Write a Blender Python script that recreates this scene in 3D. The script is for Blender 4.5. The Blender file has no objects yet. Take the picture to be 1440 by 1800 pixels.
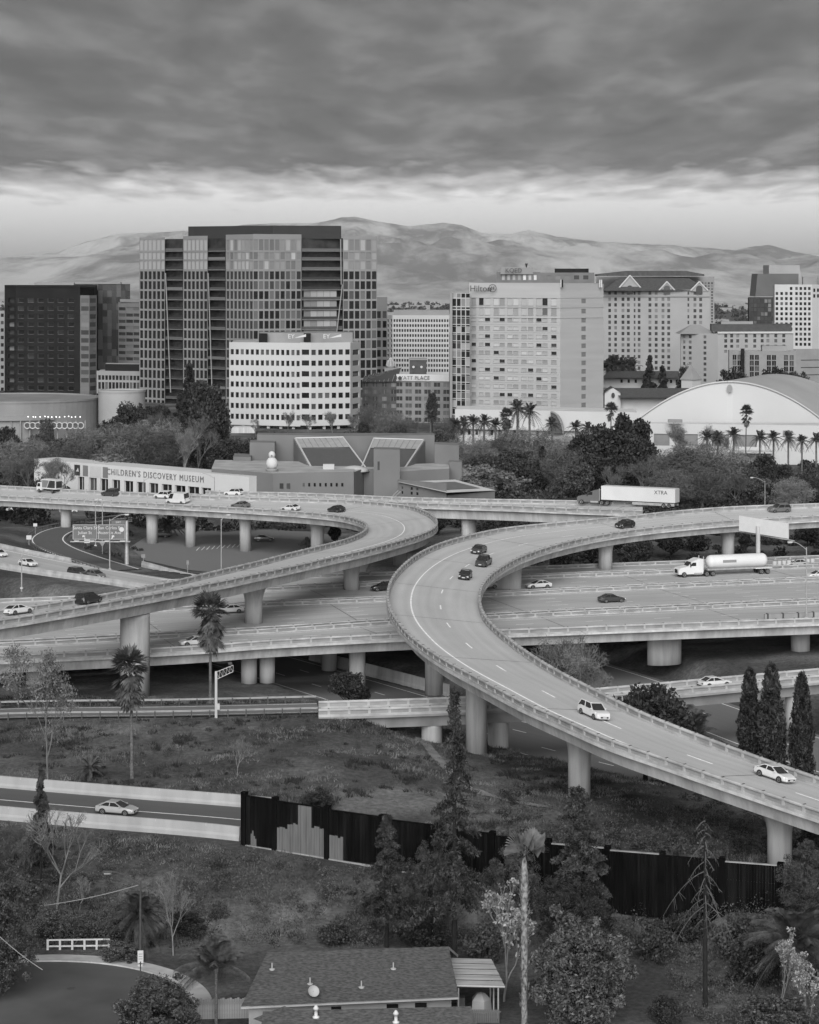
import bpy, math, random
import numpy as np
from mathutils import Vector, Matrix

# ------------------------------------------------------------------ camera, sky, sun, exposure
R = math.radians
SC = bpy.context.scene
COL = SC.collection
CAM_H, F, YH = 65.0, 4000.0, 480.0        # camera height (m), focal length and horizon row in photo pixels
cam_data = bpy.data.cameras.new("camera")
cam = bpy.data.objects.new("camera", cam_data); COL.objects.link(cam)
cam.location = (0, 0, CAM_H); cam.rotation_euler = (R(90), 0, 0)
cam_data.sensor_fit = 'HORIZONTAL'; cam_data.sensor_width = 36.0
cam_data.lens = 36.0 * F / 1440.0
cam_data.shift_y = -(900 - YH) / 1440.0
cam_data.clip_start = 1.0; cam_data.clip_end = 60000
SC.camera = cam

SUN_EL, SUN_AZ = 29.0, 184.0              # degrees; azimuth clockwise from +Y (the view direction)
world = bpy.data.worlds.new("World"); SC.world = world; world.use_nodes = True
wn, wl = world.node_tree.nodes, world.node_tree.links
wn.clear()
def wnode(t, **k):
    n = wn.new(t)
    for a, b in k.items(): setattr(n, a, b)
    return n
w_out = wnode('ShaderNodeOutputWorld'); w_bg = wnode('ShaderNodeBackground')
w_sky = wnode('ShaderNodeTexSky'); w_sky.sky_type = 'NISHITA'; w_sky.sun_disc = False
w_sky.sun_elevation = R(SUN_EL); w_sky.sun_rotation = R(SUN_AZ)
w_sky.air_density = 1.0; w_sky.dust_density = 2.0
w_bw = wnode('ShaderNodeRGBToBW'); wl.new(w_sky.outputs[0], w_bw.inputs[0])
tc = wnode('ShaderNodeTexCoord'); sep = wnode('ShaderNodeSeparateXYZ'); wl.new(tc.outputs['Generated'], sep.inputs[0])
def wmath(op, a, b=None, clamp=False):
    n = wnode('ShaderNodeMath', operation=op, use_clamp=clamp)
    for i, v in enumerate((a, b)):
        if v is None: continue
        if isinstance(v, (int, float)): n.inputs[i].default_value = v
        else: wl.new(v, n.inputs[i])
    return n.outputs[0]
# the cloud sheet: the view direction met with a flat layer overhead
elev = wmath('MAXIMUM', sep.outputs['Z'], 0.004)
zc = wmath('ADD', elev, 0.045)
cu, cv = wmath('DIVIDE', sep.outputs['X'], zc), wmath('DIVIDE', sep.outputs['Y'], zc)
comb = wnode('ShaderNodeCombineXYZ'); wl.new(cu, comb.inputs[0]); wl.new(cv, comb.inputs[1])
def wnoise(scale, detail, rough, dist, off=(0, 0, 0), sc=(1, 1, 1)):
    mp = wnode('ShaderNodeMapping'); mp.inputs['Location'].default_value = off; mp.inputs['Scale'].default_value = sc
    wl.new(comb.outputs[0], mp.inputs[0])
    n = wnode('ShaderNodeTexNoise'); n.inputs['Scale'].default_value = scale; n.inputs['Detail'].default_value = detail
    n.inputs['Roughness'].default_value = rough; n.inputs['Distortion'].default_value = dist
    wl.new(mp.outputs[0], n.inputs['Vector']); return n.outputs['Fac']
def wramp(fac, *stops):
    r = wnode('ShaderNodeValToRGB')
    while len(r.color_ramp.elements) < len(stops): r.color_ramp.elements.new(0.5)
    for e, (p, v) in zip(r.color_ramp.elements, stops): e.position = p; e.color = (v, v, v, 1)
    wl.new(fac, r.inputs[0]); return r.outputs[0]
n1 = wnoise(0.75, 5, 0.5, 0.3, (3.1, 0.7, 0), (2.7, 0.85, 1))
n2 = wnoise(1.6, 4, 0.5, 0.3, (8.0, 4.0, 2.0), (3.2, 0.95, 1))
nn = wmath('ADD', wmath('MULTIPLY', n1, 0.6), wmath('MULTIPLY', n2, 0.4))
cloud_val = wramp(nn, (0.37, 0.68), (0.5, 0.9), (0.63, 1.35))
# the sheet thins out to clear sky towards the hills (the far edge of the deck), with ragged borders
edge = wmath('ADD', sep.outputs['Z'], wmath('MULTIPLY', wmath('SUBTRACT', n2, 0.5), 0.024))
deck = wramp(wmath('MULTIPLY', edge, 10.0, True), (0.31, 0.0), (0.47, 1.0))
CLOUD, CLEAR = 0.53, 0.55
clear_v = wmath('MULTIPLY', w_bw.outputs[0], CLEAR)
cl_v = wmath('MULTIPLY', cloud_val, CLOUD)
mixw = wmath('ADD', wmath('MULTIPLY', deck, cl_v), wmath('MULTIPLY', wmath('SUBTRACT', 1.0, deck), clear_v))
wcomb = wnode('ShaderNodeCombineXYZ')
for i in range(3): wl.new(mixw, wcomb.inputs[i])
wl.new(wcomb.outputs[0], w_bg.inputs['Color']); w_bg.inputs['Strength'].default_value = 0.1
wl.new(w_bg.outputs[0], w_out.inputs[0])

sun_l = bpy.data.lights.new("sun", 'SUN'); sun_l.energy = 1.5; sun_l.angle = R(52); sun_l.color = (1, 1, 1)
sun = bpy.data.objects.new("sun", sun_l); COL.objects.link(sun)
_d = Vector((math.sin(R(SUN_AZ)) * math.cos(R(SUN_EL)), math.cos(R(SUN_AZ)) * math.cos(R(SUN_EL)), math.sin(R(SUN_EL))))
sun.rotation_euler = _d.to_track_quat('Z', 'Y').to_euler(); sun.location = (0, -50, 300)
vs = SC.view_settings
vs.view_transform = 'Standard'; vs.look = 'None'; vs.exposure = 1.85; vs.gamma = 1.0; vs.use_curve_mapping = False
cy = SC.cycles
cy.max_bounces = 5; cy.diffuse_bounces = 3; cy.glossy_bounces = 3; cy.transmission_bounces = 4; cy.transparent_max_bounces = 6
cy.volume_bounces = 0
cy.use_adaptive_sampling = True; cy.adaptive_threshold = 0.015
try: cy.use_denoising = True; cy.denoiser = 'OPENIMAGEDENOISE'
except Exception: pass

rng = random.Random(7)
nrg = np.random.default_rng(11)

# ------------------------------------------------------------------ photo pixel -> place
def P(px, py, z=0.0):
    "the point at height z that the photograph shows at this pixel"
    Y = F * (CAM_H - z) / (py - YH)
    return Vector(((px - 720) * Y / F, Y, z))
def at(px, py, Y):
    return Vector(((px - 720) * Y / F, Y, CAM_H - (py - YH) * Y / F))
def zat(py, Y): return CAM_H - (py - YH) * Y / F
def xat(px, Y): return (px - 720) * Y / F

# ------------------------------------------------------------------ materials (all greys: the photograph is black and white)
MATS = {}
def mat(name, v, rough=0.8, var=0.25, scale=1.0, bump=0.0, bscale=8.0, spec=0.3, metal=0.0, stretch=(1, 1, 1), v2=None, objrand=0.0, trans=0.0, coat=0.0, detail=5, streak=0.0):
    if name in MATS: return MATS[name]
    m = bpy.data.materials.new(name); m.use_nodes = True; MATS[name] = m
    nt = m.node_tree; N, L = nt.nodes, nt.links
    b = N['Principled BSDF']
    b.inputs['Roughness'].default_value = rough; b.inputs['Metallic'].default_value = metal
    b.inputs['Specular IOR Level'].default_value = spec
    if coat: b.inputs['Coat Weight'].default_value = coat; b.inputs['Coat Roughness'].default_value = 0.06
    t = N.new('ShaderNodeTexCoord'); mp = N.new('ShaderNodeMapping'); mp.inputs['Scale'].default_value = stretch
    L.new(t.outputs['Object'], mp.inputs[0])
    n = N.new('ShaderNodeTexNoise'); n.inputs['Scale'].default_value = scale; n.inputs['Detail'].default_value = detail
    L.new(mp.outputs[0], n.inputs['Vector'])
    r = N.new('ShaderNodeValToRGB')
    lo, hi = (v * (1 - var), v * (1 + var)) if v2 is None else (v, v2)
    r.color_ramp.elements[0].position = 0.32; r.color_ramp.elements[0].color = (lo, lo, lo, 1)
    r.color_ramp.elements[1].position = 0.68; r.color_ramp.elements[1].color = (hi, hi, hi, 1)
    L.new(n.outputs['Fac'], r.inputs[0])
    col = r.outputs[0]
    if streak:
        # rain and dirt runs down the face, and cloudy stains
        ms_ = N.new('ShaderNodeMapping'); ms_.inputs['Scale'].default_value = (1.6, 1.6, 0.12); L.new(t.outputs['Object'], ms_.inputs[0])
        ns = N.new('ShaderNodeTexNoise'); ns.inputs['Scale'].default_value = 1.0; ns.inputs['Detail'].default_value = 6; ns.inputs['Roughness'].default_value = 0.65; L.new(ms_.outputs[0], ns.inputs['Vector'])
        rs_ = N.new('ShaderNodeMapRange'); rs_.inputs['From Min'].default_value = 0.3; rs_.inputs['From Max'].default_value = 0.62; rs_.inputs['To Min'].default_value = 1 - streak; rs_.inputs['To Max'].default_value = 1.05
        L.new(ns.outputs['Fac'], rs_.inputs['Value']); mx0 = N.new('ShaderNodeMixRGB'); mx0.blend_type = 'MULTIPLY'; mx0.inputs[0].default_value = 1
        L.new(col, mx0.inputs[1]); L.new(rs_.outputs[0], mx0.inputs[2]); col = mx0.outputs[0]
    if objrand:
        oi = N.new('ShaderNodeObjectInfo'); mr = N.new('ShaderNodeMapRange')
        mr.inputs['To Min'].default_value = 1 - objrand; mr.inputs['To Max'].default_value = 1 + objrand
        L.new(oi.outputs['Random'], mr.inputs['Value'])
        mx = N.new('ShaderNodeMixRGB'); mx.blend_type = 'MULTIPLY'; mx.inputs[0].default_value = 1
        L.new(col, mx.inputs[1]); L.new(mr.outputs[0], mx.inputs[2]); col = mx.outputs[0]
    L.new(col, b.inputs['Base Color'])
    if bump:
        n2 = N.new('ShaderNodeTexNoise'); n2.inputs['Scale'].default_value = bscale; n2.inputs['Detail'].default_value = 4
        L.new(mp.outputs[0], n2.inputs['Vector'])
        bp = N.new('ShaderNodeBump'); bp.inputs['Strength'].default_value = bump; bp.inputs['Distance'].default_value = 0.1
        L.new(n2.outputs['Fac'], bp.inputs['Height']); L.new(bp.outputs[0], b.inputs['Normal'])
    if trans:
        # leaves let some light through
        tr = N.new('ShaderNodeBsdfTranslucent'); L.new(col, tr.inputs['Color'])
        ms = N.new('ShaderNodeMixShader'); ms.inputs[0].default_value = trans
        L.new(b.outputs[0], ms.inputs[1]); L.new(tr.outputs[0], ms.inputs[2])
        L.new(ms.outputs[0], N['Material Output'].inputs['Surface'])
    return m
def window_mat(name, dark, light, share=0.25, rough=0.12, mid=None):
    "window glass: most panes dark, some with a pale curtain behind them, some hotel and tower panes with painted sky reflection (differs from pane to pane)"
    if name in MATS: return MATS[name]
    m = bpy.data.materials.new(name); m.use_nodes = True; MATS[name] = m
    N, L = m.node_tree.nodes, m.node_tree.links; b = N['Principled BSDF']
    oi = N.new('ShaderNodeObjectInfo'); r = N.new('ShaderNodeValToRGB'); e = r.color_ramp.elements
    e[0].position = 0.0; e[0].color = (dark, dark, dark, 1)
    e[1].position = 1.0; e[1].color = (light, light, light, 1)
    k = e.new(max(0.02, 1 - share)); k.color = (dark * 1.6, dark * 1.6, dark * 1.6, 1)
    if mid: k2 = e.new(max(0.03, 1 - share + 0.01)); k2.color = (mid, mid, mid, 1)
    L.new(oi.outputs['Random'], r.inputs[0]); L.new(r.outputs[0], b.inputs['Base Color'])
    b.inputs['Roughness'].default_value = rough; b.inputs['Specular IOR Level'].default_value = 0.22
    return m
def road_mat(name, v, lane=3.6, streak=0.16, patch=0.12):
    "concrete or asphalt with wheel tracks along the lanes; UV = metres across, metres along"
    if name in MATS: return MATS[name]
    m = bpy.data.materials.new(name); m.use_nodes = True; MATS[name] = m
    N, L = m.node_tree.nodes, m.node_tree.links; b = N['Principled BSDF']
    b.inputs['Roughness'].default_value = 0.85; b.inputs['Specular IOR Level'].default_value = 0.25
    t = N.new('ShaderNodeUVMap')
    def noise(sx, sy, sc, det=5):
        mp = N.new('ShaderNodeMapping'); mp.inputs['Scale'].default_value = (sx, sy, 1); L.new(t.outputs[0], mp.inputs[0])
        n = N.new('ShaderNodeTexNoise'); n.inputs['Scale'].default_value = sc; n.inputs['Detail'].default_value = det
        L.new(mp.outputs[0], n.inputs['Vector']); return n.outputs['Fac']
    def mth(op, a, c):
        n = N.new('ShaderNodeMath'); n.operation = op
        for i, q in enumerate((a, c)):
            if isinstance(q, (int, float)): n.inputs[i].default_value = q
            else: L.new(q, n.inputs[i])
        return n.outputs[0]
    sp = N.new('ShaderNodeSeparateXYZ'); L.new(t.outputs[0], sp.inputs[0])
    wheel = mth('COSINE', mth('MULTIPLY', sp.outputs[0], 4 * math.pi / lane), 0)
    st = mth('SUBTRACT', noise(1.0, 0.02, 0.9), 0.5)
    pa = mth('SUBTRACT', noise(0.35, 0.12, 0.6), 0.5)
    fine = mth('SUBTRACT', noise(1, 1, 3.0, 3), 0.5)
    k = mth('ADD', mth('MULTIPLY', wheel, 0.018), mth('ADD', mth('MULTIPLY', st, streak * 1.3), mth('ADD', mth('MULTIPLY', pa, patch * 2), mth('MULTIPLY', fine, 0.15))))
    val = mth('MULTIPLY', mth('ADD', k, 1.0), v)
    c = N.new('ShaderNodeCombineXYZ')
    for i in range(3): L.new(val, c.inputs[i])
    L.new(c.outputs[0], b.inputs['Base Color'])
    return m
concrete = mat('concrete', 0.4, 0.85, 0.22, 0.35, 0.15, 6, stretch=(1, 1, 0.35), streak=0.2)
concrete_pale = mat('concrete_pale', 0.37, 0.85, 0.14, 0.4, 0.1, 6, stretch=(1, 1, 0.3), streak=0.2)
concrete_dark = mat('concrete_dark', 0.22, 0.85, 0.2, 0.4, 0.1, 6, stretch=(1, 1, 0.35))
parapet_m = mat('parapet_concrete', 0.31, 0.85, 0.25, 0.5, 0.1, 6)
steel_dark = mat('steel_dark', 0.05, 0.5, 0.2, 3.0)
steel_grey = mat('steel_grey', 0.35, 0.45, 0.15, 2.0, metal=0.4)
paint_white = mat('paint_white', 0.46, 0.6, 0.12, 2.0)
white_wall = mat('white_wall', 0.45, 0.8, 0.08, 0.15)
rubber = mat('rubber', 0.02, 0.9, 0.2, 5.0)
deck_mat = road_mat('bridge_deck_concrete', 0.39, streak=0.24, patch=0.16)
main_mat = road_mat('freeway_concrete', 0.34, streak=0.4, patch=0.2)
asphalt = road_mat('asphalt', 0.085, streak=0.1)
asphalt_grey = road_mat('asphalt_worn', 0.135, streak=0.1)
line_mat = mat('line_paint', 0.72, 0.7, 0.15, 1.5)

# ------------------------------------------------------------------ mesh helpers
class MB:
    "collects shapes into one mesh"
    def __init__(s): s.v, s.f, s.m = [], [], []
    def vert(s, p): s.v.append((p[0], p[1], p[2])); return len(s.v) - 1
    def face(s, ids, m=0): s.f.append(tuple(ids)); s.m.append(m)
    def quad(s, a, b, c, d, m=0):
        i = len(s.v); s.v += [tuple(a), tuple(b), tuple(c), tuple(d)]; s.f.append((i, i+1, i+2, i+3)); s.m.append(m)
    def poly(s, pts, m=0):
        i = len(s.v); s.v += [tuple(p) for p in pts]; s.f.append(tuple(range(i, i+len(pts)))); s.m.append(m)
    def box(s, x0, x1, y0, y1, z0, z1, m=0, top=True, bottom=True):
        i = len(s.v)
        s.v += [(x0,y0,z0),(x1,y0,z0),(x1,y1,z0),(x0,y1,z0),(x0,y0,z1),(x1,y0,z1),(x1,y1,z1),(x0,y1,z1)]
        fs = [(0,1,5,4),(1,2,6,5),(2,3,7,6),(3,0,4,7)]
        if bottom: fs.append((3,2,1,0))
        if top: fs.append((4,5,6,7))
        for f in fs: s.f.append(tuple(i+k for k in f)); s.m.append(m)
    def prism(s, pts, z0, z1, m=0, mt=None):
        "vertical extrusion of a counter-clockwise footprint; z1 may be a list (one height for each corner)"
        n = len(pts); i = len(s.v)
        zs = z1 if isinstance(z1, (list, tuple)) else [z1] * n
        s.v += [(p[0], p[1], z0) for p in pts] + [(p[0], p[1], zs[k]) for k, p in enumerate(pts)]
        for k in range(n):
            j = (k + 1) % n
            s.f.append((i+k, i+j, i+n+j, i+n+k)); s.m.append(m)
        s.f.append(tuple(i+n+k for k in range(n))); s.m.append(m if mt is None else mt)
        s.f.append(tuple(i+k for k in reversed(range(n)))); s.m.append(m)
    def tube(s, p0, p1, r0, r1=None, n=6, m=0, caps=True):
        r1 = r0 if r1 is None else r1
        p0, p1 = Vector(p0), Vector(p1); d = (p1 - p0)
        if d.length < 1e-6: return
        d.normalize(); a = d.orthogonal().normalized(); b = d.cross(a); i = len(s.v)
        for k in range(n):
            t = 2 * math.pi * k / n; o = a * math.cos(t) + b * math.sin(t)
            s.v.append(tuple(p0 + o * r0)); s.v.append(tuple(p1 + o * r1))
        for k in range(n):
            j = (k + 1) % n
            s.f.append((i+2*k, i+2*j, i+2*j+1, i+2*k+1)); s.m.append(m)
        if caps:
            s.f.append(tuple(i+2*k for k in reversed(range(n)))); s.m.append(m)
            s.f.append(tuple(i+2*k+1 for k in range(n))); s.m.append(m)
    def path(s, pts, rad, n=6, m=0):
        for a, b in zip(pts[:-1], pts[1:]): s.tube(a, b, rad, rad, n, m)
    def lathe(s, prof, n=12, m=0, sx=1, sy=1, c=(0,0), cap=True):
        "prof: (radius, z) or (rx, ry, z)"
        i = len(s.v); K = len(prof)
        for p in prof:
            rx, ry, z = (p[0], p[0], p[1]) if len(p) == 2 else p
            for k in range(n):
                t = 2 * math.pi * k / n
                s.v.append((c[0] + rx * sx * math.cos(t), c[1] + ry * sy * math.sin(t), z))
        for q in range(K - 1):
            for k in range(n):
                j = (k + 1) % n
                s.f.append((i+q*n+k, i+q*n+j, i+(q+1)*n+j, i+(q+1)*n+k)); s.m.append(m)
        if cap:
            s.f.append(tuple(i+k for k in reversed(range(n)))); s.m.append(m)
            s.f.append(tuple(i+(K-1)*n+k for k in range(n))); s.m.append(m)
    def mesh(s, name, mats, smooth=False):
        me = bpy.data.meshes.new(name); me.from_pydata(s.v, [], s.f)
        for q in (mats if isinstance(mats, (list, tuple)) else [mats]): me.materials.append(q)
        if any(s.m): me.polygons.foreach_set('material_index', s.m)
        if smooth: me.polygons.foreach_set('use_smooth', [True] * len(me.polygons))
        me.update(); return me
    def build(s, name, mats, parent=None, smooth=False, loc=None, rz=0):
        return link(name, s.mesh(name, mats, smooth), parent, loc, rz)
def link(name, data, parent=None, loc=None, rz=0.0, rot=None, scale=None):
    o = bpy.data.objects.new(name, data); COL.objects.link(o)
    if parent is not None: o.parent = parent
    if loc is not None: o.location = loc
    if rot is not None: o.rotation_euler = rot
    elif rz: o.rotation_euler = (0, 0, rz)
    if scale is not None: o.scale = scale if isinstance(scale, (tuple, list)) else (scale,) * 3
    return o
def tag(o, label=None, cat=None, group=None, kind=None):
    if label: o['label'] = label
    if cat: o['category'] = cat
    if group: o['group'] = group
    if kind: o['kind'] = kind
    return o
def empty(name, loc=(0,0,0), rz=0.0, label=None, cat=None, group=None):
    o = link(name, None, None, loc, rz); o.empty_display_size = 1.0
    return tag(o, label, cat, group)
KIDS = {}
def copy_tree(root, loc, rz=None, scale=None, label=None, group=None, rot=None):
    "a copy of a thing, its parts and its sub-parts, sharing the meshes"
    r = root.copy(); COL.objects.link(r); r.location = loc
    if rz is not None: r.rotation_euler = (0, 0, rz)
    if rot is not None: r.rotation_euler = rot
    if scale is not None: r.scale = scale if isinstance(scale, (tuple, list)) else (scale,) * 3
    if label: r['label'] = label
    if group: r['group'] = group
    def rec(src, dst):
        for ch in KIDS.get(src.name, ()):
            c = ch.copy(); COL.objects.link(c); c.parent = dst; rec(ch, c)
    rec(root, r); return r
def remember(root):
    "keeps the tree of a prototype for copy_tree"
    def rec(o):
        KIDS[o.name] = [c for c in bpy.data.objects if c.parent == o]
        for c in KIDS[o.name]: rec(c)
    rec(root); return root
def text(name, body, parent, size, loc, rot, m, extrude=0.02, align='CENTER', sx=1.0, spacing=1.0):
    c = bpy.data.curves.new(name, 'FONT'); c.body = body; c.size = size; c.extrude = extrude
    c.align_x = align; c.space_character = spacing; c.align_y = 'CENTER'; c.materials.append(m); c.resolution_u = 3
    tmp = bpy.data.objects.new(name, c); me = bpy.data.meshes.new_from_object(tmp)
    bpy.data.objects.remove(tmp); bpy.data.curves.remove(c)
    if not me.materials: me.materials.append(m)
    return link(name, me, parent, loc, 0, rot, (sx, 1, 1))

# smooth value noise on the plane
def _hash(ix, iy, seed):
    h = (ix.astype(np.int64) * 374761393 + iy.astype(np.int64) * 668265263 + seed * 974711) & 0x7fffffff
    h = (h ^ (h >> 13)) * 1274126177 & 0x7fffffff
    return ((h ^ (h >> 16)) & 0xffff) / 65535.0
def vnoise(x, y, seed=0):
    ix, iy = np.floor(x), np.floor(y); fx, fy = x - ix, y - iy
    fx = fx * fx * (3 - 2 * fx); fy = fy * fy * (3 - 2 * fy)
    a, b = _hash(ix, iy, seed), _hash(ix + 1, iy, seed); c, d = _hash(ix, iy + 1, seed), _hash(ix + 1, iy + 1, seed)
    return (a * (1 - fx) + b * fx) * (1 - fy) + (c * (1 - fx) + d * fx) * fy
def fbm(x, y, oct=4, seed=0, gain=0.5):
    s = 0; a = 1; t = 0
    for k in range(oct): s = s + a * vnoise(x * 2**k + k * 17.3, y * 2**k + k * 9.1, seed + k); t += a; a *= gain
    return s / t

# ------------------------------------------------------------------ curves
def spline(pts, step=2.0):
    "a smooth curve through the points, resampled evenly"
    p = np.array([tuple(q) for q in pts], float)
    p = np.vstack([2*p[0]-p[1], p, 2*p[-1]-p[-2]]); out = []
    for i in range(1, len(p) - 2):
        t = np.linspace(0, 1, 24, endpoint=False)[:, None]
        a, b, c, d = p[i-1], p[i], p[i+1], p[i+2]
        out.append(0.5 * ((2*b) + (c-a)*t + (2*a-5*b+4*c-d)*t*t + (3*b-a-3*c+d)*t**3))
    out = np.vstack(out + [p[-2:-1]])
    for _ in range(12): out[1:-1] = (out[:-2] + 2*out[1:-1] + out[2:]) / 4
    s = np.concatenate([[0], np.cumsum(np.linalg.norm(np.diff(out, axis=0), axis=1))])
    n = max(2, int(s[-1] / step)); u = np.linspace(0, s[-1], n + 1)
    return np.stack([np.interp(u, s, out[:, k]) for k in range(3)], 1)
def tangents(p):
    t = np.gradient(p, axis=0); return t / np.linalg.norm(t, axis=1)[:, None]
def side(p):
    "unit vector to the right of the direction of travel, level"
    t = tangents(p); r = np.stack([t[:, 1], -t[:, 0], 0*t[:, 0]], 1)
    return r / np.linalg.norm(r, axis=1)[:, None]
def ribbon(name, L, Rr, m, parent=None, lift=0.0, n=2):
    "a road surface between two edges, UV in metres"
    K = len(L); T = np.linspace(0, 1, n)
    V = (L[:, None, :] * (1 - T)[None, :, None] + Rr[:, None, :] * T[None, :, None]); V[..., 2] += lift
    C = (L + Rr) / 2; s = np.concatenate([[0], np.cumsum(np.linalg.norm(np.diff(C, axis=0), axis=1))])
    w = np.linalg.norm(Rr - L, axis=1)
    faces = []; uv = []
    for i in range(K - 1):
        for j in range(n - 1):
            a, b, c, d = i*n+j, i*n+j+1, (i+1)*n+j+1, (i+1)*n+j
            faces.append((a, b, c, d))
            for q in (a, b, c, d): r, k = divmod(q, n); uv += [w[r]*T[k], s[r]]
    me = bpy.data.meshes.new(name); me.from_pydata([tuple(q) for q in V.reshape(-1, 3)], [], faces)
    ul = me.uv_layers.new(name='UVMap'); ul.data.foreach_set('uv', uv)
    me.materials.append(m); me.update()
    if len(me.polygons) and me.polygons[0].normal.z < 0: me.flip_normals()
    return link(name, me, parent)
def loft(mb, p, prof, sd=None, m=0, caps=True):
    "sweeps a closed section (offset right, up) along a curve"
    sd = side(p) if sd is None else sd; n = len(prof); i0 = len(mb.v)
    for q in range(len(p)):
        for (o, h) in prof: mb.v.append((p[q,0]+sd[q,0]*o, p[q,1]+sd[q,1]*o, p[q,2]+h))
    for q in range(len(p) - 1):
        for k in range(n):
            j = (k + 1) % n
            mb.face((i0+q*n+k, i0+q*n+j, i0+(q+1)*n+j, i0+(q+1)*n+k), m)
    if caps:
        mb.face([i0+k for k in range(n)], m); mb.face([i0+(len(p)-1)*n+k for k in reversed(range(n))], m)
def offset(p, d, dz=0.0):
    q = p + side(p) * d; q[:, 2] += dz; return q
ROADS = {}     # name -> (left edge, right edge): used to set vehicles down
def pxpts(lst, dz=0.0):
    "(px, py, deck height) of a parapet's top -> the deck edge under it"
    return [P(a, b, z + dz) - Vector((0, 0, dz)) for a, b, z in lst]
RAIL = 1.05
post_mb = MB(); post_mb.box(-0.17, 0.17, -0.19, 0.19, 0.0, 0.755); post_mb.box(-0.06, 0.06, -0.16, 0.16, 0.72, 0.80, 1)
post_mesh = post_mb.mesh('post', [parapet_m, steel_dark])
dash_mesh = {}
def parapet(parent, edge, spacing=2.7, low=False):
    "concrete parapet: plinth and rounded top rail in one sweep, each post a piece of its own"
    mb = MB(); sd = side(edge)
    k_ = 0.72 if low else 1.0
    loft(mb, edge, [(-0.2, -0.02), (0.2, -0.02), (0.2, 0.30*k_), (-0.2, 0.30*k_)], sd)
    up = edge.copy(); up[:, 2] += 0.74*k_
    loft(mb, up, [(-0.17, 0.0), (0.17, 0.0), (0.21, 0.08*k_), (0.21, 0.2*k_), (0.14, 0.29*k_), (-0.14, 0.29*k_), (-0.21, 0.2*k_), (-0.21, 0.08*k_)], sd)
    loft(mb, edge, [(-0.07, 0.29), (0.07, 0.29), (0.07, 0.76*k_), (-0.07, 0.76*k_)], sd, 1)  # recessed web in darker concrete: the rail's shade is put into its colour
    if low: mb.v = [(x, y, z) for x, y, z in mb.v]
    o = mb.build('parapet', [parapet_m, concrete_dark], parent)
    t = tangents(edge); s = np.concatenate([[0], np.cumsum(np.linalg.norm(np.diff(edge, axis=0), axis=1))])
    for u in np.arange(spacing / 2, s[-1], spacing):
        p = [np.interp(u, s, edge[:, k]) for k in range(3)]; k = min(int(np.searchsorted(s, u)), len(t) - 1)
        link('post', post_mesh, o, (p[0], p[1], p[2] + 0.30*k_), math.atan2(t[k, 1], t[k, 0]), None, (1, 1, k_))
    return o
def strip(parent, name, c, w, m=line_mat, lift=0.012):
    return ribbon(name, offset(c, -w/2, lift), offset(c, w/2, lift), m, parent)
def pair_edges(A, B):
    "for each point of edge A its partner on edge B, in order"
    out = []; j = 0
    for q in A:
        d = np.linalg.norm(B[j:j+60, :2] - q[:2], axis=1); j += int(np.argmin(d)); out.append(B[j])
    out = np.array(out)
    for _ in range(6): out[1:-1] = (out[:-2] + out[1:-1]*2 + out[2:]) / 4
    return A, out
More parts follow.
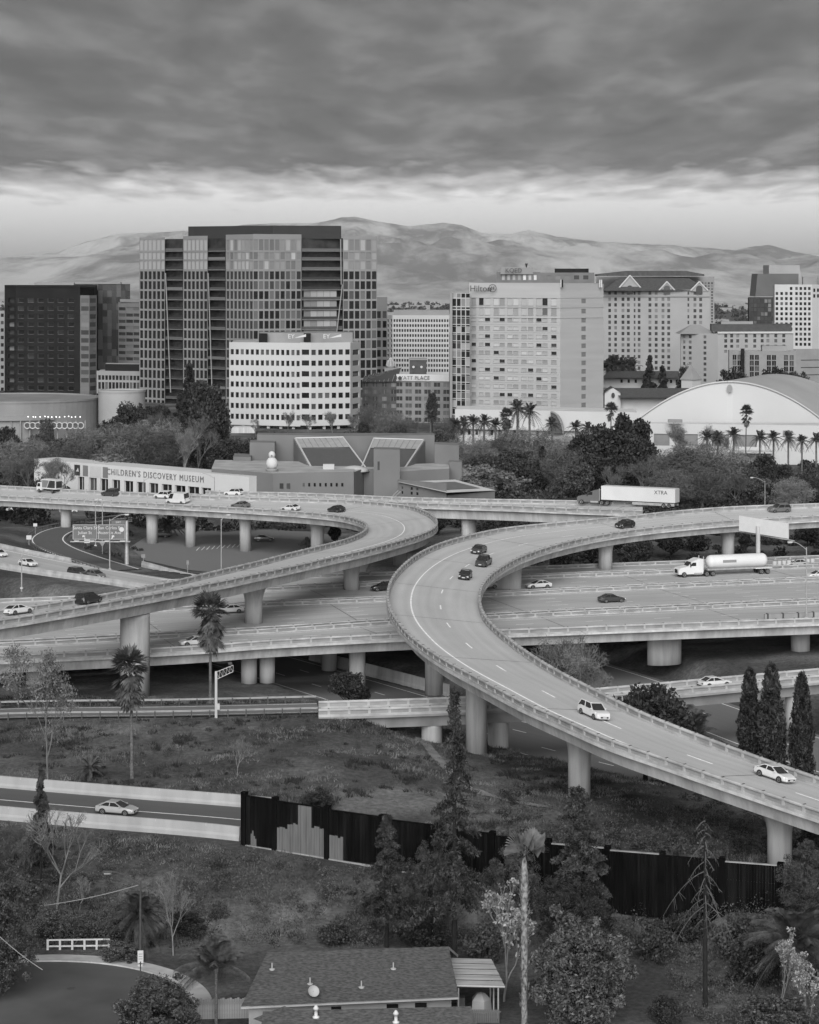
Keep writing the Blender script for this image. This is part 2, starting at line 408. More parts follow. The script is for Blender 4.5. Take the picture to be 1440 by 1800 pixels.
def bridge(name, label, A, B, depth=1.75, m=deck_mat, inset=0.9, lines=(), dashes=(), pier_px=(), spacing=2.7, cat='bridge', group=None, par=(True, True), low=(False, False), gm=None):
    "elevated road between edge A and edge B (numpy curves of equal length)"
    mid = (A + B) / 2; k = len(mid) // 2
    root = empty(name, tuple(mid[k]), 0, label, cat, group)
    # everything is built in world coordinates and hung under the thing's empty
    inv = Matrix.Translation(-Vector(mid[k]))
    parts = []
    parts.append(ribbon('deck', A, B, m, None, 0.0, 6))
    sd = (B - A); wid = np.linalg.norm(sd, axis=1); sdn = sd / wid[:, None]
    mb = MB(); n = 8; K = len(mid); i0 = 0
    for q in range(K):
        w = wid[q]; prof = [(-0.25, -0.02), (w+0.25, -0.02), (w+0.25, -0.32), (w-inset, -0.5), (w-inset-0.35, -depth), (inset+0.35, -depth), (inset, -0.5), (-0.25, -0.32)]
        for (o, h) in prof: mb.v.append((A[q,0]+sdn[q,0]*o, A[q,1]+sdn[q,1]*o, A[q,2]+sdn[q,2]*o+h))
    for q in range(K - 1):
        for k2 in range(n):
            j = (k2 + 1) % n; mb.face((q*n+k2, q*n+j, (q+1)*n+j, (q+1)*n+k2))
    mb.face(range(n)); mb.face([(K-1)*n+k2 for k2 in reversed(range(n))])
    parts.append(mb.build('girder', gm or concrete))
    if par[0]: parts.append(parapet(None, A, spacing, low[0]))
    if par[1]: parts.append(parapet(None, B, spacing, low[1]))
    for f, wd in lines: parts.append(strip(None, 'edge_line', A + (B - A) * f, wd))
    for f, ln, gap in dashes:
        c = A + (B - A) * f; s = np.concatenate([[0], np.cumsum(np.linalg.norm(np.diff(c, axis=0), axis=1))])
        for u in np.arange(gap, s[-1] - ln, ln + gap):
            uu = np.linspace(u, u + ln, 5); seg = np.stack([np.interp(uu, s, c[:, q]) for q in range(3)], 1)
            parts.append(strip(None, 'lane_dash', seg, 0.22))
    cl = np.concatenate([[0], np.cumsum(np.linalg.norm(np.diff(mid, axis=0), axis=1))])
    for u in np.arange(16, cl[-1] - 4, 31):
        i = int(np.searchsorted(cl, u)); jv = (tangents(mid)[i])*0.07; mj = MB(); up_ = np.array([0, 0, .009]); mj.quad(A[i]+(B[i]-A[i])*.02-jv+up_, B[i]-(B[i]-A[i])*.02-jv+up_, B[i]-(B[i]-A[i])*.02+jv+up_, A[i]+(B[i]-A[i])*.02+jv+up_); parts.append(mj.build('expansion_joint', steel_dark))
    for pc in pier_px:
        px, zb, rx, ry, flare = pc[:5]; fr = pc[7] if len(pc) > 7 else 0.5; mp_ = A + (B - A) * fr
        pr = 720 + F * mp_[:, 0] / mp_[:, 1]
        rngs = range(K) if len(pc) < 6 else range(int(pc[5]*K), int(pc[6]*K))
        q = min(rngs, key=lambda i: abs(pr[i] - px)); zt = mp_[q, 2] - depth + 0.05; h = zt - zb
        mb = MB(); pf = [(rx, ry, 0)]
        for t in np.linspace(0, 1, 7): pf.append((rx*(1+flare*t**2.2), ry*(1+flare*0.75*t**2.2), h - min(3.2, h*0.5)*(1-t)))
        mb.lathe(pf, 20)
        a = math.atan2(sdn[q, 1], sdn[q, 0])
        parts.append(mb.build('pier', concrete_pale, None, True, (mp_[q, 0], mp_[q, 1], zb), a))
    for p in parts: p.parent = root; p.matrix_parent_inverse = inv
    ROADS[root.name] = (A, B)
    return root

# ------------------------------------------------------------------ the lie of the land
CTRL = [(-100,1800,0),(200,1800,0),(500,1800,0),(800,1800,0),(1100,1800,0),(1440,1790,0),(0,1680,0),(300,1690,0),(600,1650,0),(850,1665,0),(1000,1700,0),(1250,1745,0),(1550,1700,0),
 (-100,1590,1),(100,1570,1.6),(300,1570,1.7),(500,1575,1.7),(700,1590,1.5),(900,1620,1.2),(1100,1660,1.0),(1350,1665,1.0),
 (-100,1430,4),(0,1440,4),(200,1458,4),(430,1482,4),(600,1518,3.8),(700,1530,3.6),(900,1565,3.2),(1100,1590,2.8),(1370,1612,2.6),(1550,1625,2.5),
 (500,1415,4),(700,1440,3.8),(900,1470,3.5),(1100,1500,3.3),(1370,1540,3),(1600,1560,3),
 (0,1350,4.6),(230,1345,4.6),(430,1380,4.4),(600,1350,5),(0,1290,5.6),(230,1290,5.8),(430,1290,5.8),(600,1290,5.5),(-100,1265,6.3),(0,1262,6.3),(230,1258,6.3),(430,1255,6.4),(580,1258,6.2),
 (700,1290,4),(750,1300,2.5),(760,1340,3.6),(900,1400,3.4),(850,1325,2.2),(1000,1330,0.5),(1000,1390,3),(1150,1410,3),(1300,1460,2.8),(1380,1518,2.6),(1440,1450,2.5),(1200,1370,1.5),
 (232,1238,4),(0,1220,4),(100,1200,3),(300,1215,3),(440,1218,2),(484,1226,2),(370,1230,4),(550,1235,1),(0,1180,2),(200,1180,2),(1155,1202,1),(1300,1165,1.5),(1440,1160,2),(800,1130,-0.5),(1000,1120,0.5),
 (1250,1245,-0.5),(1440,1230,0),(1350,1300,-0.5),(1440,1330,0.5),(300,1120,1),(600,1120,0),(300,1050,2),(600,1060,1),(1000,1050,2),(1300,1050,2),
 (0,1010,6.5),(-100,985,7.5),(150,985,7),(0,950,7),(100,935,5),(60,905,3),(-100,900,3),(250,960,3.5),(400,1000,2.2),(300,930,2),(437,968,2),(600,960,2),(640,1000,2.2),(800,960,3),
 (960,985,4.5),(1200,970,5),(1440,965,5),(1600,960,5),(1100,945,4),(1300,940,4),(700,925,1),(0,880,1),(1440,900,2),(900,900,1)]
cp = [tuple(P(*c)) for c in CTRL]
for Yf in (640, 720, 900):
    for t in np.linspace(-0.26, 0.26, 9): cp.append((t*Yf, Yf, 0))
for t in np.linspace(-0.3, 0.3, 7): cp.append((t*150, 150, 0))
cp = np.array(cp)
_K = np.linalg.norm(cp[:, None, :2] - cp[None, :, :2], axis=2); _K = np.block([[_K, np.ones((len(cp), 1))], [np.ones((1, len(cp))), np.zeros((1, 1))]])
_W = np.linalg.solve(_K + np.eye(len(_K)) * 0.02, np.concatenate([cp[:, 2], [0]]))
CARVE = []     # (centre points, half width, below)
def gz(x, y, carve=True, rough=True):
    x = np.atleast_1d(np.asarray(x, float)); y = np.atleast_1d(np.asarray(y, float)); sh = x.shape; x, y = x.ravel(), y.ravel()
    z = np.zeros_like(x)
    for a in range(0, len(x), 20000):
        sl = slice(a, a + 20000); d = np.hypot(x[sl, None] - cp[None, :, 0], y[sl, None] - cp[None, :, 1])
        z[sl] = d @ _W[:-1] + _W[-1]
    fade = np.clip((700 - y) / 80, 0, 1); z = np.clip(z, -2.5, 8.2) * fade
    if rough: z = z + ((fbm(x/7, y/7, 4, 5) - 0.5) * 0.9 + (fbm(x/1.7, y/1.7, 2, 9) - 0.5) * 0.3) * np.clip((420 - y) / 60, 0, 1) * np.clip((z - 0.25) / 0.6, 0, 1)
    if carve:
        for C, hw, dz in CARVE:
            m = (x > C[:, 0].min()-hw-8) & (x < C[:, 0].max()+hw+8) & (y > C[:, 1].min()-hw-8) & (y < C[:, 1].max()+hw+8)
            idx = np.nonzero(m)[0]
            for a in range(0, len(idx), 20000):
                ii = idx[a:a+20000]; d = np.hypot(x[ii, None] - C[None, :, 0], y[ii, None] - C[None, :, 1])
                j = d.argmin(1); dm = d[np.arange(len(ii)), j]; w = np.clip((dm - hw - 0.8) / 5.0, 0, 1); w = w*w*(3-2*w)
                z[ii] = (C[j, 2] - dz) * (1 - w) + z[ii] * w
    return z.reshape(sh)
def ground(x, y): return float(gz(x, y)[0])
def PG(px, py):
    "the point of the ground seen at this pixel"
    z = 0.0
    for _ in range(12): p = P(px, py, z); z = 0.5*z + 0.5*float(gz(p.x, p.y)[0])
    return P(px, py, z)

# ------------------------------------------------------------------ road lines (heights first, so that the ground can be cut to them)
s_mid = spline([P(-250,1388,4), P(0,1410,4), P(200,1427,4), P(430,1446,4), P(650,1474,3.9), P(900,1516,3.5), P(1200,1543,3.2), P(1600,1582,3.0)], 2)
CARVE.append((s_mid, 8.0, 0.18))
e_mid = spline([P(-300,1270,6.4), P(0,1254,6.4), P(300,1250,6.4), P(560,1244,6.4)], 2); CARVE.append((e_mid, 4.5, 0.2))
F1 = np.array([(-75,455,-1.5),(-40,409,-1.5),(-23,384,-1.5),(-9,362,-1.5),(3.4,343,-1.5),(17.8,324,-1.5),(30.7,307,-1.5),(46,288,-1.3),(62,270,-1)])
F2 = np.array([(0,440,-1.5),(14,408,-1.5),(30,378,-1.5),(44,345,-1.5),(56,315,-1.5),(72,282,-1.3)])
f1 = spline(F1, 3); f2 = spline(F2, 3); CARVE.append((f1, 9.5, 0.2)); CARVE.append((f2, 8.5, 0.2))
g_far = spline([P(-200,915,8), P(0,962,8), P(150,993,8), P(250,1010,8), P(330,1022,8)], 2); g_near = spline([P(-200,958,8), P(0,998,8), P(180,1024,8), P(300,1043,8)], 2)
g_mid = spline([P(-200,936,8), P(0,980,8), P(165,1008,8), P(315,1032,8)], 3); CARVE.append((g_mid, 13, 0.22))
h_mid = spline([P(215,1002,7.7), P(150,982,7.2), P(98,962,6.2), P(84,946,5.3), P(110,931,4.6), P(170,921,4), P(240,912,3.4), P(330,905,3)], 2)
CARVE.append((h_mid, 4.6, 0.2))
park = [P(228,962,2.2), P(255,985,2.2), P(330,1002,2.2), P(440,1012,2.2), P(640,1012,2.2), P(660,965,2.2), P(560,935,2.2), P(330,926,2.2), P(262,940,2.2)]
pk = np.array([tuple(P(a, b, 2.2)) for a in range(270, 660, 16) for b in range(938, 1014, 6)]); CARVE.append((pk, 4.0, 0.16))
CARVE.append((np.array([(x, y, 0.0) for x in np.arange(-75, 76, 2.5) for y in np.arange(150, 221, 2.5) if not (x > 26 and y > 206)]), 1.2, 0.03))

# ------------------------------------------------------------------ ground sheet
rows = np.concatenate([np.arange(110, 190, 5), np.arange(190, 350, 0.85), np.arange(350, 620, 2.6), np.arange(620, 1500, 22), np.arange(1500, 5000, 140), np.arange(5000, 17001, 600)])
tcol = np.linspace(-1, 1, 221)
hw = np.where(rows < 2000, 0.2 * rows + 34, 0.26 * rows); GX = tcol[None, :] * hw[:, None]; GY = np.repeat(rows[:, None], len(tcol), 1)
GZ = gz(GX, GY); GZ = np.where(GY > 4300, GZ - 2, GZ)
nr, nc = GX.shape
ids = np.arange(nr * nc).reshape(nr, nc)
fq = np.stack([ids[:-1, :-1], ids[:-1, 1:], ids[1:, 1:], ids[1:, :-1]], -1).reshape(-1, 4)
def np_mesh(name, verts, quads, m, smooth=False):
    me = bpy.data.meshes.new(name); k = quads.shape[1]
    me.vertices.add(len(verts)); me.vertices.foreach_set('co', np.asarray(verts, np.float32).ravel())
    me.loops.add(quads.size); me.loops.foreach_set('vertex_index', quads.astype(np.int32).ravel())
    me.polygons.add(len(quads)); me.polygons.foreach_set('loop_start', np.arange(0, quads.size, k, dtype=np.int32))
    if smooth: me.polygons.foreach_set('use_smooth', np.ones(len(quads), bool))
    for q in (m if isinstance(m, list) else [m]): me.materials.append(q)
    me.update(calc_edges=True); me.validate(); return me
def ground_mat():
    m = bpy.data.materials.new('weedy_ground'); m.use_nodes = True; N, L = m.node_tree.nodes, m.node_tree.links; b = N['Principled BSDF']
    b.inputs['Roughness'].default_value = 0.95; b.inputs['Specular IOR Level'].default_value = 0.1
    t = N.new('ShaderNodeTexCoord')
    def noise(sc, det, rg=0.55):
        n = N.new('ShaderNodeTexNoise'); n.inputs['Scale'].default_value = sc; n.inputs['Detail'].default_value = det; n.inputs['Roughness'].default_value = rg
        L.new(t.outputs['Object'], n.inputs['Vector']); return n.outputs['Fac']
    def ramp(f, *st):
        r = N.new('ShaderNodeValToRGB')
        while len(r.color_ramp.elements) < len(st): r.color_ramp.elements.new(0.5)
        for e, (p, v) in zip(r.color_ramp.elements, st): e.position = p; e.color = (v, v, v, 1)
        L.new(f, r.inputs[0]); return r.outputs[0]
    big = ramp(noise(0.06, 6, 0.6), (0.3, 0.03), (0.5, 0.075), (0.7, 0.16)); fine = ramp(noise(1.6, 5, 0.7), (0.3, 0.55), (0.7, 1.45))
    mx = N.new('ShaderNodeMixRGB'); mx.blend_type = 'MULTIPLY'; mx.inputs[0].default_value = 1; L.new(big, mx.inputs[1]); L.new(fine, mx.inputs[2])
    L.new(mx.outputs[0], b.inputs['Base Color'])
    bp = N.new('ShaderNodeBump'); bp.inputs['Strength'].default_value = 0.8; bp.inputs['Distance'].default_value = 0.25
    L.new(noise(2.5, 6, 0.7), bp.inputs['Height']); L.new(bp.outputs[0], b.inputs['Normal'])
    return m
g_mat = ground_mat()
tag(link('ground', np_mesh('ground', np.stack([GX, GY, GZ], -1).reshape(-1, 3), fq, g_mat, True)), kind='structure')

# ------------------------------------------------------------------ roads that lie on the ground
def road(name, c, hw_, m, lines=(), dashes=(), lift=0.0):
    A, B = offset(c, -hw_), offset(c, hw_); o = ribbon(name, A, B, m, None, lift, 6); tag(o, kind='structure'); ROADS[name] = (A, B)
    for f, w in lines: strip(o, 'edge_line', A + (B - A) * f, w)
    for f, ln, gap in dashes:
        q = A + (B - A) * f; s = np.concatenate([[0], np.cumsum(np.linalg.norm(np.diff(q, axis=0), axis=1))])
        for u in np.arange(gap, s[-1] - ln, ln + gap):
            uu = np.linspace(u, u + ln, 4); strip(o, 'lane_dash', np.stack([np.interp(uu, s, q[:, k]) for k in range(3)], 1), 0.2)
    return o
road('on_ramp_road', s_mid, 6.4, asphalt, ((0.42, 0.2), (0.91, 0.2)))
road('hill_ramp_road', e_mid, 3.6, asphalt_grey, ((0.1, 0.15), (0.9, 0.15)))
road('lower_freeway_road', f1, 8.6, asphalt_grey, ((0.08, 0.2), (0.92, 0.2)), ((0.36, 3, 9), (0.64, 3, 9)))
road('lower_slip_road', f2, 7.6, asphalt_grey, ((0.08, 0.2), (0.92, 0.2)), ((0.5, 3, 9),))
nG = min(len(g_far), len(g_near)); gi = np.linspace(0, 1, 60)
rs = lambda c: np.stack([np.interp(gi, np.linspace(0, 1, len(c)), c[:, k]) for k in range(3)], 1)
o = ribbon('merge_road', rs(g_far), rs(g_near), main_mat, None, 0, 6); tag(o, kind='structure'); ROADS['merge_road'] = (rs(g_far), rs(g_near))
strip(o, 'edge_line', rs(g_far)*0.9 + rs(g_near)*0.1, 0.25)
o = road('loop_ramp_road', h_mid, 4.0, asphalt, ((0.08, 0.25), (0.92, 0.25)))
mb = MB(); mb.poly([(p.x, p.y, 2.2) for p in park]); o = mb.build('parking_lot', asphalt_grey); tag(o, kind='structure')
if o.data.polygons[0].normal.z < 0: o.data.flip_normals()
for k in range(9):      # slanting bay lines
    a = P(345 + k*9, 968 - k*0.8, 2.215); b_ = P(351 + k*9, 962 - k*0.8, 2.215); strip(o, 'bay_line', np.array([tuple(a), tuple((a+b_)/2), tuple(b_)]), 0.14)

# ------------------------------------------------------------------ flyovers
c_out = spline(pxpts([(1640,876,16.2),(1440,884,16.2),(1300,889,16.2),(1200,896,16.2),(1100,906,16.2),(960,919,16.2),(880,928,16.2),(813,942,16.2),(763,958,16.2),(723,980,16.2),(693,1010,16.2),(682,1040,16.1),(687,1070,16),(707,1100,15.8),(733,1125,15.5),(780,1157,15.2),(847,1193,14.8),(913,1228,14.4),(978,1257,13.9),(1067,1296,13.3),(1169,1331,12.6),(1244,1357,12.1),(1316,1381,11.6),(1400,1409,11.1),(1440,1422,10.9),(1560,1462,10.2),(1760,1528,9.2),(1960,1594,8.3)], RAIL), 2)
c_in = spline(pxpts([(1640,897,14.8),(1440,905,14.8),(1383,909,14.8),(1300,912,14.8),(1193,921,14.8),(1127,928,14.8),(1060,938,14.8),(1010,948,14.8),(960,961,14.8),(913,978,14.8),(880,996,14.8),(857,1014,14.8),(845,1034,14.8),(843,1054,14.7),(850,1077,14.6),(867,1098,14.4),(890,1117,14.2),(923,1142,14),(978,1176,13.7),(1049,1212,13.3),(1111,1243,12.8),(1178,1271,12.3),(1244,1296,11.8),(1333,1329,11.2),(1440,1366,10.5),(1560,1404,9.8),(1760,1466,8.8),(1960,1526,7.9)], RAIL), 1.0)
A, B = pair_edges(c_out, c_in)
bridge('curved_flyover', 'pale concrete flyover sweeping in an S curve down towards the cypresses', A, B, 1.85, deck_mat, 0.8, ((0.25, 0.25),), ((0.57, 4.0, 12.0),),
  [(1275,4.8,1.45,1.2,0.6,0,0.25),(1060,7.9,1.4,1.2,0.6,0,0.35),(890,4.5,3.0,1.3,0.2,0.1,0.5),(757,1.6,1.35,1.3,0.0,0.3,0.65),(835,2.0,1.4,1.35,0.0,0.4,0.75),(1022,3.0,1.35,1.25,0.75,0.5,0.85),(1376,2.4,1.35,1.25,0.7,0.6,1),(1720,1.0,1.35,1.25,0.7,0.7,1)])
b_out = spline(pxpts([(-200,846,10.8),(0,853,11.4),(133,860,11.9),(267,866,12.3),(380,871,12.7),(480,874,13),(613,878,13.7),(713,887,14.3),(747,897,14.5),(763,907,14.6),(768,917,14.7),(763,927,14.9),(740,938,15.1),(700,950,15.4),(647,964,15.8),(580,979,16.1),(513,994,16.4),(447,1008,16.7),(400,1018,16.9),(300,1037,17.4),(200,1055,17.8),(100,1072,18),(0,1088,18.1),(-200,1116,18.3)], RAIL), 2)
b_in = spline(pxpts([(-200,862,9.8),(0,870,10.4),(133,877,10.8),(300,885,11.3),(480,895,12),(580,903,12.5),(620,910,12.8),(640,917,13),(646,924,13.2),(638,934,13.5),(613,945,13.9),(580,954,14.3),(513,970,14.7),(447,987,15.1),(380,1002,15.5),(300,1021,15.9),(200,1040,16.3),(100,1057,16.6),(0,1071,16.8),(-200,1098,17.1)], RAIL), 1.0)
A, B = pair_edges(b_out, b_in)
bridge('hairpin_flyover', 'concrete flyover making a hairpin bend in front of the angular museum', A, B, 1.9, deck_mat, 0.8, ((0.46, 0.22),), (),
  [(111,2.2,1.3,1.2,0.3,0,0.4),(272,2.2,1.35,1.3,0.4,0,0.4),(332,2.2,1.2,1.15,0.1,0,0.4),(437,2.1,1.35,1.25,0.5,0,0.45),(563,2.1,1.6,1.3,0.7,0,0.45),(703,7.9,1.3,1.25,0.4,0.45,0.75),(616,7.9,1.4,1.3,0.6,0.5,0.8),(446,7.9,1.45,1.35,0.6,0.55,0.9),(232,3.4,2.15,2.15,0.0,0.7,1,0.3)])
def bypx(ptsA, ptsB, step=3):
    a, b = spline(pxpts(ptsA, RAIL), step), spline(pxpts(ptsB, RAIL), 1.0); return pair_edges(a, b)
A, B = bypx([(330,866.5,12.5),(380,869.5,12.7),(480,871.5,13.1),(560,873.5,13.5),(700,881.5,14),(800,885,14.4),(900,888,14.9),(1000,892,15.3),(1130,896.5,15.8)], [(330,860,12.5),(380,862.5,12.7),(480,864.5,13.1),(560,866.5,13.5),(700,873,14),(800,875.5,14.4),(900,877,14.9),(1000,879,15.3),(1130,881,15.8)])
bridge('connector_bridge', 'straight concrete connector bridge carrying the white semi-trailer behind the flyovers', A, B, 2.4, deck_mat, 0.8, ((0.1, 0.2),), (), [(832,1.0,2.2,1.4,0.1)])
# the freeway itself: four carriageways side by side on low viaducts
MZ = 8.0
def cway(name, label, near, far, lines, dashes, piers, depth=1.9, low=(True, True)):
    A, B = bypx([(x, y, MZ) for x, y in near], [(x, y, MZ) for x, y in far])
    return bridge(name, label, A, B, depth, main_mat, 1.0, lines, dashes, piers, 3.2, group='freeway carriageways', low=low)
def lineY(pts, dD):
    "the same parapet line moved dD metres further off"
    out = []
    for x, y in pts:
        D = F * (CAM_H - MZ - RAIL) / (y - YH); D2 = D + dD; out.append((x, YH + F * (CAM_H - MZ - RAIL) / D2))
    return out
L1 = [(-260,1161),(0,1151),(200,1142),(360,1133),(480,1124),(713,1112),(960,1103),(1193,1094),(1440,1085),(1700,1076)]
L2 = [(-260,1135),(0,1126),(200,1116),(480,1101),(693,1087),(960,1073),(1200,1062),(1440,1051),(1700,1040)]
L3 = [(-260,1086),(0,1077),(200,1068),(480,1055),(680,1047),(960,1034),(1200,1023),(1440,1012),(1700,1001)]
L4 = [(-260,1058),(0,1049),(200,1041),(520,1027),(700,1018),(960,1007),(1200,998),(1440,988),(1700,979)]
L5 = [(280,1016),(520,1007),(700,1001),(960,991),(1200,982),(1440,973),(1700,964)]
cway('freeway_viaduct', 'nearest freeway carriageway with dark underside crossing the full width', L1, L2, ((0.08, 0.2), (0.9, 0.2)), ((0.36, 3, 9), (0.62, 3, 9)),
  [(440,1.5,1.25,1.25,0),(484,1.4,1.2,1.2,0),(1153,0.8,1.5,3.0,0),(1403,1.5,1.6,1.6,0),(640,-1.2,1.3,1.3,0),(70,2.4,1.6,1.6,0),(1000,0.2,1.4,1.4,0)], low=(False, True))
cway('freeway_viaduct', 'second freeway carriageway from the front with the dark sedan near the inner ramp edge', lineY(L2, 2.6), L3, ((0.06, 0.2), (0.94, 0.2)), ((0.25, 3, 9), (0.42, 3, 9), (0.59, 3, 9), (0.76, 3, 9)),
  [(590,-1.2,1.3,1.3,0),(1288,1.8,1.5,1.5,0),(400,1.2,1.5,1.5,0),(850,0,1.4,1.4,0)])
cway('freeway_viaduct', 'third freeway carriageway carrying the white tanker truck', lineY(L3, 2.2), L4, ((0.08, 0.2), (0.92, 0.2)), ((0.35, 3, 9), (0.63, 3, 9)), [(700,0.5,1.3,1.3,0),(1100,1.8,1.3,1.3,0)])
cway('freeway_viaduct', 'farthest freeway carriageway running behind the white tanker truck', lineY(L4[2:], 2.2), L5, ((0.1, 0.2),), ((0.5, 3, 9),), [(760,1.5,1.3,1.3,0),(1200,4.0,1.3,1.3,0)])
# low ramp bridge in front of the cypresses
A, B = bypx([(560,1246,6.4),(640,1244,6.4),(760,1240,6.5),(870,1235,6.6),(1000,1227,6.8),(1130,1215,7),(1250,1204,7.1),(1440,1186,7.3),(1640,1168,7.5)],
            [(560,1232,6.4),(640,1230,6.4),(760,1226,6.5),(870,1221,6.6),(1000,1213,6.8),(1130,1202,7),(1250,1191,7.1),(1440,1174,7.3),(1640,1157,7.5)])
bridge('ramp_bridge', 'low concrete ramp bridge with a white sedan passing behind the three cypresses', A, B, 1.9, deck_mat, 0.7, ((0.12, 0.15), (0.88, 0.15)), (), [(757,-0.4,1.7,1.4,0),(890,-1.4,1.6,1.4,0),(1150,-1.0,1.6,1.3,0),(1390,-0.6,1.6,1.3,0)], 2.7, gm=concrete_dark)  # darker girder: shade of the flyover above is put into its colour

# ------------------------------------------------------------------ far hills and the valley floor before them
sky_px = [(-700,470),(-300,462),(0,452),(60,447),(100,443),(150,426),(210,412),(240,411),(330,404),(400,399),(480,392),(555,391),(600,383),(625,381),(660,388),(700,395),(720,398),(780,390),(812,394),(850,408),(900,410),(930,405),(980,417),(1050,425),(1110,430),(1180,432),(1250,438),(1290,441),(1330,434),(1352,432),(1400,445),(1440,450),(1700,458),(2200,465)]
YC = 14000.0
hy = np.concatenate([np.linspace(4300, 13800, 260), np.linspace(13860, 16500, 26)]); ht = np.linspace(-0.3, 0.3, 760)
HX = ht[None, :] * hy[:, None]; HY = np.repeat(hy[:, None], len(ht), 1)
px_ = 720 + F * ht; crest = CAM_H + (YH - np.interp(px_, [a for a, _ in sky_px], [b for _, b in sky_px])) * YC / F
t = np.clip((HY - 4300) / (YC - 4300), 0, 1.0)
ridge = 1 - np.abs(2 * fbm(HX/620 + 3 + 0.5*fbm(HX/900, HY/3000, 2, 5), HY/3600, 4, 21, 0.45) - 1)          # spurs and gullies
ridge2 = 1 - np.abs(2 * fbm(HX/230 + HY/2500, HY/1500, 3, 33, 0.5) - 1)
front = np.exp(-((HY - 8200 - 900*np.sin(HX/900)) / 1700)**2) * (70 + 120 * fbm(HX/900, HY*0 + 2, 3, 41))
env = t**1.7 * (0.72 + 0.28*t)
HZ = -3 + crest[None, :] * env + front * (ridge**2) * 0.55 + (ridge - 0.62) * 230 * t * np.clip((1.02 - t) * 3.2, 0, 1) + (ridge2 - 0.6) * 70 * t * np.clip((1.02 - t) * 4, 0.04, 1)
ridge3 = 1 - np.abs(2 * fbm(HX/95 - HY/1800, HY/620, 4, 55, 0.6) - 1)
HZ = HZ + (ridge3 - 0.55) * 34 * t * np.clip((1.03 - t) * 5, 0.15, 1)
HZ = np.where(HY > YC, crest[None, :] * np.clip(1 - (HY - YC) / 2600, 0, 1) + 0*HX, HZ); HZ = np.where(HY < 4350, -6, HZ)
lim = CAM_H + (crest[None, :] - CAM_H) * HY / YC - 2          # nothing in front rises above the skyline
HZ = np.minimum(HZ, np.where(HY < YC - 150, lim, 1e9))
ids = np.arange(HX.size).reshape(HX.shape); fq = np.stack([ids[:-1, :-1], ids[:-1, 1:], ids[1:, 1:], ids[1:, :-1]], -1).reshape(-1, 4)
hm = bpy.data.materials.new('hill_grass_and_scrub'); hm.use_nodes = True; N, L = hm.node_tree.nodes, hm.node_tree.links; b_ = N['Principled BSDF']
b_.inputs['Roughness'].default_value = 0.95; b_.inputs['Specular IOR Level'].default_value = 0.0
tcn = N.new('ShaderNodeTexCoord'); mp = N.new('ShaderNodeMapping'); mp.inputs['Scale'].default_value = (1/420, 1/3300, 1/400); L.new(tcn.outputs['Object'], mp.inputs[0])
n_ = N.new('ShaderNodeTexNoise'); n_.inputs['Scale'].default_value = 1.0; n_.inputs['Detail'].default_value = 7; n_.inputs['Roughness'].default_value = 0.55; n_.inputs['Distortion'].default_value = 0.6; L.new(mp.outputs[0], n_.inputs['Vector'])
r_ = N.new('ShaderNodeValToRGB'); e = r_.color_ramp.elements; e[0].position = 0.4; e[0].color = (0.18,)*3 + (1,); e[1].position = 0.6; e[1].color = (0.4,)*3 + (1,)
mp2 = N.new('ShaderNodeMapping'); mp2.inputs['Scale'].default_value = (1/70, 1/420, 1/60); L.new(tcn.outputs['Object'], mp2.inputs[0])
n2_ = N.new('ShaderNodeTexNoise'); n2_.inputs['Scale'].default_value = 1.0; n2_.inputs['Detail'].default_value = 5; n2_.inputs['Roughness'].default_value = 0.7; L.new(mp2.outputs[0], n2_.inputs['Vector'])
ad = N.new('ShaderNodeMath'); ad.operation = 'MULTIPLY_ADD'; L.new(n2_.outputs['Fac'], ad.inputs[0]); ad.inputs[1].default_value = 0.35; L.new(n_.outputs['Fac'], ad.inputs[2])
sb_ = N.new('ShaderNodeMath'); sb_.operation = 'SUBTRACT'; L.new(ad.outputs[0], sb_.inputs[0]); sb_.inputs[1].default_value = 0.175
L.new(sb_.outputs[0], r_.inputs[0]); L.new(r_.outputs[0], b_.inputs['Base Color'])
tag(link('hills', np_mesh('hills', np.stack([HX, HY, HZ], -1).reshape(-1, 3), fq, hm, True)), kind='structure')

# ------------------------------------------------------------------ buildings
WCOUNT = {}
PANES = {}
def pane_mesh(w, h, glass, frame, kind):
    key = (round(w, 2), round(h, 2), glass.name, frame.name if frame else '', kind)
    if key in PANES: return PANES[key]
    mb = MB(); mb.box(-w/2, w/2, 0, 0.08, 0, h)
    if frame:
        if 'v' in kind: mb.box(-0.06, 0.06, -0.06, 0.0, 0, h, 1)
        if 'h' in kind: mb.box(-w/2, w/2, -0.06, 0.0, h*0.3, h*0.3+0.1, 1)
        if 'f' in kind:
            t = min(0.14, w*0.08); mb.box(-w/2, -w/2+t, -0.07, 0, 0, h, 1); mb.box(w/2-t, w/2, -0.07, 0, 0, h, 1); mb.box(-w/2+t, w/2-t, -0.07, 0, 0, t, 1); mb.box(-w/2+t, w/2-t, -0.07, 0, h-t, h, 1)
        if 's' in kind: mb.box(-w/2-0.15, w/2+0.15, -0.55, -0.1, -0.16, 0, 1)
    PANES[key] = mb.mesh('window', [glass] + ([frame] if frame else [])); return PANES[key]
def pxcols(c0, c1, n, w):
    return [(c - w/2, c + w/2) for c in np.linspace(c0, c1, n)]
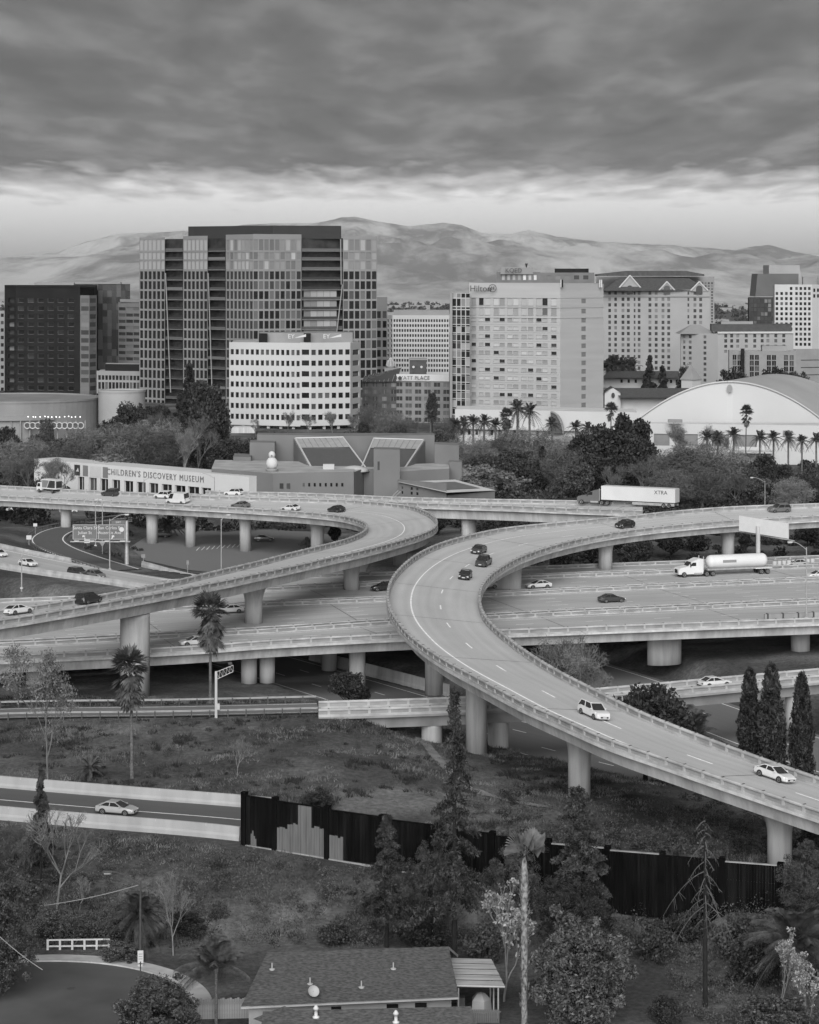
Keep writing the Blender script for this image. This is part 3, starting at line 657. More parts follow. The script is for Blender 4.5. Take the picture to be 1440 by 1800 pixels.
def facade(root, a, b, ytop, ybot, cols, rows, wall, glass, depth=0.4, skip=(), frame=None, kind='', cap=290, wname='wall'):
    "a wall from (px, Y) a to (px, Y) b with real openings; every window is a piece of its own"
    A = Vector((xat(*a), a[1])); B = Vector((xat(*b), b[1])); d = (B - A); Lh = d.length; d.normalize(); nin = Vector((-d.y, d.x))
    if nin.y < 0 and abs(nin.y) > 0.05: nin = -nin
    Ym = (a[1] + b[1]) / 2; zt, zb = zat(ytop, Ym), zat(ybot, Ym)
    U = sorted((max(0, (c0 - a[0]) / (b[0] - a[0]) * Lh), min(Lh, (c1 - a[0]) / (b[0] - a[0]) * Lh)) for c0, c1 in cols)
    V = sorted((zat(y1, Ym), zat(y0, Ym)) for y0, y1 in rows); V = [(max(zb, p), min(zt, q)) for p, q in V]
    mb = MB(); pt = lambda u, z, k=0.0: (A.x + d.x*u + nin.x*k, A.y + d.y*u + nin.y*k, z)
    def wq(u0, u1, z0, z1):
        if u1 - u0 > 1e-3 and z1 - z0 > 1e-3: mb.quad(pt(u0, z0), pt(u1, z0), pt(u1, z1), pt(u0, z1))
    zc = zb; rz = math.atan2(d.y, d.x); wins = []
    if (nin - Vector((-d.y, d.x))).length > 0.1: rz += math.pi
    for ri, (z0, z1) in enumerate(V):
        wq(0, Lh, zc, z0); uc = 0
        for ci, (u0, u1) in enumerate(U):
            if (ci, len(V)-1-ri) in skip: continue
            wq(uc, u0, z0, z1); uc = u1; wins.append((u0, u1, z0, z1))
            mb.quad(pt(u0, z0), pt(u0, z0, depth), pt(u0, z1, depth), pt(u0, z1)); mb.quad(pt(u1, z0), pt(u1, z1), pt(u1, z1, depth), pt(u1, z0, depth))
            mb.quad(pt(u0, z0), pt(u1, z0), pt(u1, z0, depth), pt(u0, z0, depth)); mb.quad(pt(u0, z1), pt(u0, z1, depth), pt(u1, z1, depth), pt(u1, z1))
        wq(uc, Lh, z0, z1); zc = z1
    wq(0, Lh, zc, zt)
    o = mb.build(wname, wall, None); put(root, o)
    rest = MB()
    for (u0, u1, z0, z1) in wins:
        k = WCOUNT.get(root.name, 0); um = (u0 + u1) / 2; p = pt(um, z0, depth - 0.06)
        if k < cap:
            put(root, link('window', pane_mesh(u1 - u0, z1 - z0, glass, frame, kind), None, p, rz)); WCOUNT[root.name] = k + 1
        else: rest.quad(pt(u0, z0, depth-0.04), pt(u1, z0, depth-0.04), pt(u1, z1, depth-0.04), pt(u0, z1, depth-0.04))
    if rest.v: put(root, tag(rest.build('window_grid', glass), kind='stuff'))
    return o
def put(root, o):
    "hangs something built in place under a thing"
    o.parent = root; o.matrix_parent_inverse = Matrix.Translation(-root.location); return o
def house(name, label, px, Y, cat='building', group=None, z=0.0):
    return empty(name, (xat(px, Y), Y, z), 0, label, cat, group)
def block(root, name, corners, ytop, ybot, m, back=25, mt=None, shrink=0.0, Yref=None):
    "a plain volume: visible corners (px, Y) from left to right, closed at the back"
    pts = [Vector((xat(*c), c[1])) for c in corners]; cen = sum(pts, Vector((0, 0))) / len(pts) + Vector((0, back/2))
    pts = [pts[k] + (cen - pts[k]).normalized() * shrink for k in range(len(pts))]
    pts = pts + [pts[-1] + Vector((pts[-1].x/pts[-1].y*back*0.6, back)), pts[0] + Vector((pts[0].x/pts[0].y*back*0.6, back))]
    Ym = Yref or sum(c[1] for c in corners) / len(corners); mb = MB()
    mb.prism([(p.x, p.y) for p in pts], zat(ybot, Ym), zat(ytop, Ym), 0, 1 if mt else None)
    return put(root, mb.build(name, [m, mt] if mt else m))
def slab(root, name, corners, y0, y1, m, out=0.4, back=2.0):
    return block(root, name, [(c[0], c[1] - out) for c in corners], y0, y1, m, back)
gl_dark = window_mat('glass_dark', 0.008, 0.09, 0.3, 0.1)
gl_mid = window_mat('glass_mid', 0.03, 0.16, 0.35)
gl_hotel = window_mat('glass_hotel_sky_painted', 0.015, 0.36, 0.87, 0.25, 0.17)  # mostly pale panes: reflected light is put into the glass colour
gl_grid = window_mat('glass_office', 0.015, 0.04, 0.5, 0.2)
w_white = mat('office_white_precast', 0.37, 0.85, 0.07, 0.05)
w_tower = mat('tower_frame_metal', 0.18, 0.6, 0.1, 0.05)
w_dark = mat('dark_brown_facing', 0.012, 0.8, 0.2, 0.1, spec=0.1)
w_grey = mat('grey_stucco', 0.2, 0.85, 0.1, 0.08)
w_hotel = mat('hotel_concrete_panels', 0.29, 0.85, 0.07, 0.12, stretch=(0.2, 0.2, 3))
w_museum = mat('museum_stucco', 0.135, 0.9, 0.12, 0.07)
w_brick = mat('brick_facing', 0.06, 0.9, 0.25, 0.4, 0.2, 20)
roof_dark = mat('roof_tiles_dark', 0.055, 0.85, 0.25, 0.4, 0.4, 6, stretch=(3, 3, 1))
roof_grey = mat('flat_roof_gravel', 0.3, 0.9, 0.2, 0.2)
sign_pale = mat('sign_pale', 0.42, 0.5, 0.03, 1)
sign_dark = mat('sign_dark', 0.03, 0.5, 0.1, 1)
letter_grey = mat('letter_grey', 0.15, 0.6, 0.05, 1)
FACE = (R(90), 0, 0)

# white office block with the rows of square windows
r = house('office_building', 'white office block with rows of square dark windows and lettered rooftop screen', 520, 950)
ER = [(y - 4.6, y + 4.6) for y in (619, 638, 657, 676, 695, 714, 733)]
facade(r, (403, 958), (528, 946), 602, 748, pxcols(408.3, 524, 14, 5.6), ER, w_white, gl_dark, 0.5)
facade(r, (528, 946), (546, 945), 602, 748, [(530.5, 543.5)], ER, w_white, gl_dark, 0.5)
facade(r, (546, 945), (616, 951), 602, 748, pxcols(551.5, 611, 6, 7.8), ER, w_white, gl_dark, 0.5)
facade(r, (616, 951), (633, 962), 602, 748, [(620, 631.5)], ER, w_white, gl_dark, 0.5)
block(r, 'core', [(403, 958), (528, 946), (546, 945), (616, 951), (633, 962)], 603, 742, w_white, 32, roof_grey, 1.0)
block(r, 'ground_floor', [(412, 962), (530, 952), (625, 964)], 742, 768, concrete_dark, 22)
for k, x in enumerate((406, 428, 450, 472, 494, 516, 545, 570, 595, 622)):
    mb = MB(); Yc = np.interp(x, [403, 530, 546, 616, 633], [959, 948, 947, 953, 963]); mb.box(-0.6, 0.6, -0.6, 0.6, 0, 2.2); put(r, mb.build('column', w_white, None, False, (xat(x, Yc), Yc, 0)))
w_screen = mat('rooftop_screen', 0.2, 0.7, 0.08, 0.2)
block(r, 'rooftop_screen', [(456, 958), (540, 955), (620, 962)], 585, 603, w_screen, 18)
block(r, 'plant_box', [(455, 955), (470, 955)], 586, 603, w_dark, 6); block(r, 'plant_box', [(534, 952), (546, 952)], 586, 601, w_dark, 5)
for x in (515, 577):
    t_ = text('letters', 'EY', r, 2.6, (0, 0, 0), FACE, sign_pale, 0.1); t_.location = at(x - 3, 591.5, 951) - r.location
    mb = MB(); p = at(x + 2, 594, 951); mb.poly([(p.x, p.y, p.z), (p.x + 5, p.y, p.z + 1.6), (p.x + 5, p.y, p.z + 0.5)]); put(r, mb.build('swoosh', sign_pale))
mb = MB(); mb.box(-8, 8, -6, 3, 0, 2.4); put(r, mb.build('parking_deck', concrete, None, False, (xat(415, 930), 930, 0)))

# tall glazed tower with balcony slots
r = house('glass_tower', 'tallest glazed tower with pale grid frame, stacked balcony slots and dark penthouse', 450, 1110)
TR = [(421, 440), (443.5, 455.5), (458.5, 473)] + [(y + 1.9, y + 15.8) for y in np.arange(475, 708, 17.35)]
def twr(x0, x1, n, w):
    Yf = lambda x: np.interp(x, [245, 445, 663], [1150, 1090, 1118]); pit = (x1 - x0) / n
    top = np.interp((x0 + x1)/2, [245, 420, 560, 663], [418, 412, 411, 417])
    cols_ = pxcols(x0 + pit/2, x1 - pit/2, n, w)
    facade(r, (x0, Yf(x0)), (x1, Yf(x1)), top, 474.5, cols_, TR[:3], w_tower, gl_sky_painted, 0.3, cap=300); facade(r, (x0, Yf(x0)), (x1, Yf(x1)), 474.5, 718, cols_, TR[3:], w_tower, gl_tower, 0.35, cap=300)
gl_tower = window_mat('glass_tower_panes', 0.01, 0.12, 0.45, 0.08); gl_sky_painted = window_mat('glass_tower_sky_painted', 0.1, 0.32, 0.6, 0.1)  # top rows get paler glass: the clouds' reflection is painted in
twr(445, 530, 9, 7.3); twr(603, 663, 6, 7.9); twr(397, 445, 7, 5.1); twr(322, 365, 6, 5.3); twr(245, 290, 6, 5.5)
Yf = lambda x: float(np.interp(x, [245, 445, 663], [1150, 1090, 1118]))
block(r, 'core', [(245, 1151), (445, 1091.5), (663, 1119)], 419, 716, mat('tower_recess_glass', 0.03, 0.2, 0.4, 0.3), 40, roof_grey, 5.5)
block(r, 'penthouse', [(331, 1128), (480, 1104), (599, 1112)], 397, 420, mat('penthouse_cladding', 0.02, 0.7, 0.1, 0.2), 22)
slab_m = mat('balcony_slab', 0.14, 0.8, 0.15, 0.5)
for (x0, x1) in ((291, 321), (366, 396), (531, 602)):
    for k, (ya, yb) in enumerate(TR):
        if x0 == 531 and k > 9: continue
        block(r, 'balcony', [(x0, Yf(x0) + 0.6), (x1, Yf(x1) + 0.6)], yb + 0.6, yb + 2.0, slab_m, 5.0)
        mb = MB(); a_, b2 = Vector((xat(x0, Yf(x0)+0.5), Yf(x0)+0.5)), Vector((xat(x1, Yf(x1)+0.5), Yf(x1)+0.5)); z_ = zat(yb + 0.4, Yf(x0))
        mb.quad((a_.x, a_.y, z_), (b2.x, b2.y, z_), (b2.x, b2.y, z_+1.1), (a_.x, a_.y, z_+1.1)); put(r, mb.build('balustrade', gl_mid))
block(r, 'terrace_front', [(531, Yf(531) + 0.6), (598, Yf(598) + 0.6)], 588, 717, w_tower, 4)
facade(r, (534, Yf(534) + 1.5), (592, Yf(592) + 1.5), 508, 588, pxcols(540, 586, 5, 11), [(y, y + 12.5) for y in (511, 528.5, 546, 563)], slab_m, window_mat('glass_sky_lit', .12, .3, .7, .05), .2, cap=400)  # pale panes with the sky's reflection put into their base colour
for (xa, ya, xb, yb) in ((291, 480, 300, 690), (366, 480, 373, 690), (602, 500, 592, 585), (599, 420, 600, 500)):
    mb = MB(); mb.tube(at(xa, ya, Yf(xa) - 0.4), at(xb, yb, Yf(xb) - 0.4), 0.32, 0.32, 5); put(r, mb.build('fin', w_tower))

# dark block at the left with the framed windows
r = house('office_building', 'dark block with framed square windows and curved glazed bay at the far left', 80, 1190)
DR = [(y - 4, y + 4) for y in np.linspace(528, 696, 13)]
facade(r, (28, 1190), (141, 1182), 503, 702, pxcols(36.5, 124.5, 6, 11), DR, w_dark, window_mat('glass_black', .003, .03, .15, .1), 0.6, frame=mat('window_frame_tan', 0.1, 0.7, 0.1, 1), kind='f')
facade(r, (8, 1196), (28, 1190), 503, 702, [(14, 25)], DR, w_dark, gl_mid, 1.2)
block(r, 'core', [(8, 1197), (141, 1183.5), (170, 1196)], 504, 700, w_dark, 30, w_dark, 1.6)
facade(r, (141, 1182), (157, 1180), 519, 702, [(142.5, 156)], [(y - 3.6, y + 4.2) for y in np.linspace(528, 696, 13)], mat('bay_bands', 0.11, 0.6, 0.1, 0.5), gl_mid, 0.2)
facade(r, (157, 1180), (170, 1186), 519, 702, [(158, 169)], [(y - 3.6, y + 4.2) for y in np.linspace(528, 696, 13)], mat('bay_bands', 0.11, 0.6, 0.1, 0.5), gl_mid, 0.2)
slab(r, 'cornice', [(8, 1196), (28, 1190), (141, 1182), (170, 1188)], 501, 505, w_dark, 0.5, 6)
block(r, 'roof_plant', [(60, 1200), (130, 1198)], 497, 504, w_grey, 8)
r = house('office_building', 'dark checkered slab rising behind the curved glazed bay', 190, 1230)
for i, x in enumerate(np.arange(92, 221, 8.05)):
    for j, y in enumerate(np.arange(499, 670, 11.5)):
        if x < 168 and y > 505: continue
        v = rng.choice((0.022, 0.04, 0.07)); m_ = mat('panel_%03d' % int(v*1000), v, 0.5, 0.1, 0.5)
        Yp = np.interp(x, [92, 221], [1236, 1226]); block(r, 'panel', [(x, Yp), (x + 7.9, Yp - 0.6)], y, y + 11.3, m_, 0.6 + rng.random()*0.4)
block(r, 'core', [(92, 1238), (221, 1228)], 500, 690, w_dark, 26)
block(r, 'roof_plant', [(95, 1236), (212, 1226)], 496, 499, w_grey, 10)
r = house('office_building', 'curved office block banded with glass between the dark slab and tall tower', 228, 1215)
for k, (xa, xb) in enumerate(((208, 221), (221, 234), (234, 248))):
    Ya, Yb = 1226 - k*4, 1222 - k*4
    facade(r, (xa, Ya), (xb, Yb), 531, 642, [(xa + .3, xb - .3)], [(y, y + 5.5) for y in np.arange(540, 636, 11)], mat('band_stone', 0.15, 0.7, 0.1, 0.2), gl_mid, 0.4)
block(r, 'core', [(208, 1228), (248, 1216)], 532, 690, w_dark, 20, roof_grey, 0.8)
block(r, 'roof_plant', [(211, 1224), (246, 1214)], 526, 531, w_grey, 8)
r = house('office_building', 'low pale podium with a two row window grid left of the tall tower', 210, 1160)
facade(r, (170, 1165), (247, 1158), 652, 692, pxcols(175, 243, 12, 4.6), [(660, 668), (672, 684)], w_grey, gl_dark, 0.5)
block(r, 'core', [(170, 1166), (247, 1159)], 653, 700, w_grey, 20, roof_grey, 1.0); block(r, 'upper_floor', [(185, 1168), (247, 1162)], 640, 653, w_dark, 14, roof_grey)
r = house('office_building', 'sliver of a pale office at the left edge behind the dark block', 0, 1260)
facade(r, (-40, 1262), (8, 1258), 546, 700, pxcols(-34, 4, 5, 5), [(y - 3, y + 3) for y in np.arange(554, 695, 13)], w_grey, gl_dark, 0.4); block(r, 'core', [(-40, 1263), (8, 1259)], 547, 700, w_grey, 20, None, 1.0)

# round theatre
r = house('theatre', 'round drum shaped theatre with ring of lamps and scalloped arches at the left', 80, 860)
th_m = mat('theatre_plaster', 0.18, 0.85, 0.12, 0.1)
def drum(cx_px, Y, rad, ytop, name, m, Yfront):
    mb = MB(); n = 72; zt = zat(ytop, Yfront)
    mb.lathe([(rad, 0), (rad, zt - 0.8), (rad + 0.25, zt - 0.8), (rad + 0.25, zt), (rad - 0.6, zt), (rad - 0.6, zt - 0.5), (0.01, zt - 0.5)], n, 0); return put(r, mb.build(name, m, None, False, (xat(cx_px, Y), Y, 0)))
drum(28, 905, 33, 706, 'drum', th_m, 872); drum(214, 900, 9.2, 687, 'stair_drum', mat('theatre_plaster_pale', 0.26, 0.85, 0.1, 0.1), 891)
lampm = bpy.data.materials.new('lit_bulb'); lampm.use_nodes = True; lb = lampm.node_tree.nodes['Principled BSDF']; lb.inputs['Emission Color'].default_value = (1, 1, 1, 1); lb.inputs['Emission Strength'].default_value = 0.8; lb.inputs['Base Color'].default_value = (0.8, 0.8, 0.8, 1)
bm_ = MB(); bm_.lathe([(0.02, -0.2), (0.17, -0.1), (0.2, 0), (0.17, 0.1), (0.02, 0.2)], 6); bulb = bm_.mesh('lamp_bulb', lampm)
for x in np.linspace(43, 141, 15): put(r, link('lamp_bulb', bulb, None, at(x + rng.uniform(-1.5, 1.5), 732.5 + rng.uniform(-.8, .8), 871 + 0.0006*(x - 90)**2)))
mb = MB(); pr_ = []
for k in range(40):
    a_ = R(235 + k * 70/39); pr_.append((math.cos(a_) * 34.2, math.sin(a_) * 34.2))
for k in range(39): (x0, y0), (x1, y1) = pr_[k], pr_[k+1]; mb.quad((x0, y0, 8.4), (x1, y1, 8.4), (x1, y1, 10.2), (x0, y0, 10.2)); mb.quad((x0, y0, 10.2), (x1, y1, 10.2), (x1*0.96, y1*0.96, 10.2), (x0*0.96, y0*0.96, 10.2))
put(r, mb.build('lobby_band', th_m, None, False, (xat(28, 905), 905, 0)))
ring_mb = MB()
for k in range(16): a0, a1 = 2*math.pi*k/16, 2*math.pi*(k+1)/16; ring_mb.tube((1.15*math.cos(a0), 0, 1.15*math.sin(a0)), (1.15*math.cos(a1), 0, 1.15*math.sin(a1)), 0.22, 0.22, 5)
ring_mb.lathe([(0.02, -0.01)], 3, 0, cap=False); ring = ring_mb.mesh('scallop_arch', concrete)
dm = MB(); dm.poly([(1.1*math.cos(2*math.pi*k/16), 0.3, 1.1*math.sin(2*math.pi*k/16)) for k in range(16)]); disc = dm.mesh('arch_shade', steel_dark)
for x in np.linspace(48, 142, 11):
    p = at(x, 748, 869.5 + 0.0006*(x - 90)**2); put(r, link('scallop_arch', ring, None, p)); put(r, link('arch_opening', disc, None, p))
for x in np.linspace(20, 150, 9): mb = MB(); mb.box(-0.25, 0.25, -0.25, 0.25, 0, 8.4); put(r, mb.build('column', th_m, None, False, (xat(x, 872), 872, 0)))

# brick block with lettered parapet, and blocks behind it
r = house('hotel', 'brick and concrete hotel with pale lettered parapet and sloped glass roof', 715, 990)
HR = [(y - 3.6, y + 3.6) for y in np.linspace(676, 738, 6)]
facade(r, (637, 992), (697, 990), 670, 748, pxcols(643, 692, 4, 8), HR, w_brick, gl_mid, 0.3, frame=w_grey, kind='v')
facade(r, (697, 990), (790, 985), 658, 748, pxcols(702, 785, 6, 11), HR, mat('hotel_concrete_grid', 0.16, 0.8, 0.1, 0.3), gl_mid, 0.35, frame=w_grey, kind='v')
block(r, 'core', [(637, 993), (697, 991.5), (790, 986.5)], 672, 745, w_brick, 22, roof_grey, 0.8)
slab(r, 'lettered_parapet', [(697, 990), (790, 985)], 658, 670, sign_pale, 0.5, 1.0)
t_ = text('letters', 'HYATT PLACE', r, 2.3, (0, 0, 0), FACE, sign_dark, 0.06); t_.location = at(726, 664.5, 986.2) - r.location
ic = MB(); ic.lathe([(0.8, 0.0), (0.8, 0.1)], 12); o = put(r, ic.build('emblem', sign_dark)); o.matrix_parent_inverse = Matrix(); o.location = at(703, 664.5, 988) - r.location; o.rotation_euler = FACE
mb = MB(); p = [at(637, 671, 991), at(697, 671, 989), at(706, 646, 1004), at(641, 661, 1006)]; mb.quad(*p); put(r, mb.build('glass_roof', gl_mid))
for k in range(9): mb = MB(); mb.tube(p[0].lerp(p[1], k/8) + Vector((0, -.1, .1)), p[3].lerp(p[2], k/8) + Vector((0, -.1, .1)), 0.12, 0.12, 4); put(r, mb.build('glazing_bar', w_grey))
block(r, 'brick_turret', [(720, 1006), (750, 1005)], 632, 660, w_brick, 7); slab(r, 'turret_cornice', [(719, 1006), (751, 1005)], 630, 633, w_grey, 0.3, 8)
for x in (727, 741): mb = MB(); mb.lathe([(0.55, 0), (0.55, 0.15)], 10); o = put(r, mb.build('round_vent', sign_pale)); o.matrix_parent_inverse = Matrix(); o.location = at(x, 645, 1005.1) - r.location; o.rotation_euler = FACE
r = house('office_building', 'pale office with dense grid of small windows behind the brick hotel', 735, 1300)
GR = [(y - 2.4, y + 2.4) for y in np.linspace(563.5, 651, 11)]
facade(r, (690, 1300), (790, 1296), 554, 660, pxcols(693.5, 787, 21, 3.0), GR, w_white, gl_grid, 0.4); facade(r, (679, 1310), (690, 1300), 554, 660, pxcols(682, 688, 2, 3), GR, w_white, gl_grid, 0.4)
block(r, 'core', [(679, 1311), (690, 1301.5), (792, 1298)], 555, 680, w_white, 25, roof_grey, 0.9); block(r, 'roof_plant', [(692, 1308), (790, 1304)], 545, 555, w_grey, 16)
r = house('office_building', 'narrow dark framed block wedged between tall tower and gridded pale office', 671, 1210)
facade(r, (655, 1212), (681, 1208), 522, 660, pxcols(666, 676, 2, 7), [(y, y + 12) for y in np.arange(547, 655, 17)], w_grey, gl_dark, 0.4); block(r, 'core', [(655, 1213), (681, 1209.5)], 523, 690, w_grey, 20, None, 0.8)
r = house('chapel_dome', 'small ribbed cupola peeping over the brick hotel roof', 687, 1100, 'dome')
mb = MB(); mb.lathe([(2.2, 0), (2.2, 1.2), (2.1, 1.6), (1.6, 3.2), (0.9, 4.4), (0.2, 5.0), (0.1, 6)], 12); put(r, mb.build('cupola', w_grey, None, True, (xat(687, 1100), 1100, zat(647, 1100))))
for k in range(8):
    a_ = k*math.pi/4; mb = MB(); mb.path([(2.25*math.cos(a_), 2.25*math.sin(a_), 1.2), (1.75*math.cos(a_), 1.75*math.sin(a_), 3.1), (0.3*math.cos(a_), 0.3*math.sin(a_), 5)], 0.12, 4); put(r, mb.build('rib', sign_pale, None, False, (xat(687, 1100), 1100, zat(647, 1100))))
block(r, 'base', [(676, 1096), (700, 1096)], 647, 690, w_grey, 10)

# big hotel slab
r = house('hotel', 'large pale concrete hotel slab with mostly pale windows, emblem and glazed stair tower', 930, 950)
hr = [(y - 2.9, y + 2.9) for y in (562, 577, 591.3, 606, 620, 635, 650, 665, 679, 694, 707.5, 722)]
hrows = [(524, 536.5), (541.5, 553.5)] + hr
hc = [(c - w/2, c + w/2) for c, w in ((833, 8), (846.5, 8), (857.5, 9), (873, 9), (883.5, 9), (897, 8.5), (907.5, 9), (922, 9), (933.5, 9), (948, 9), (958.5, 9), (974, 9))]
facade(r, (825, 962), (985, 946), 497, 732, hc, hrows, w_hotel, gl_hotel, 0.3, frame=w_hotel, kind='s')
facade(r, (985, 946), (1061, 962), 499, 732, [(1022, 1030)], [(525, 533), (543, 551)] + [(y - 4, y + 4) for y in (563, 578, 593, 608, 623, 638, 653, 667, 682, 697, 712)], w_hotel, mat('louvre_grey', 0.13, 0.7, 0.2, 3), 0.25)
block(r, 'core', [(825, 963), (985, 947.5), (1061, 964)], 498, 750, w_hotel, 18, roof_grey, 0.9)
for y in (523, 540, 558): slab(r, 'string_course', [(825, 962), (985, 946), (1061, 962)], y - .5, y + .5, w_hotel, 0.25, 0.6)
for y in (570, 584, 599, 613, 628, 642, 657, 672, 686, 700, 715): slab(r, 'floor_joint', [(825, 962), (985, 946)], y - .25, y + .25, w_hotel, 0.12, 0.4)
facade(r, (795, 958), (826, 953), 515, 728, pxcols(798.5, 822.5, 4, 6.6), [(516, 523), (525, 538), (540, 543)] + [q for y in np.arange(545, 722, 14.5) for q in ((y, y + 10), (y + 11.3, y + 14))], mat('stair_frame', 0.34, 0.6, 0.05, 1), window_mat('glass_stair', 0.012, 0.3, 0.6), 0.2, cap=600)
block(r, 'stair_core', [(795, 959), (826, 954)], 516, 735, w_white, 8, None, 0.5); block(r, 'stair_edge', [(791, 958), (795.3, 956)], 513, 735, w_white, 8)
t_ = text('letters', 'Hilton', r, 3.6, (0, 0, 0), FACE, sign_dark, 0.1); t_.location = at(845, 507.5, 958) - r.location; t_.rotation_euler = (R(90), 0, R(-6))
mb = MB()
for k in range(20): a0, a1 = 2*math.pi*k/20, 2*math.pi*(k+1)/20; mb.tube((1.55*math.cos(a0), 0, 1.55*math.sin(a0)), (1.55*math.cos(a1), 0, 1.55*math.sin(a1)), 0.17, 0.17, 4)
mb.tube((-.5, 0, -.7), (-.5, 0, .7), .17, .17, 4); mb.tube((.5, 0, -.7), (.5, 0, .7), .17, .17, 4); mb.tube((-.5, 0, .35), (.5, 0, -.1), .17, .17, 4)
put(r, mb.build('emblem', sign_dark, None, False, at(866, 506.5, 956)))
for x in (987, 988.5, 1055, 1057): mb = MB(); mb.box(-0.35, 0.35, -0.3, 0, 0, 3.2); put(r, mb.build('antenna', w_dark if x % 1 else sign_pale, None, False, at(x, 505, 945.3 if x < 1000 else 959)))
r = house('office_building', 'grey office with lettered roof panel peeking over the big hotel', 955, 1250)
facade(r, (873, 1252), (950, 1248), 478, 510, pxcols(885, 941, 7, 5), [(483, 492)], mat('kq_wall', 0.12, 0.8, 0.1, 0.2), window_mat('glass_pale', 0.2, 0.5, 0.5), 0.4)
facade(r, (950, 1248), (1045, 1246), 479, 510, pxcols(965, 1030, 5, 9), [(484, 491)], mat('kq_wall', 0.12, 0.8, 0.1, 0.2), gl_mid, 0.4)
block(r, 'core', [(873, 1253), (950, 1249.5), (1045, 1247.5)], 479, 700, w_grey, 20, None, 0.8); block(r, 'lettered_panel', [(880, 1250), (937, 1248)], 470, 482, w_grey, 3)
t_ = text('letters', 'KQED', r, 3.4, (0, 0, 0), FACE, sign_dark, 0.1); t_.location = at(903, 475.5, 1247.5) - r.location
block(r, 'roof_plant', [(976, 1254), (1035, 1252)], 472, 480, w_dark, 10)
mb = MB(); mb.tube(at(925.5, 470, 1251), at(925.5, 463, 1251), 0.3, 0.8, 6); put(r, mb.build('antenna', sign_dark))

# gabled hotel
r = house('hotel', 'gabled hotel with dark hipped roof and columns of small windows', 1155, 1180)
gc = [(c - w/2, c + w/2) for c, w in ((1072, 4.6), (1082.5, 4.6), (1095.5, 5), (1105, 5), (1116, 3), (1124, 4.6), (1143, 5), (1154, 5), (1166, 5), (1176, 5), (1210.5, 3), (1222, 5), (1232, 5))]
gr_ = [(y - 2.9, y + 2.9) for y in (515, 526, 536, 546, 556.5, 566.5, 576.5, 586.5, 596.5, 606.5, 616.5, 627, 637, 647)]
w_gab = mat('hotel_sand_stucco', 0.24, 0.85, 0.06, 0.1)
facade(r, (1060, 1186), (1248, 1178), 509, 668, gc, gr_, w_gab, gl_mid, 0.35, skip={(8, 0), (9, 0)})
block(r, 'core', [(1060, 1187), (1248, 1179.5)], 511, 672, w_gab, 22, None, 0.8); block(r, 'side_wing', [(1040, 1190), (1061, 1188)], 511, 668, w_gab, 12)
slab(r, 'cornice', [(1058, 1186), (1250, 1178)], 520, 522, w_grey, 0.5, 1.0)
def hip(root, name, x0, x1, Y, yb, yt, m, depth=22, inset=9, over=2):
    a, b = at(x0 - over, yb, Y - 1), at(x1 + over, yb, Y - 1); zt_ = zat(yt, Y); mb = MB()
    c, d = Vector((b.x, Y + depth, b.z)), Vector((a.x, Y + depth, a.z)); e, f_ = Vector((a.x + inset, Y + depth/2, zt_)), Vector((b.x - inset, Y + depth/2, zt_))
    mb.quad(a, b, f_, e); mb.poly([b, c, f_]); mb.quad(c, d, e, f_); mb.poly([d, a, e]); mb.quad(a, d, c, b); return put(root, mb.build(name, m))
hip(r, 'roof', 1062, 1248, 1180, 511, 489, roof_dark, 24, 10)
for (x0, x1, yp) in ((1084, 1131, 485), (1158, 1187, 496), (1214, 1245, 496)):
    Yg = float(np.interp((x0+x1)/2, [1060, 1248], [1186, 1178])) - 0.8; a, b, c = at(x0, 512, Yg), at(x1, 512, Yg), at((x0+x1)/2, yp, Yg); dY = Vector((0, 9, 0)); mb = MB()
    mb.poly([a, b, c]); mb.poly([a+dY, c+dY, b+dY]); put(r, mb.build('gable', w_gab)); mb = MB(); up = Vector((0, -0.4, 0.35))
    mb.quad(a+up, c+up, c+up+dY, a+up+dY); mb.quad(c+up, b+up, b+up+dY, c+up+dY); put(r, mb.build('gable_roof', roof_dark))
    mb = MB(); mb.tube(a+up, c+up, 0.45, 0.45, 4); mb.tube(c+up, b+up, 0.45, 0.45, 4); put(r, mb.build('gable_trim', w_white))
    mb = MB(); q = at((x0+x1)/2, 508, Yg - 0.06); mb.poly([(q.x + s_*1.7*math.cos(t_), q.y, q.z + 1.9*max(0, math.sin(t_)) ) for s_, t_ in [(1, k*math.pi/10) for k in range(11)]] + [(q.x - 1.7, q.y, q.z - 2.6), (q.x + 1.7, q.y, q.z - 2.6)]); put(r, mb.build('arched_window', gl_mid))
r = house('office_tower', 'pale tower with flat dark overhanging roof behind the gabled hotel', 1150, 1420, 'tower')
facade(r, (1048, 1422), (1256, 1418), 486, 600, pxcols(1235, 1252, 4, 3.2), [(y, y + 3.4) for y in np.arange(496, 590, 5.2)], w_grey, gl_mid, 0.4); block(r, 'core', [(1048, 1423), (1256, 1420)], 487, 700, w_grey, 20, None, 0.9)
mb = MB(); pts = [at(1046, 482, 1416), at(1100, 476, 1416), at(1200, 476, 1416), at(1232, 482, 1416)]; mb.poly(pts + [at(1232, 485, 1416), at(1046, 485, 1416)]); o = put(r, mb.build('roof_canopy', roof_dark)); so = o.modifiers.new('thick', 'SOLIDIFY'); so.thickness = 18; so.offset = -1
mb = MB(); mb.lathe([(0.01, 3.2), (2.4, 2.6), (4.2, 0.8), (4.3, 0)], 14); put(r, mb.build('roof_dome', w_white, None, True, at(1143, 485, 1412)))

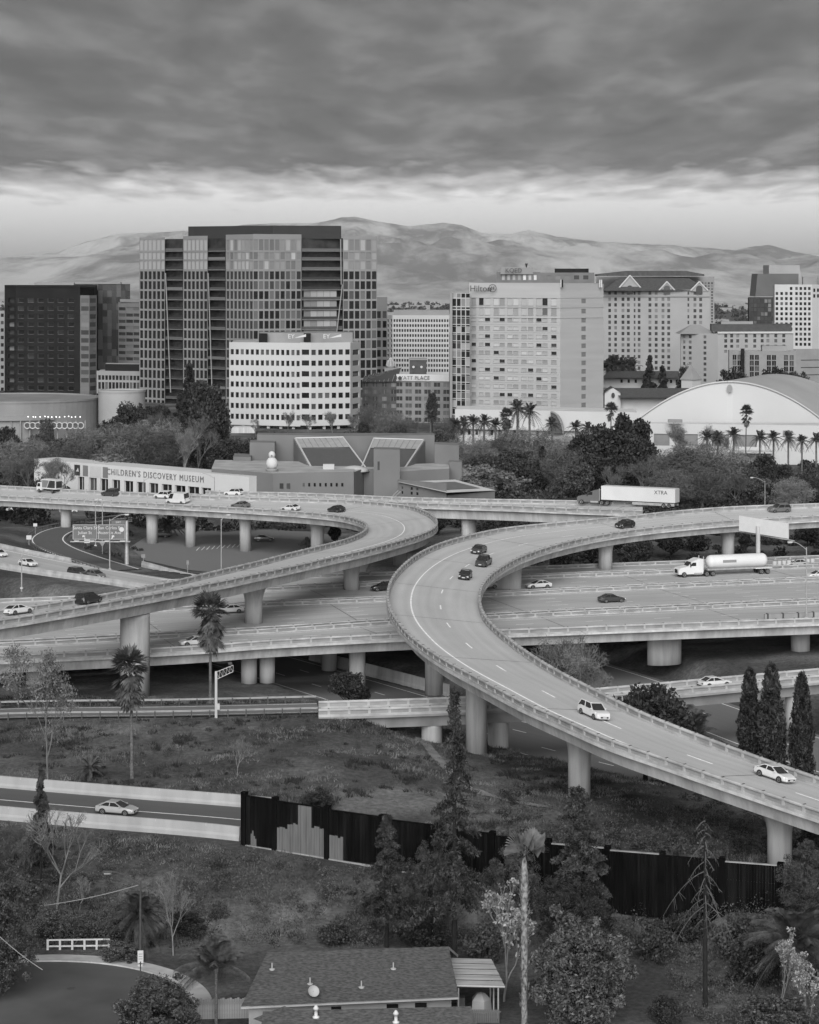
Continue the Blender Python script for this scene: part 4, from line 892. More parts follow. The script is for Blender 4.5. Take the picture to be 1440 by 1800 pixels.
# offices further right
r = house('office_building', 'mid-rise block with dark mansard band and hipped corner before the white tower', 1290, 1085)
facade(r, (1197, 1092), (1262, 1082), 586, 680, [(1201, 1205), (1211, 1216), (1237, 1242)], [(y - 2.6, y + 2.6) for y in np.linspace(592, 668, 9)], w_gab, gl_mid, 0.35)
facade(r, (1262, 1082), (1395, 1086), 584, 680, [(c - 2.6, c + 2.6) for c in (1276, 1286.5, 1297, 1312, 1327, 1340, 1350, 1364, 1378)], [(587, 593), (596, 602), (606, 611), (615, 620)], w_gab, gl_mid, 0.35)
block(r, 'core', [(1197, 1093), (1262, 1083.5), (1395, 1087.5)], 588, 700, w_gab, 20, roof_grey, 0.8)
block(r, 'mansard_band', [(1251, 1086), (1392, 1088)], 570, 583, mat('mansard_tiles', 0.05, 0.8, 0.15, 0.5), 14); slab(r, 'eave', [(1262, 1082), (1395, 1086)], 583, 586, w_white, 0.7, 4)
hip(r, 'roof', 1196, 1258, 1088, 587, 571, w_grey, 16, 7); block(r, 'roof_plant', [(1268, 1092), (1324, 1092)], 565, 571, w_grey, 8)
r = house('office_building', 'low modern office with dark glazed bays below the mansard block', 1360, 1000)
w_lab = mat('lab_panels', 0.18, 0.75, 0.08, 0.3)
for (x0, x1) in ((1288, 1302), (1318, 1334), (1348, 1365), (1378, 1396)): pass
facade(r, (1282, 1004), (1400, 998), 617, 682, pxcols(1291.5, 1300, 2, 6.5) + pxcols(1322, 1331, 2, 7) + pxcols(1352, 1361, 2, 7) + pxcols(1382, 1392, 2, 7), [(y, y + 8.6) for y in (624, 634, 644, 654, 664)], w_lab, gl_dark, 0.5, frame=w_grey, kind='v')
facade(r, (1400, 998), (1470, 1004), 613, 682, [(1408, 1460)], [(y, y + 1.5) for y in (632, 645, 658)], w_lab, gl_mid, 0.3)
block(r, 'core', [(1282, 1005), (1400, 999.5), (1470, 1005)], 618, 690, w_lab, 20, roof_grey, 0.8); slab(r, 'fin_wall', [(1303, 1001), (1309, 1001)], 613, 682, w_dark, 0.6, 3); block(r, 'roof_plant', [(1340, 1006), (1384, 1006)], 608, 617, w_grey, 8)
r = house('office_building', 'white gridded office tower near the right edge', 1400, 1350)
facade(r, (1362, 1356), (1428, 1350), 500, 614, pxcols(1366, 1391, 4, 4.6) + pxcols(1400.5, 1423, 4, 4.4), [(y - 2.6, y + 2.6) for y in np.linspace(507, 605, 12)], w_white, gl_dark, 0.4, skip={(0, 0), (1, 0), (2, 0)}); block(r, 'core', [(1362, 1357), (1428, 1351.5)], 502, 700, w_white, 22, roof_grey, 0.9)
facade(r, (1428, 1350), (1470, 1362), 500, 614, pxcols(1432, 1465, 6, 4), [(507, 513), (517, 523)], w_white, gl_dark, 0.4); block(r, 'glazed_side', [(1428, 1353), (1475, 1363)], 526, 614, mat('dark_curtain_wall', 0.03, 0.25, 0.3, 0.3), 16)
block(r, 'roof_plant', [(1412, 1358), (1436, 1358)], 487, 501, w_grey, 8)
r = house('office_tower', 'dark glass tower with steeply slanted roof at the right', 1350, 1520, 'tower')
facade(r, (1317, 1522), (1364, 1518), 522, 600, pxcols(1321.5, 1359.5, 7, 5), [(y, y + 6) for y in np.arange(526, 590, 7.6)], mat('dark_curtain_wall', 0.03, 0.25, 0.3, 0.3), gl_mid, 0.2); block(r, 'core', [(1317, 1523), (1364, 1519.5)], 523, 700, w_dark, 22, w_grey, 0.9)
for (x0, x1, x2, x3, yb, yt, v, Y) in ((1328, 1404, 1404, 1332, 521, 481, 0.075, 1530), (1352, 1412, 1406, 1352, 521, 466, 0.2, 1560)):
    mb = MB(); a, b, c, d = at(x0, yb, Y), at(x1, yb, Y), at(x2, yt, Y + 12), at(x3, yt, Y + 12); mb.quad(a, b, c, d); q = Vector((0, 26, 0)); mb.quad(b, b+q, c+q, c); mb.quad(a, d, d+q, a+q); mb.quad(d, c, c+q, d+q); mb.quad(a+q, d+q, c+q, b+q)
    put(r, mb.build('slanted_roof', mat('slant_%d' % int(v*1000), v, 0.5, 0.1, 0.1)))
r = house('mission_building', 'low tile roofed building with small windows beside the big hotel', 1130, 1010)
facade(r, (1060, 1012), (1196, 1006), 663, 682, pxcols(1093, 1118, 3, 4) + pxcols(1180, 1190, 2, 4), [(667, 673)], white_wall, gl_dark, 0.3); block(r, 'core', [(1060, 1013), (1196, 1007.5)], 664, 700, white_wall, 14, None, 0.6)
mb = MB(); a, b = at(1056, 664, 1005), at(1198, 664, 1001); mb.quad(a, b, at(1193, 652, 1013), at(1072, 652, 1016)); mb.quad(at(1193, 652, 1013), at(1198, 664, 1024), at(1056, 664, 1026), at(1072, 652, 1016)); put(r, mb.build('roof', roof_dark))
r = house('mission_building', 'white gabled hall with oval window and long tile roof', 1130, 960)
facade(r, (1063, 962), (1091, 960), 690, 735, [], [], w_white, gl_dark, 0.2); block(r, 'core', [(1063, 963), (1091, 961)], 691, 760, w_white, 14)
mb = MB(); mb.poly([at(1063, 690, 962), at(1091, 690, 960), at(1078, 682, 961)]); put(r, mb.build('gable', w_white)); mb = MB(); q = at(1078, 695, 960.4); mb.poly([(q.x + 0.75*math.cos(k*math.pi/8), q.y, q.z + 1.15*math.sin(k*math.pi/8)) for k in range(16)]); put(r, mb.build('oval_window', gl_dark))
block(r, 'long_wing', [(1091, 964), (1215, 958)], 698, 760, white_wall, 14); mb = MB(); a, b, c, d = at(1089, 699, 957), at(1219, 699, 951), at(1212, 682, 966), at(1080, 682, 970); mb.quad(a, b, c, d); mb.quad(d, c, c + Vector((0, 12, -4)), d + Vector((0, 12, -4))); put(r, mb.build('roof', roof_dark))
mb = MB(); a, b, c = at(1060, 692, 961), at(1078, 680.5, 961), at(1093, 692, 959); q = Vector((0, 12, 0)); mb.quad(a, b, b+q, a+q); mb.quad(b, c, c+q, b+q); put(r, mb.build('gable_roof', roof_dark))
r = house('turret_house', 'small white turret with a pointed grey roof above the vaulted hall', 1215, 985)
mb = MB(); c = at(1215, 668, 985); mb.lathe([(4.2, -10), (4.2, 0), (4.6, 0.1), (0.05, 6.2)], 4); put(r, mb.build('tower', w_white, None, False, c)); mb = MB(); mb.lathe([(4.9, 0.0), (0.05, 6.5)], 4); put(r, mb.build('pointed_roof', w_grey, None, False, c + Vector((0, 0, .3))))

# vaulted exhibition hall and the long white convention centre
r = house('vaulted_hall', 'white barrel vaulted exhibition hall with round vent at the right', 1283, 830)
n = 40; axis = Vector((26, 62, 0)); mb = MB(); mw = MB(); Yd = 800
arch = [at(x, y, Yd - 2 + 10*abs(x - 1283)/190) for x, y in [(1283 + 178*t_, 671 + 80*abs(t_)**1.95) for t_ in np.linspace(-1, 1.12, n)]]
for a, b in zip(arch[:-1], arch[1:]): mb.quad(a, b, b + axis, a + axis)
put(r, mb.build('vault_roof', mat('vault_membrane', 0.3, 0.7, 0.08, 0.05), smooth=True))
vm = mat('vault_front', 0.4, 0.8, 0.04, 0.05)
for a, b in zip(arch[:-1], arch[1:]): mw.quad((a.x, a.y + .3, 6), (b.x, b.y + .3, 6), b + Vector((0, .3, -.1)), a + Vector((0, .3, -.1)))
put(r, mw.build('front_wall', vm)); mb = MB(); mb.path(arch, 0.35, 5); put(r, mb.build('arch_rim', w_white))
mb = MB(); q = at(1283, 683, Yd - 2.6); mb.poly([(q.x + 0.95*math.cos(k*math.pi/8), q.y, q.z + 1.45*math.sin(k*math.pi/8)) for k in range(16)]); put(r, mb.build('oval_vent', w_grey))
facade(r, (1115, 782), (1450, 770), 746, 850, [(1150, 1178), (1195, 1228), (1253, 1283), (1293, 1332)], [(764, 785)], vm, mat('shade_panel', 0.16, 0.8, 0.15, 0.3), 0.5)
facade(r, (1450, 770), (1560, 778), 750, 850, [], [], vm, gl_mid); block(r, 'core', [(1115, 783.2), (1450, 771.2), (1560, 779)], 748, 860, white_wall, 12, white_wall, 0.8)
for x0, x1 in ((1377, 1393), (1397, 1415)): slab(r, 'louvre', [(x0, 772.4), (x1, 772)], 757, 766, mat('shade_panel', 0.16, 0.8, 0.15, 0.3), 0.4, 0.6)
slab(r, 'canopy', [(1290, 774), (1360, 772)], 794, 797, w_white, 5, 6); slab(r, 'roof_unit', [(1175, 777), (1200, 776)], 738, 743, w_grey, 1, 3)
r = house('convention_centre', 'long low white convention centre with arched entrance below the big hotel', 950, 850)
facade(r, (800, 862), (1125, 842), 722, 820, pxcols(812, 960, 12, 4.5), [(757, 767)], vm, gl_dark, 0.4); block(r, 'core', [(800, 863), (1125, 843.4)], 724, 830, white_wall, 30, white_wall, 0.8)
mb = MB(); pts = [at(968 + 22*math.sin(t_), 762 - 38*math.cos(t_), 848) for t_ in np.linspace(0, math.pi/2, 12)]; mb.path(pts, 0.5, 5); put(r, mb.build('arch_rib', w_grey))
mb = MB(); mb.poly([p + Vector((0, .2, 0)) for p in pts] + [at(968, 762, 848.2)]); put(r, mb.build('arch_glazing', gl_mid))
slab(r, 'eave', [(800, 862), (1125, 842)], 755, 757, w_white, 2, 2); slab(r, 'portico', [(972, 846), (1015, 845)], 768, 782, w_grey, 2, 2)

# ------------------------------------------------------------------ children's museum: angular stucco masses
r = house('museum', 'angular grey stucco museum with two slanted skylights behind the hairpin flyover', 600, 665, 'museum')
def mass(pts, yt, yb=905, m=w_museum, name='stucco_wing', back=14, mt=None): return block(r, name, pts, yt, yb, m, back, mt)
mass([(452, 690), (600, 684), (764, 688)], 765, back=8); mass([(439, 682), (483, 680)], 778, back=10); mass([(410, 676), (441, 674)], 803, back=12)
mass([(372, 650), (480, 634), (622, 640)], 828, back=30, mt=roof_grey); mass([(622, 640), (640, 652), (662, 650), (700, 642), (790, 652)], 826, back=20, mt=roof_grey)
mass([(657, 641), (703, 639)], 790, back=8); mass([(764, 668), (807, 664)], 782, back=10); mass([(790, 660), (812, 658)], 812, back=8)
mb = MB(); a, b, c = at(806, 905, 660), at(845, 905, 657), at(845, 850, 657); d = at(806, 814, 660); q = Vector((0, 8, 0)); mb.quad(a, b, c, d); mb.quad(d, c, c+q, d+q); mb.quad(b, b+q, c+q, c); put(r, mb.build('sloping_wing', w_museum))
for (tl, tr_, br, bl) in (((516, 771), (605, 769), (648, 826), (546, 826)), ((655, 771), (748, 774), (713, 826), (632, 826))):
    P0 = [at(tl[0], tl[1], 682), at(tr_[0], tr_[1], 680), at(br[0], br[1], 656), at(bl[0], bl[1], 656)]
    mb = MB(); mb.quad(P0[3], P0[2], P0[1], P0[0]); base = [Vector((p.x, p.y, 0)) for p in P0]
    for k in range(4): j = (k+1) % 4; mb.quad(P0[k], P0[j], base[j], base[k])
    put(r, mb.build('skylight_house', w_museum))
    up = Vector((0, -0.25, 0.3)); I = lambda u, v: (P0[0].lerp(P0[1], u)).lerp(P0[3].lerp(P0[2], u), v) + up
    mb = MB(); mb.quad(I(.06, .98), I(.94, .98), I(.94, .36), I(.06, .36)); put(r, mb.build('skylight_panel', mat('skylight_louvres', 0.07, 0.5, 0.15, 2.0)))
    mb = MB(); mb.quad(I(.04, .33), I(.96, .33), I(.96, .04), I(.04, .04)); put(r, mb.build('glazed_ridge', mat('ridge_glass', .26, .4, .1, .5)))
    for k in range(1, 8): mb = MB(); mb.tube(I(.04 + .115*k, .33), I(.04 + .115*k, .04), .13, .13, 4); put(r, mb.build('glazing_bar', w_grey))
    mb = MB(); mb.path([I(.03, 1), I(.03, .02), I(.97, .02), I(.97, 1)], 0.28, 5); put(r, mb.build('frame', w_white))
for x in np.linspace(533, 601, 8):
    mb = MB(); mb.box(-0.42, 0.42, -0.05, 0.3, 0, 0.95); Yw = float(np.interp(x, [480, 622], [634, 640])); put(r, mb.build('window', gl_dark, None, False, at(x, 855, Yw)))
for x in (493, 505): mb = MB(); mb.box(-0.8, 0.8, -0.06, 0.3, 0, 1.5); put(r, mb.build('window', gl_mid, None, False, at(x, 859, float(np.interp(x, [480, 622], [634, 640])))))
mb = MB(); mb.box(-.5, .5, -.06, .3, 0, 2.4); put(r, mb.build('window', sign_dark, None, False, at(667, 826, 640.6)))
mb = MB(); mb.lathe([(4.6, 0), (3.6, 0.8), (1.8, 1.4), (.05, 1.6)], 14); put(r, mb.build('roof_dome', w_white, None, True, at(623, 828, 652)))
mb = MB(); mb.box(-1.6, 1.6, -1.0, 1.0, 0, 2.0); put(r, mb.build('roof_unit', w_white, None, False, at(578, 828, 648)))
r = house('roof_sculpture', 'round white two-ball sculpture standing on the museum roof', 478, 640, 'sculpture', z=zat(829, 640))
mb = MB(); mb.lathe([(.2, 0), (1.6, .1), (1.75, .6), (1.3, .9)], 14); mb.build('base', w_grey, r)
mb = MB(); mb.lathe([(.9, .8), (1.55, 1.4), (1.75, 2.3), (1.5, 3.2), (.9, 3.9), (.05, 4.2)], 16); mb.build('belly', white_wall, r, True)
mb = MB(); mb.lathe([(.05, 3.7), (.7, 3.9), (1.0, 4.5), (.95, 5.1), (.6, 5.6), (.05, 5.8)], 14); mb.build('head', white_wall, r, True); mb = MB(); mb.tube((0, -.8, 4.6), (0, -1.5, 4.5), .3, .15, 6); mb.build('beak', w_grey, r)
# the long white wing with the lettering
r = house('museum_wing', 'long white museum wing with pillars and grey lettering along the flyover', 270, 662)
wa, wb = (60, 697), (438, 636); ops = []
ox = [(137, 148), (156, 170), (176, 190), (197, 211), (218, 234), (240, 256), (262, 278), (284, 302), (307, 326), (330, 350), (354, 371)]
A_ = Vector((xat(*wa), wa[1])); B_ = Vector((xat(*wb), wb[1])); dd = (B_ - A_); LW = dd.length; dd.normalize(); nn_ = Vector((-dd.y, dd.x)); ang = math.atan2(dd.y, dd.x)
def u_of(px):      # metres along the wing for a photo column
    k = (px - 720) / F; return (k * A_.y - A_.x) / (dd.x - k * dd.y)
mb = MB(); wp = lambda u, z, k=0.0: (A_.x + dd.x*u + nn_.x*k, A_.y + dd.y*u + nn_.y*k, z)
mb.quad(wp(0, 3.9), wp(LW, 3.9), wp(LW, 8.1), wp(0, 8.1)); mb.quad(wp(0, 8.1), wp(LW, 8.1), wp(LW, 8.1, 9), wp(0, 8.1, 9)); uc = 0
for x0, x1 in ox: u0, u1 = u_of(x0), u_of(x1); mb.quad(wp(uc, 0), wp(u0, 0), wp(u0, 3.9), wp(uc, 3.9)); mb.quad(wp(u0, 0), wp(u0, 0, .8), wp(u0, 3.9, .8), wp(u0, 3.9)); mb.quad(wp(u1, 0), wp(u1, 3.9), wp(u1, 3.9, .8), wp(u1, 0, .8)); mb.quad(wp(u0, 3.9), wp(u0, 3.9, .8), wp(u1, 3.9, .8), wp(u1, 3.9)); uc = u1
mb.quad(wp(uc, 0), wp(LW, 0), wp(LW, 3.9), wp(uc, 3.9)); mb.quad(wp(LW, 0), wp(LW, 0, 9), wp(LW, 8.1, 9), wp(LW, 8.1))
put(r, mb.build('wall', mat('wing_white', 0.46, 0.8, 0.05, 0.1)))
for x0, x1 in ox:
    u0, u1 = u_of(x0), u_of(x1); mb = MB(); mb.quad(wp(u0, 0, .75), wp(u1, 0, .75), wp(u1, 3.9, .75), wp(u0, 3.9, .75)); put(r, mb.build('window', gl_dark)); mb = MB(); mb.tube(wp((u0+u1)/2, 0, .65), wp((u0+u1)/2, 3.9, .65), .25, .25, 4); put(r, mb.build('mullion', w_grey))
t_ = text('letters', "CHILDREN'S DISCOVERY MUSEUM", r, 2.0, (0, 0, 0), (R(90), 0, ang), letter_grey, 0.08, spacing=1.25); t_.location = Vector(wp(u_of(272), 6.1, -.1)) - r.location; t_.scale = (1.12, 1.25, 1)
for (x0, x1, v) in ((131, 141, sign_dark), (146, 155, letter_grey), (158, 178, sign_pale), (181, 190, letter_grey)):
    mb = MB(); u0, u1 = u_of(x0), u_of(x1); mb.quad(wp(u0, 4.2, -.08), wp(u1, 4.2, -.08), wp(u1, 7.4, -.08), wp(u0, 7.4, -.08)); put(r, mb.build('banner', v))
mb = MB(); u0, u1 = u_of(134), u_of(139); mb.poly([wp(u0, 5.4, -.1), wp(u1, 5.4, -.1), wp((u0+u1)/2+.3, 6.6, -.1)]); put(r, mb.build('banner_mark', sign_pale))
mb = MB(); u0, u1 = u_of(394), u_of(434); mb.quad(wp(u0, 2.4, -.05), wp(u1, 2.4, -.05), wp(u1, 3.4, -.05), wp(u0, 3.4, -.05)); put(r, mb.build('recess_band', w_grey))
r = house('annex', 'low lean-to annex with a large dark roof panel by the connector bridge', 785, 622)
facade(r, (699, 628), (785, 616), 846, 905, [(706, 709), (722, 726), (732, 736)], [(858, 862.5), (866, 871)], mat('annex_grey', 0.13, 0.85, 0.1, 0.2), gl_dark, 0.2); block(r, 'core', [(699, 629), (785, 617), (870, 630)], 866, 910, mat('annex_grey', 0.13, 0.85, 0.1, 0.2), 12)
mb = MB(); a, b, c, d = at(699, 847, 627), at(786, 866, 614), at(872, 862, 630), at(800, 843, 646); mb.quad(a, b, c, d); put(r, mb.build('roof', white_wall)); I = lambda u, v: a.lerp(b, v).lerp(d.lerp(c, v), u) + Vector((0, 0, .12)); mb = MB(); mb.quad(I(.12, .2), I(.12, .8), I(.85, .8), I(.85, .2)); put(r, mb.build('roof_panel', mat('solar_dark', 0.12, 0.5, 0.1, 0.5)))
mb = MB(); mb.tube(at(682, 880, 618), at(700, 862, 620), .2, .2, 4); mb.tube(at(686, 880, 618), at(704, 864, 620), .2, .2, 4); put(r, mb.build('stair_rail', w_grey))

# ------------------------------------------------------------------ vehicles
CARM = {}
def paint(v):
    k = 'car_paint_%03d' % int(v * 1000)
    if k not in MATS: mat(k, v, 0.35, 0.04, 1.0, spec=0.5, coat=0.6)
    return MATS[k]
car_glass = mat('car_glass', 0.02, 0.05, 0.1, 1, spec=0.6)
lamp_glass = mat('lamp_glass', 0.55, 0.15, 0.05, 1, spec=0.6); tail_glass = mat('tail_glass', 0.12, 0.2, 0.05, 1)
rim_mat = mat('wheel_rim', 0.4, 0.35, 0.1, 3, metal=0.7); trim_black = mat('black_trim', 0.02, 0.6, 0.1, 2)
_wm = MB(); _wm.lathe([(0.20, -0.115), (0.30, -0.115), (0.335, -0.07), (0.335, 0.07), (0.30, 0.115), (0.20, 0.115)], 20); tyre_mesh = _wm.mesh('tyre', rubber, True)
_wm = MB(); _wm.lathe([(0.215, -0.09), (0.2, -0.12), (0.07, -0.105), (0.02, -0.125), (0.0, -0.125)], 16); rim_mesh = _wm.mesh('rim', rim_mat)
#            L     W    H     hood  belt  stations (x, width factor, top)                                                                            belt x0,x1  roof x0,x1 wheels  front/rear
KINDS = {
 'sedan': dict(L=4.75, W=1.84, H=1.46, st=[(-2.37,.74,.74),(-2.28,.9,.92),(-1.7,.98,1.0),(-.9,1,.98),(.9,1,.95),(1.5,.99,.9),(2.0,.93,.78),(2.25,.82,.66),(2.37,.68,.5)], belt=(-1.95,1.25), roof=(-1.0,.15), zb=.94, wh=(-1.38,1.42)),
 'hatch': dict(L=4.35, W=1.8, H=1.52, st=[(-2.17,.78,.85),(-2.1,.93,1.0),(-1.5,.99,1.0),(.9,1,.97),(1.5,.98,.9),(1.95,.9,.76),(2.17,.7,.52)], belt=(-2.05,1.2), roof=(-1.55,.1), zb=.96, wh=(-1.28,1.32)),
 'suv': dict(L=4.7, W=1.9, H=1.74, st=[(-2.35,.82,.95),(-2.28,.95,1.1),(-1.6,1,1.1),(1.0,1,1.07),(1.6,.99,1.02),(2.1,.93,.9),(2.35,.78,.6)], belt=(-2.25,1.2), roof=(-1.9,.25), zb=1.05, wh=(-1.4,1.42)),
 'pickup': dict(L=5.6, W=1.95, H=1.85, st=[(-2.8,.95,1.05),(-2.75,.98,1.08),(-.8,.99,1.08),(1.15,1,1.1),(1.8,.99,1.08),(2.5,.95,1.0),(2.8,.85,.7)], belt=(-.95,1.35), roof=(-.75,.55), zb=1.08, wh=(-1.75,1.8)),
 'van': dict(L=5.9, W=2.05, H=2.5, st=[(-2.95,.9,1.2),(-2.9,1,1.25),(1.7,1,1.22),(2.3,.98,1.12),(2.75,.92,1.0),(2.95,.8,.65)], belt=(-2.88,2.3), roof=(-2.8,1.25), zb=1.2, wh=(-1.9,1.95)),
}
CARPROTO = {}
def car_proto(kind, v):
    if (kind, v) in CARPROTO: return None
    K = KINDS[kind]; W = K['W'] / 2; pm = paint(v); root = empty('%s_car' % kind if kind not in ('pickup', 'van') else {'pickup': 'pickup_truck', 'van': 'passenger_van'}[kind]); root['category'] = 'pickup' if kind == 'pickup' else 'van' if kind == 'van' else 'car'
    mb = MB(); st = K['st']; n = 8
    for (x, wf, zt) in st:
        w = W * wf; zb = 0.24 + 0.1 * (1 - wf) * 2; zs = min(zt - 0.06, 0.62)
        for (yy, zz) in ((-w*.88, zb), (-w, zb+.12), (-w, zs), (-w*.93, zt), (w*.93, zt), (w, zs), (w, zb+.12), (w*.88, zb)): mb.v.append((x, yy, zz))
    for q in range(len(st)-1):
        for k in range(n): j = (k+1) % n; mb.face((q*n+k, (q+1)*n+k, (q+1)*n+j, q*n+j))
    mb.face(range(n)); mb.face([(len(st)-1)*n+k for k in reversed(range(n))])
    for x in K['wh']:
        for s_ in (-1, 1):
            pts = [(x + .42*math.cos(t_), s_*(W + .004), .3 + .42*math.sin(t_)) for t_ in np.linspace(-.15, math.pi + .15, 12)]; mb.poly(pts if s_ < 0 else pts[::-1], 1)
    if kind == 'pickup': mb.box(-2.62, -1.1, -W*.85, W*.85, 1.0, 1.095, 1)
    body = mb.build('body', [pm, trim_black], root)
    b0, b1 = K['belt']; r0, r1 = K['roof']; zb, zr = K['zb'], K['H'] - .06; wb, wr = W * .93, W * .76
    if kind == 'van': wr = W * .88
    mb = MB(); lo = [(b0, -wb), (b1 - .25, -wb), (b1, -wb*.8), (b1, wb*.8), (b1 - .25, wb), (b0, wb)]; hi = [(r0, -wr), (r1 - .1, -wr), (r1, -wr*.8), (r1, wr*.8), (r1 - .1, wr), (r0, wr)]
    mb.v += [(x, y, zb - .02) for x, y in lo] + [(x, y, zr) for x, y in hi]
    for k in range(6): j = (k+1) % 6; mb.face((k, j, 6+j, 6+k))
    mb.face(range(6, 12)); mb.build('windows', car_glass, root)
    mb = MB(); mb.v += [(x + (.03 if x > 0 else -.03), y*1.03, zr - .03) for x, y in hi] + [(x*.97, y*.95, zr + .05) for x, y in hi]
    for k in range(6): j = (k+1) % 6; mb.face((k, j, 6+j, 6+k))
    mb.face(range(6, 12)); mb.face(reversed(range(6))); mb.build('roof', pm, root)
    for s_ in (-1, 1):
        mb = MB()
        for t_ in ((0.0, 1.0) if kind in ('pickup',) else (0.0, .47, 1.0)):
            xa, xb = b0 + (b1 - .25 - b0)*t_, r0 + (r1 - .1 - r0)*t_; mb.tube((xa, s_*(wb+.01), zb), (xb, s_*(wr+.01), zr), .055, .05, 4)
        if kind == 'van':
            xm = b0 + (b1 - b0)*.7; mb.quad((b0, s_*(wb+.012), zb), (xm, s_*(wb+.012), zb), (r0 + (r1-r0)*.72, s_*(wr+.012), zr), (r0, s_*(wr+.012), zr))
        mb.build('pillars', pm, root)
        mb = MB(); mb.box(b1 - .55, b1 - .4, s_*(W + .04) - .1, s_*(W + .04) + .1, zb + .02, zb + .16); mb.build('mirror', pm, root)
    for x in K['wh']:
        for s_ in (-1, 1):
            t_ = link('wheel', tyre_mesh, root, (x, s_*(W - .1), .335), 0, (R(90), 0, 0 if s_ < 0 else math.pi)); link('rim', rim_mesh, t_, (0, 0, 0), 0, (math.pi, 0, 0))
    xf, wf_, ztf = st[-3][0], W*st[-3][1], st[-3][2]; xr = st[0][0]
    for s_ in (-1, 1):
        mb = MB(); mb.quad((xf + .05, s_*wf_*1.0, ztf - .2), (xf + .3, s_*wf_*.62, ztf - .24), (xf + .24, s_*wf_*.6, ztf - .06), (xf, s_*wf_*.97, ztf - .03)); mb.box(xf + .06, xf + .3, *sorted((s_*wf_*.6, s_*wf_*.93)), ztf - .26, ztf - .1); mb.build('headlight', lamp_glass, root)
        mb = MB(); mb.box(xr - .03, xr + .2, *sorted((s_*W*.55, s_*W*.86)), st[1][2] - .3, st[1][2] - .12); mb.build('tail_light', tail_glass, root)
    mb = MB(); mb.box(st[-1][0] - .12, st[-1][0] + .03, -W*.55, W*.55, .38, .55); mb.build('grille', trim_black, root)
    mb = MB(); mb.box(xr - .04, xr + .1, -W*.8, W*.8, .32, .44); mb.build('bumper', trim_black, root)
    mb = MB(); mb.box(st[-1][0] - .1, st[-1][0] + .045, -.26, .26, .4, .52); mb.build('number_plate', paint_white, root)
    remember(root); CARPROTO[(kind, v)] = [root, False]
def deck_at(name, px, py, k=0):
    A, B = ROADS[name]; T = np.linspace(.04, .96, 24); Pn = A[:, None, :] * (1 - T)[None, :, None] + B[:, None, :] * T[None, :, None]
    u = 720 + F * Pn[..., 0] / Pn[..., 1]; v = YH + F * (CAM_H - Pn[..., 2]) / Pn[..., 1]; d = (u - px)**2 + (v - py)**2
    i, j = np.unravel_index(d.argmin(), d.shape); i0, i1 = max(0, i-2), min(len(A)-1, i+2); tg = Vector(Pn[i1, j] - Pn[i0, j]).normalized(); rt = Vector(B[i] - A[i]).normalized()
    return Vector(Pn[i, j]), tg, rt
def car(road_, px, py, kind, v, label, flip=False, group=None, pos=None, head=None, tilt=True):
    car_proto(kind, v); pr = CARPROTO[(kind, v)]
    if road_: p, tg, rt = deck_at(road_, px, py)
    else: p = pos; tg = Vector((math.cos(head), math.sin(head), 0)); rt = tg.cross(Vector((0, 0, 1)))
    if flip: tg = -tg
    x = tg.normalized(); up = rt.cross(tg) if rt.cross(tg).z > 0 else tg.cross(rt); up.normalize(); y = up.cross(x)
    rot = Matrix((x, y, up)).transposed().to_euler(); loc = p + up * 0.015
    if not pr[1]:
        o = pr[0]; o.location = loc; o.rotation_euler = rot; pr[1] = True; o['label'] = label
        if group: o['group'] = group
    else: o = copy_tree(pr[0], loc, None, None, label, group, rot)
    return o

V1, V2, V3, V4 = 'freeway_viaduct', 'freeway_viaduct.001', 'freeway_viaduct.002', 'freeway_viaduct.003'
HB, CF = 'hairpin_flyover', 'curved_flyover'
WH, SI, GR, DK, BK = 0.52, 0.3, 0.1, 0.03, 0.012
gC, gH, gF, gP = 'cars on the curved flyover', 'vehicles on the hairpin flyover', 'cars on the freeway', 'parked cars'
car(HB, 194, 872, 'suv', DK, 'dark off-roader on the hairpin flyover right of the box truck', True, gH)
car(HB, 286, 872, 'suv', WH, 'white crossover just ahead of the white van on the hairpin flyover', True, gH)
car(HB, 312, 884, 'van', WH, 'white high-roofed van on the hairpin flyover below the museum lettering', True, gH)
car(HB, 424, 893, 'sedan', GR, 'grey sedan on the hairpin flyover in front of the museum wing end', True, gH)
car(HB, 512, 896, 'sedan', WH, 'white sedan on the hairpin flyover between the grey and black cars', True, gH)
car(HB, 593, 900, 'sedan', BK, 'black sedan entering the hairpin bend', True, gH)
car(HB, 157, 1058, 'suv', BK, 'black wagon climbing the near leg of the hairpin flyover', True, gH)
car(HB, 30, 1075, 'sedan', WH, 'white sedan at the left edge on the near hairpin leg', True, gH)
car(CF, 840, 972, 'sedan', DK, 'dark sedan right behind the dark pickup on the curved flyover', False, gC)
car(CF, 851, 993, 'pickup', DK, 'dark pickup truck rounding the bend of the curved flyover', False, gC)
car(CF, 818, 1020, 'sedan', BK, 'black sedan leading the pickup on the curved flyover', False, gC)
car(CF, 1097, 927, 'hatch', BK, 'black hatchback alone on the far stretch of the curved flyover', False, gC)
car(CF, 1370, 901, 'suv', GR, 'grey sport utility car above the blank white sign panel', False, gC)
car(CF, 1043, 1260, 'suv', WH, 'white crossover coming down the middle of the curved flyover', False, gC)
car(CF, 1361, 1366, 'sedan', WH, 'white sedan at the lower end of the curved flyover', False, gC)
car('merge_road', 50, 995, 'sedan', WH, 'white sedan on the merge road above the dark gap', False, gF)
car('merge_road', -1, 978, 'sedan', WH, 'white car cut off by the left edge on the merge road', False, gF)
car('merge_road', 137, 1014, 'suv', DK, 'dark sport utility car on the merge road near the wall end', False, gF)
car('merge_road', 171, 1016, 'hatch', GR, 'grey hatchback beside the dark car on the merge road', False, gF)
car(V1, 345, 1128, 'sedan', WH, 'white sedan behind the tall palm on the nearest carriageway', True, gF)
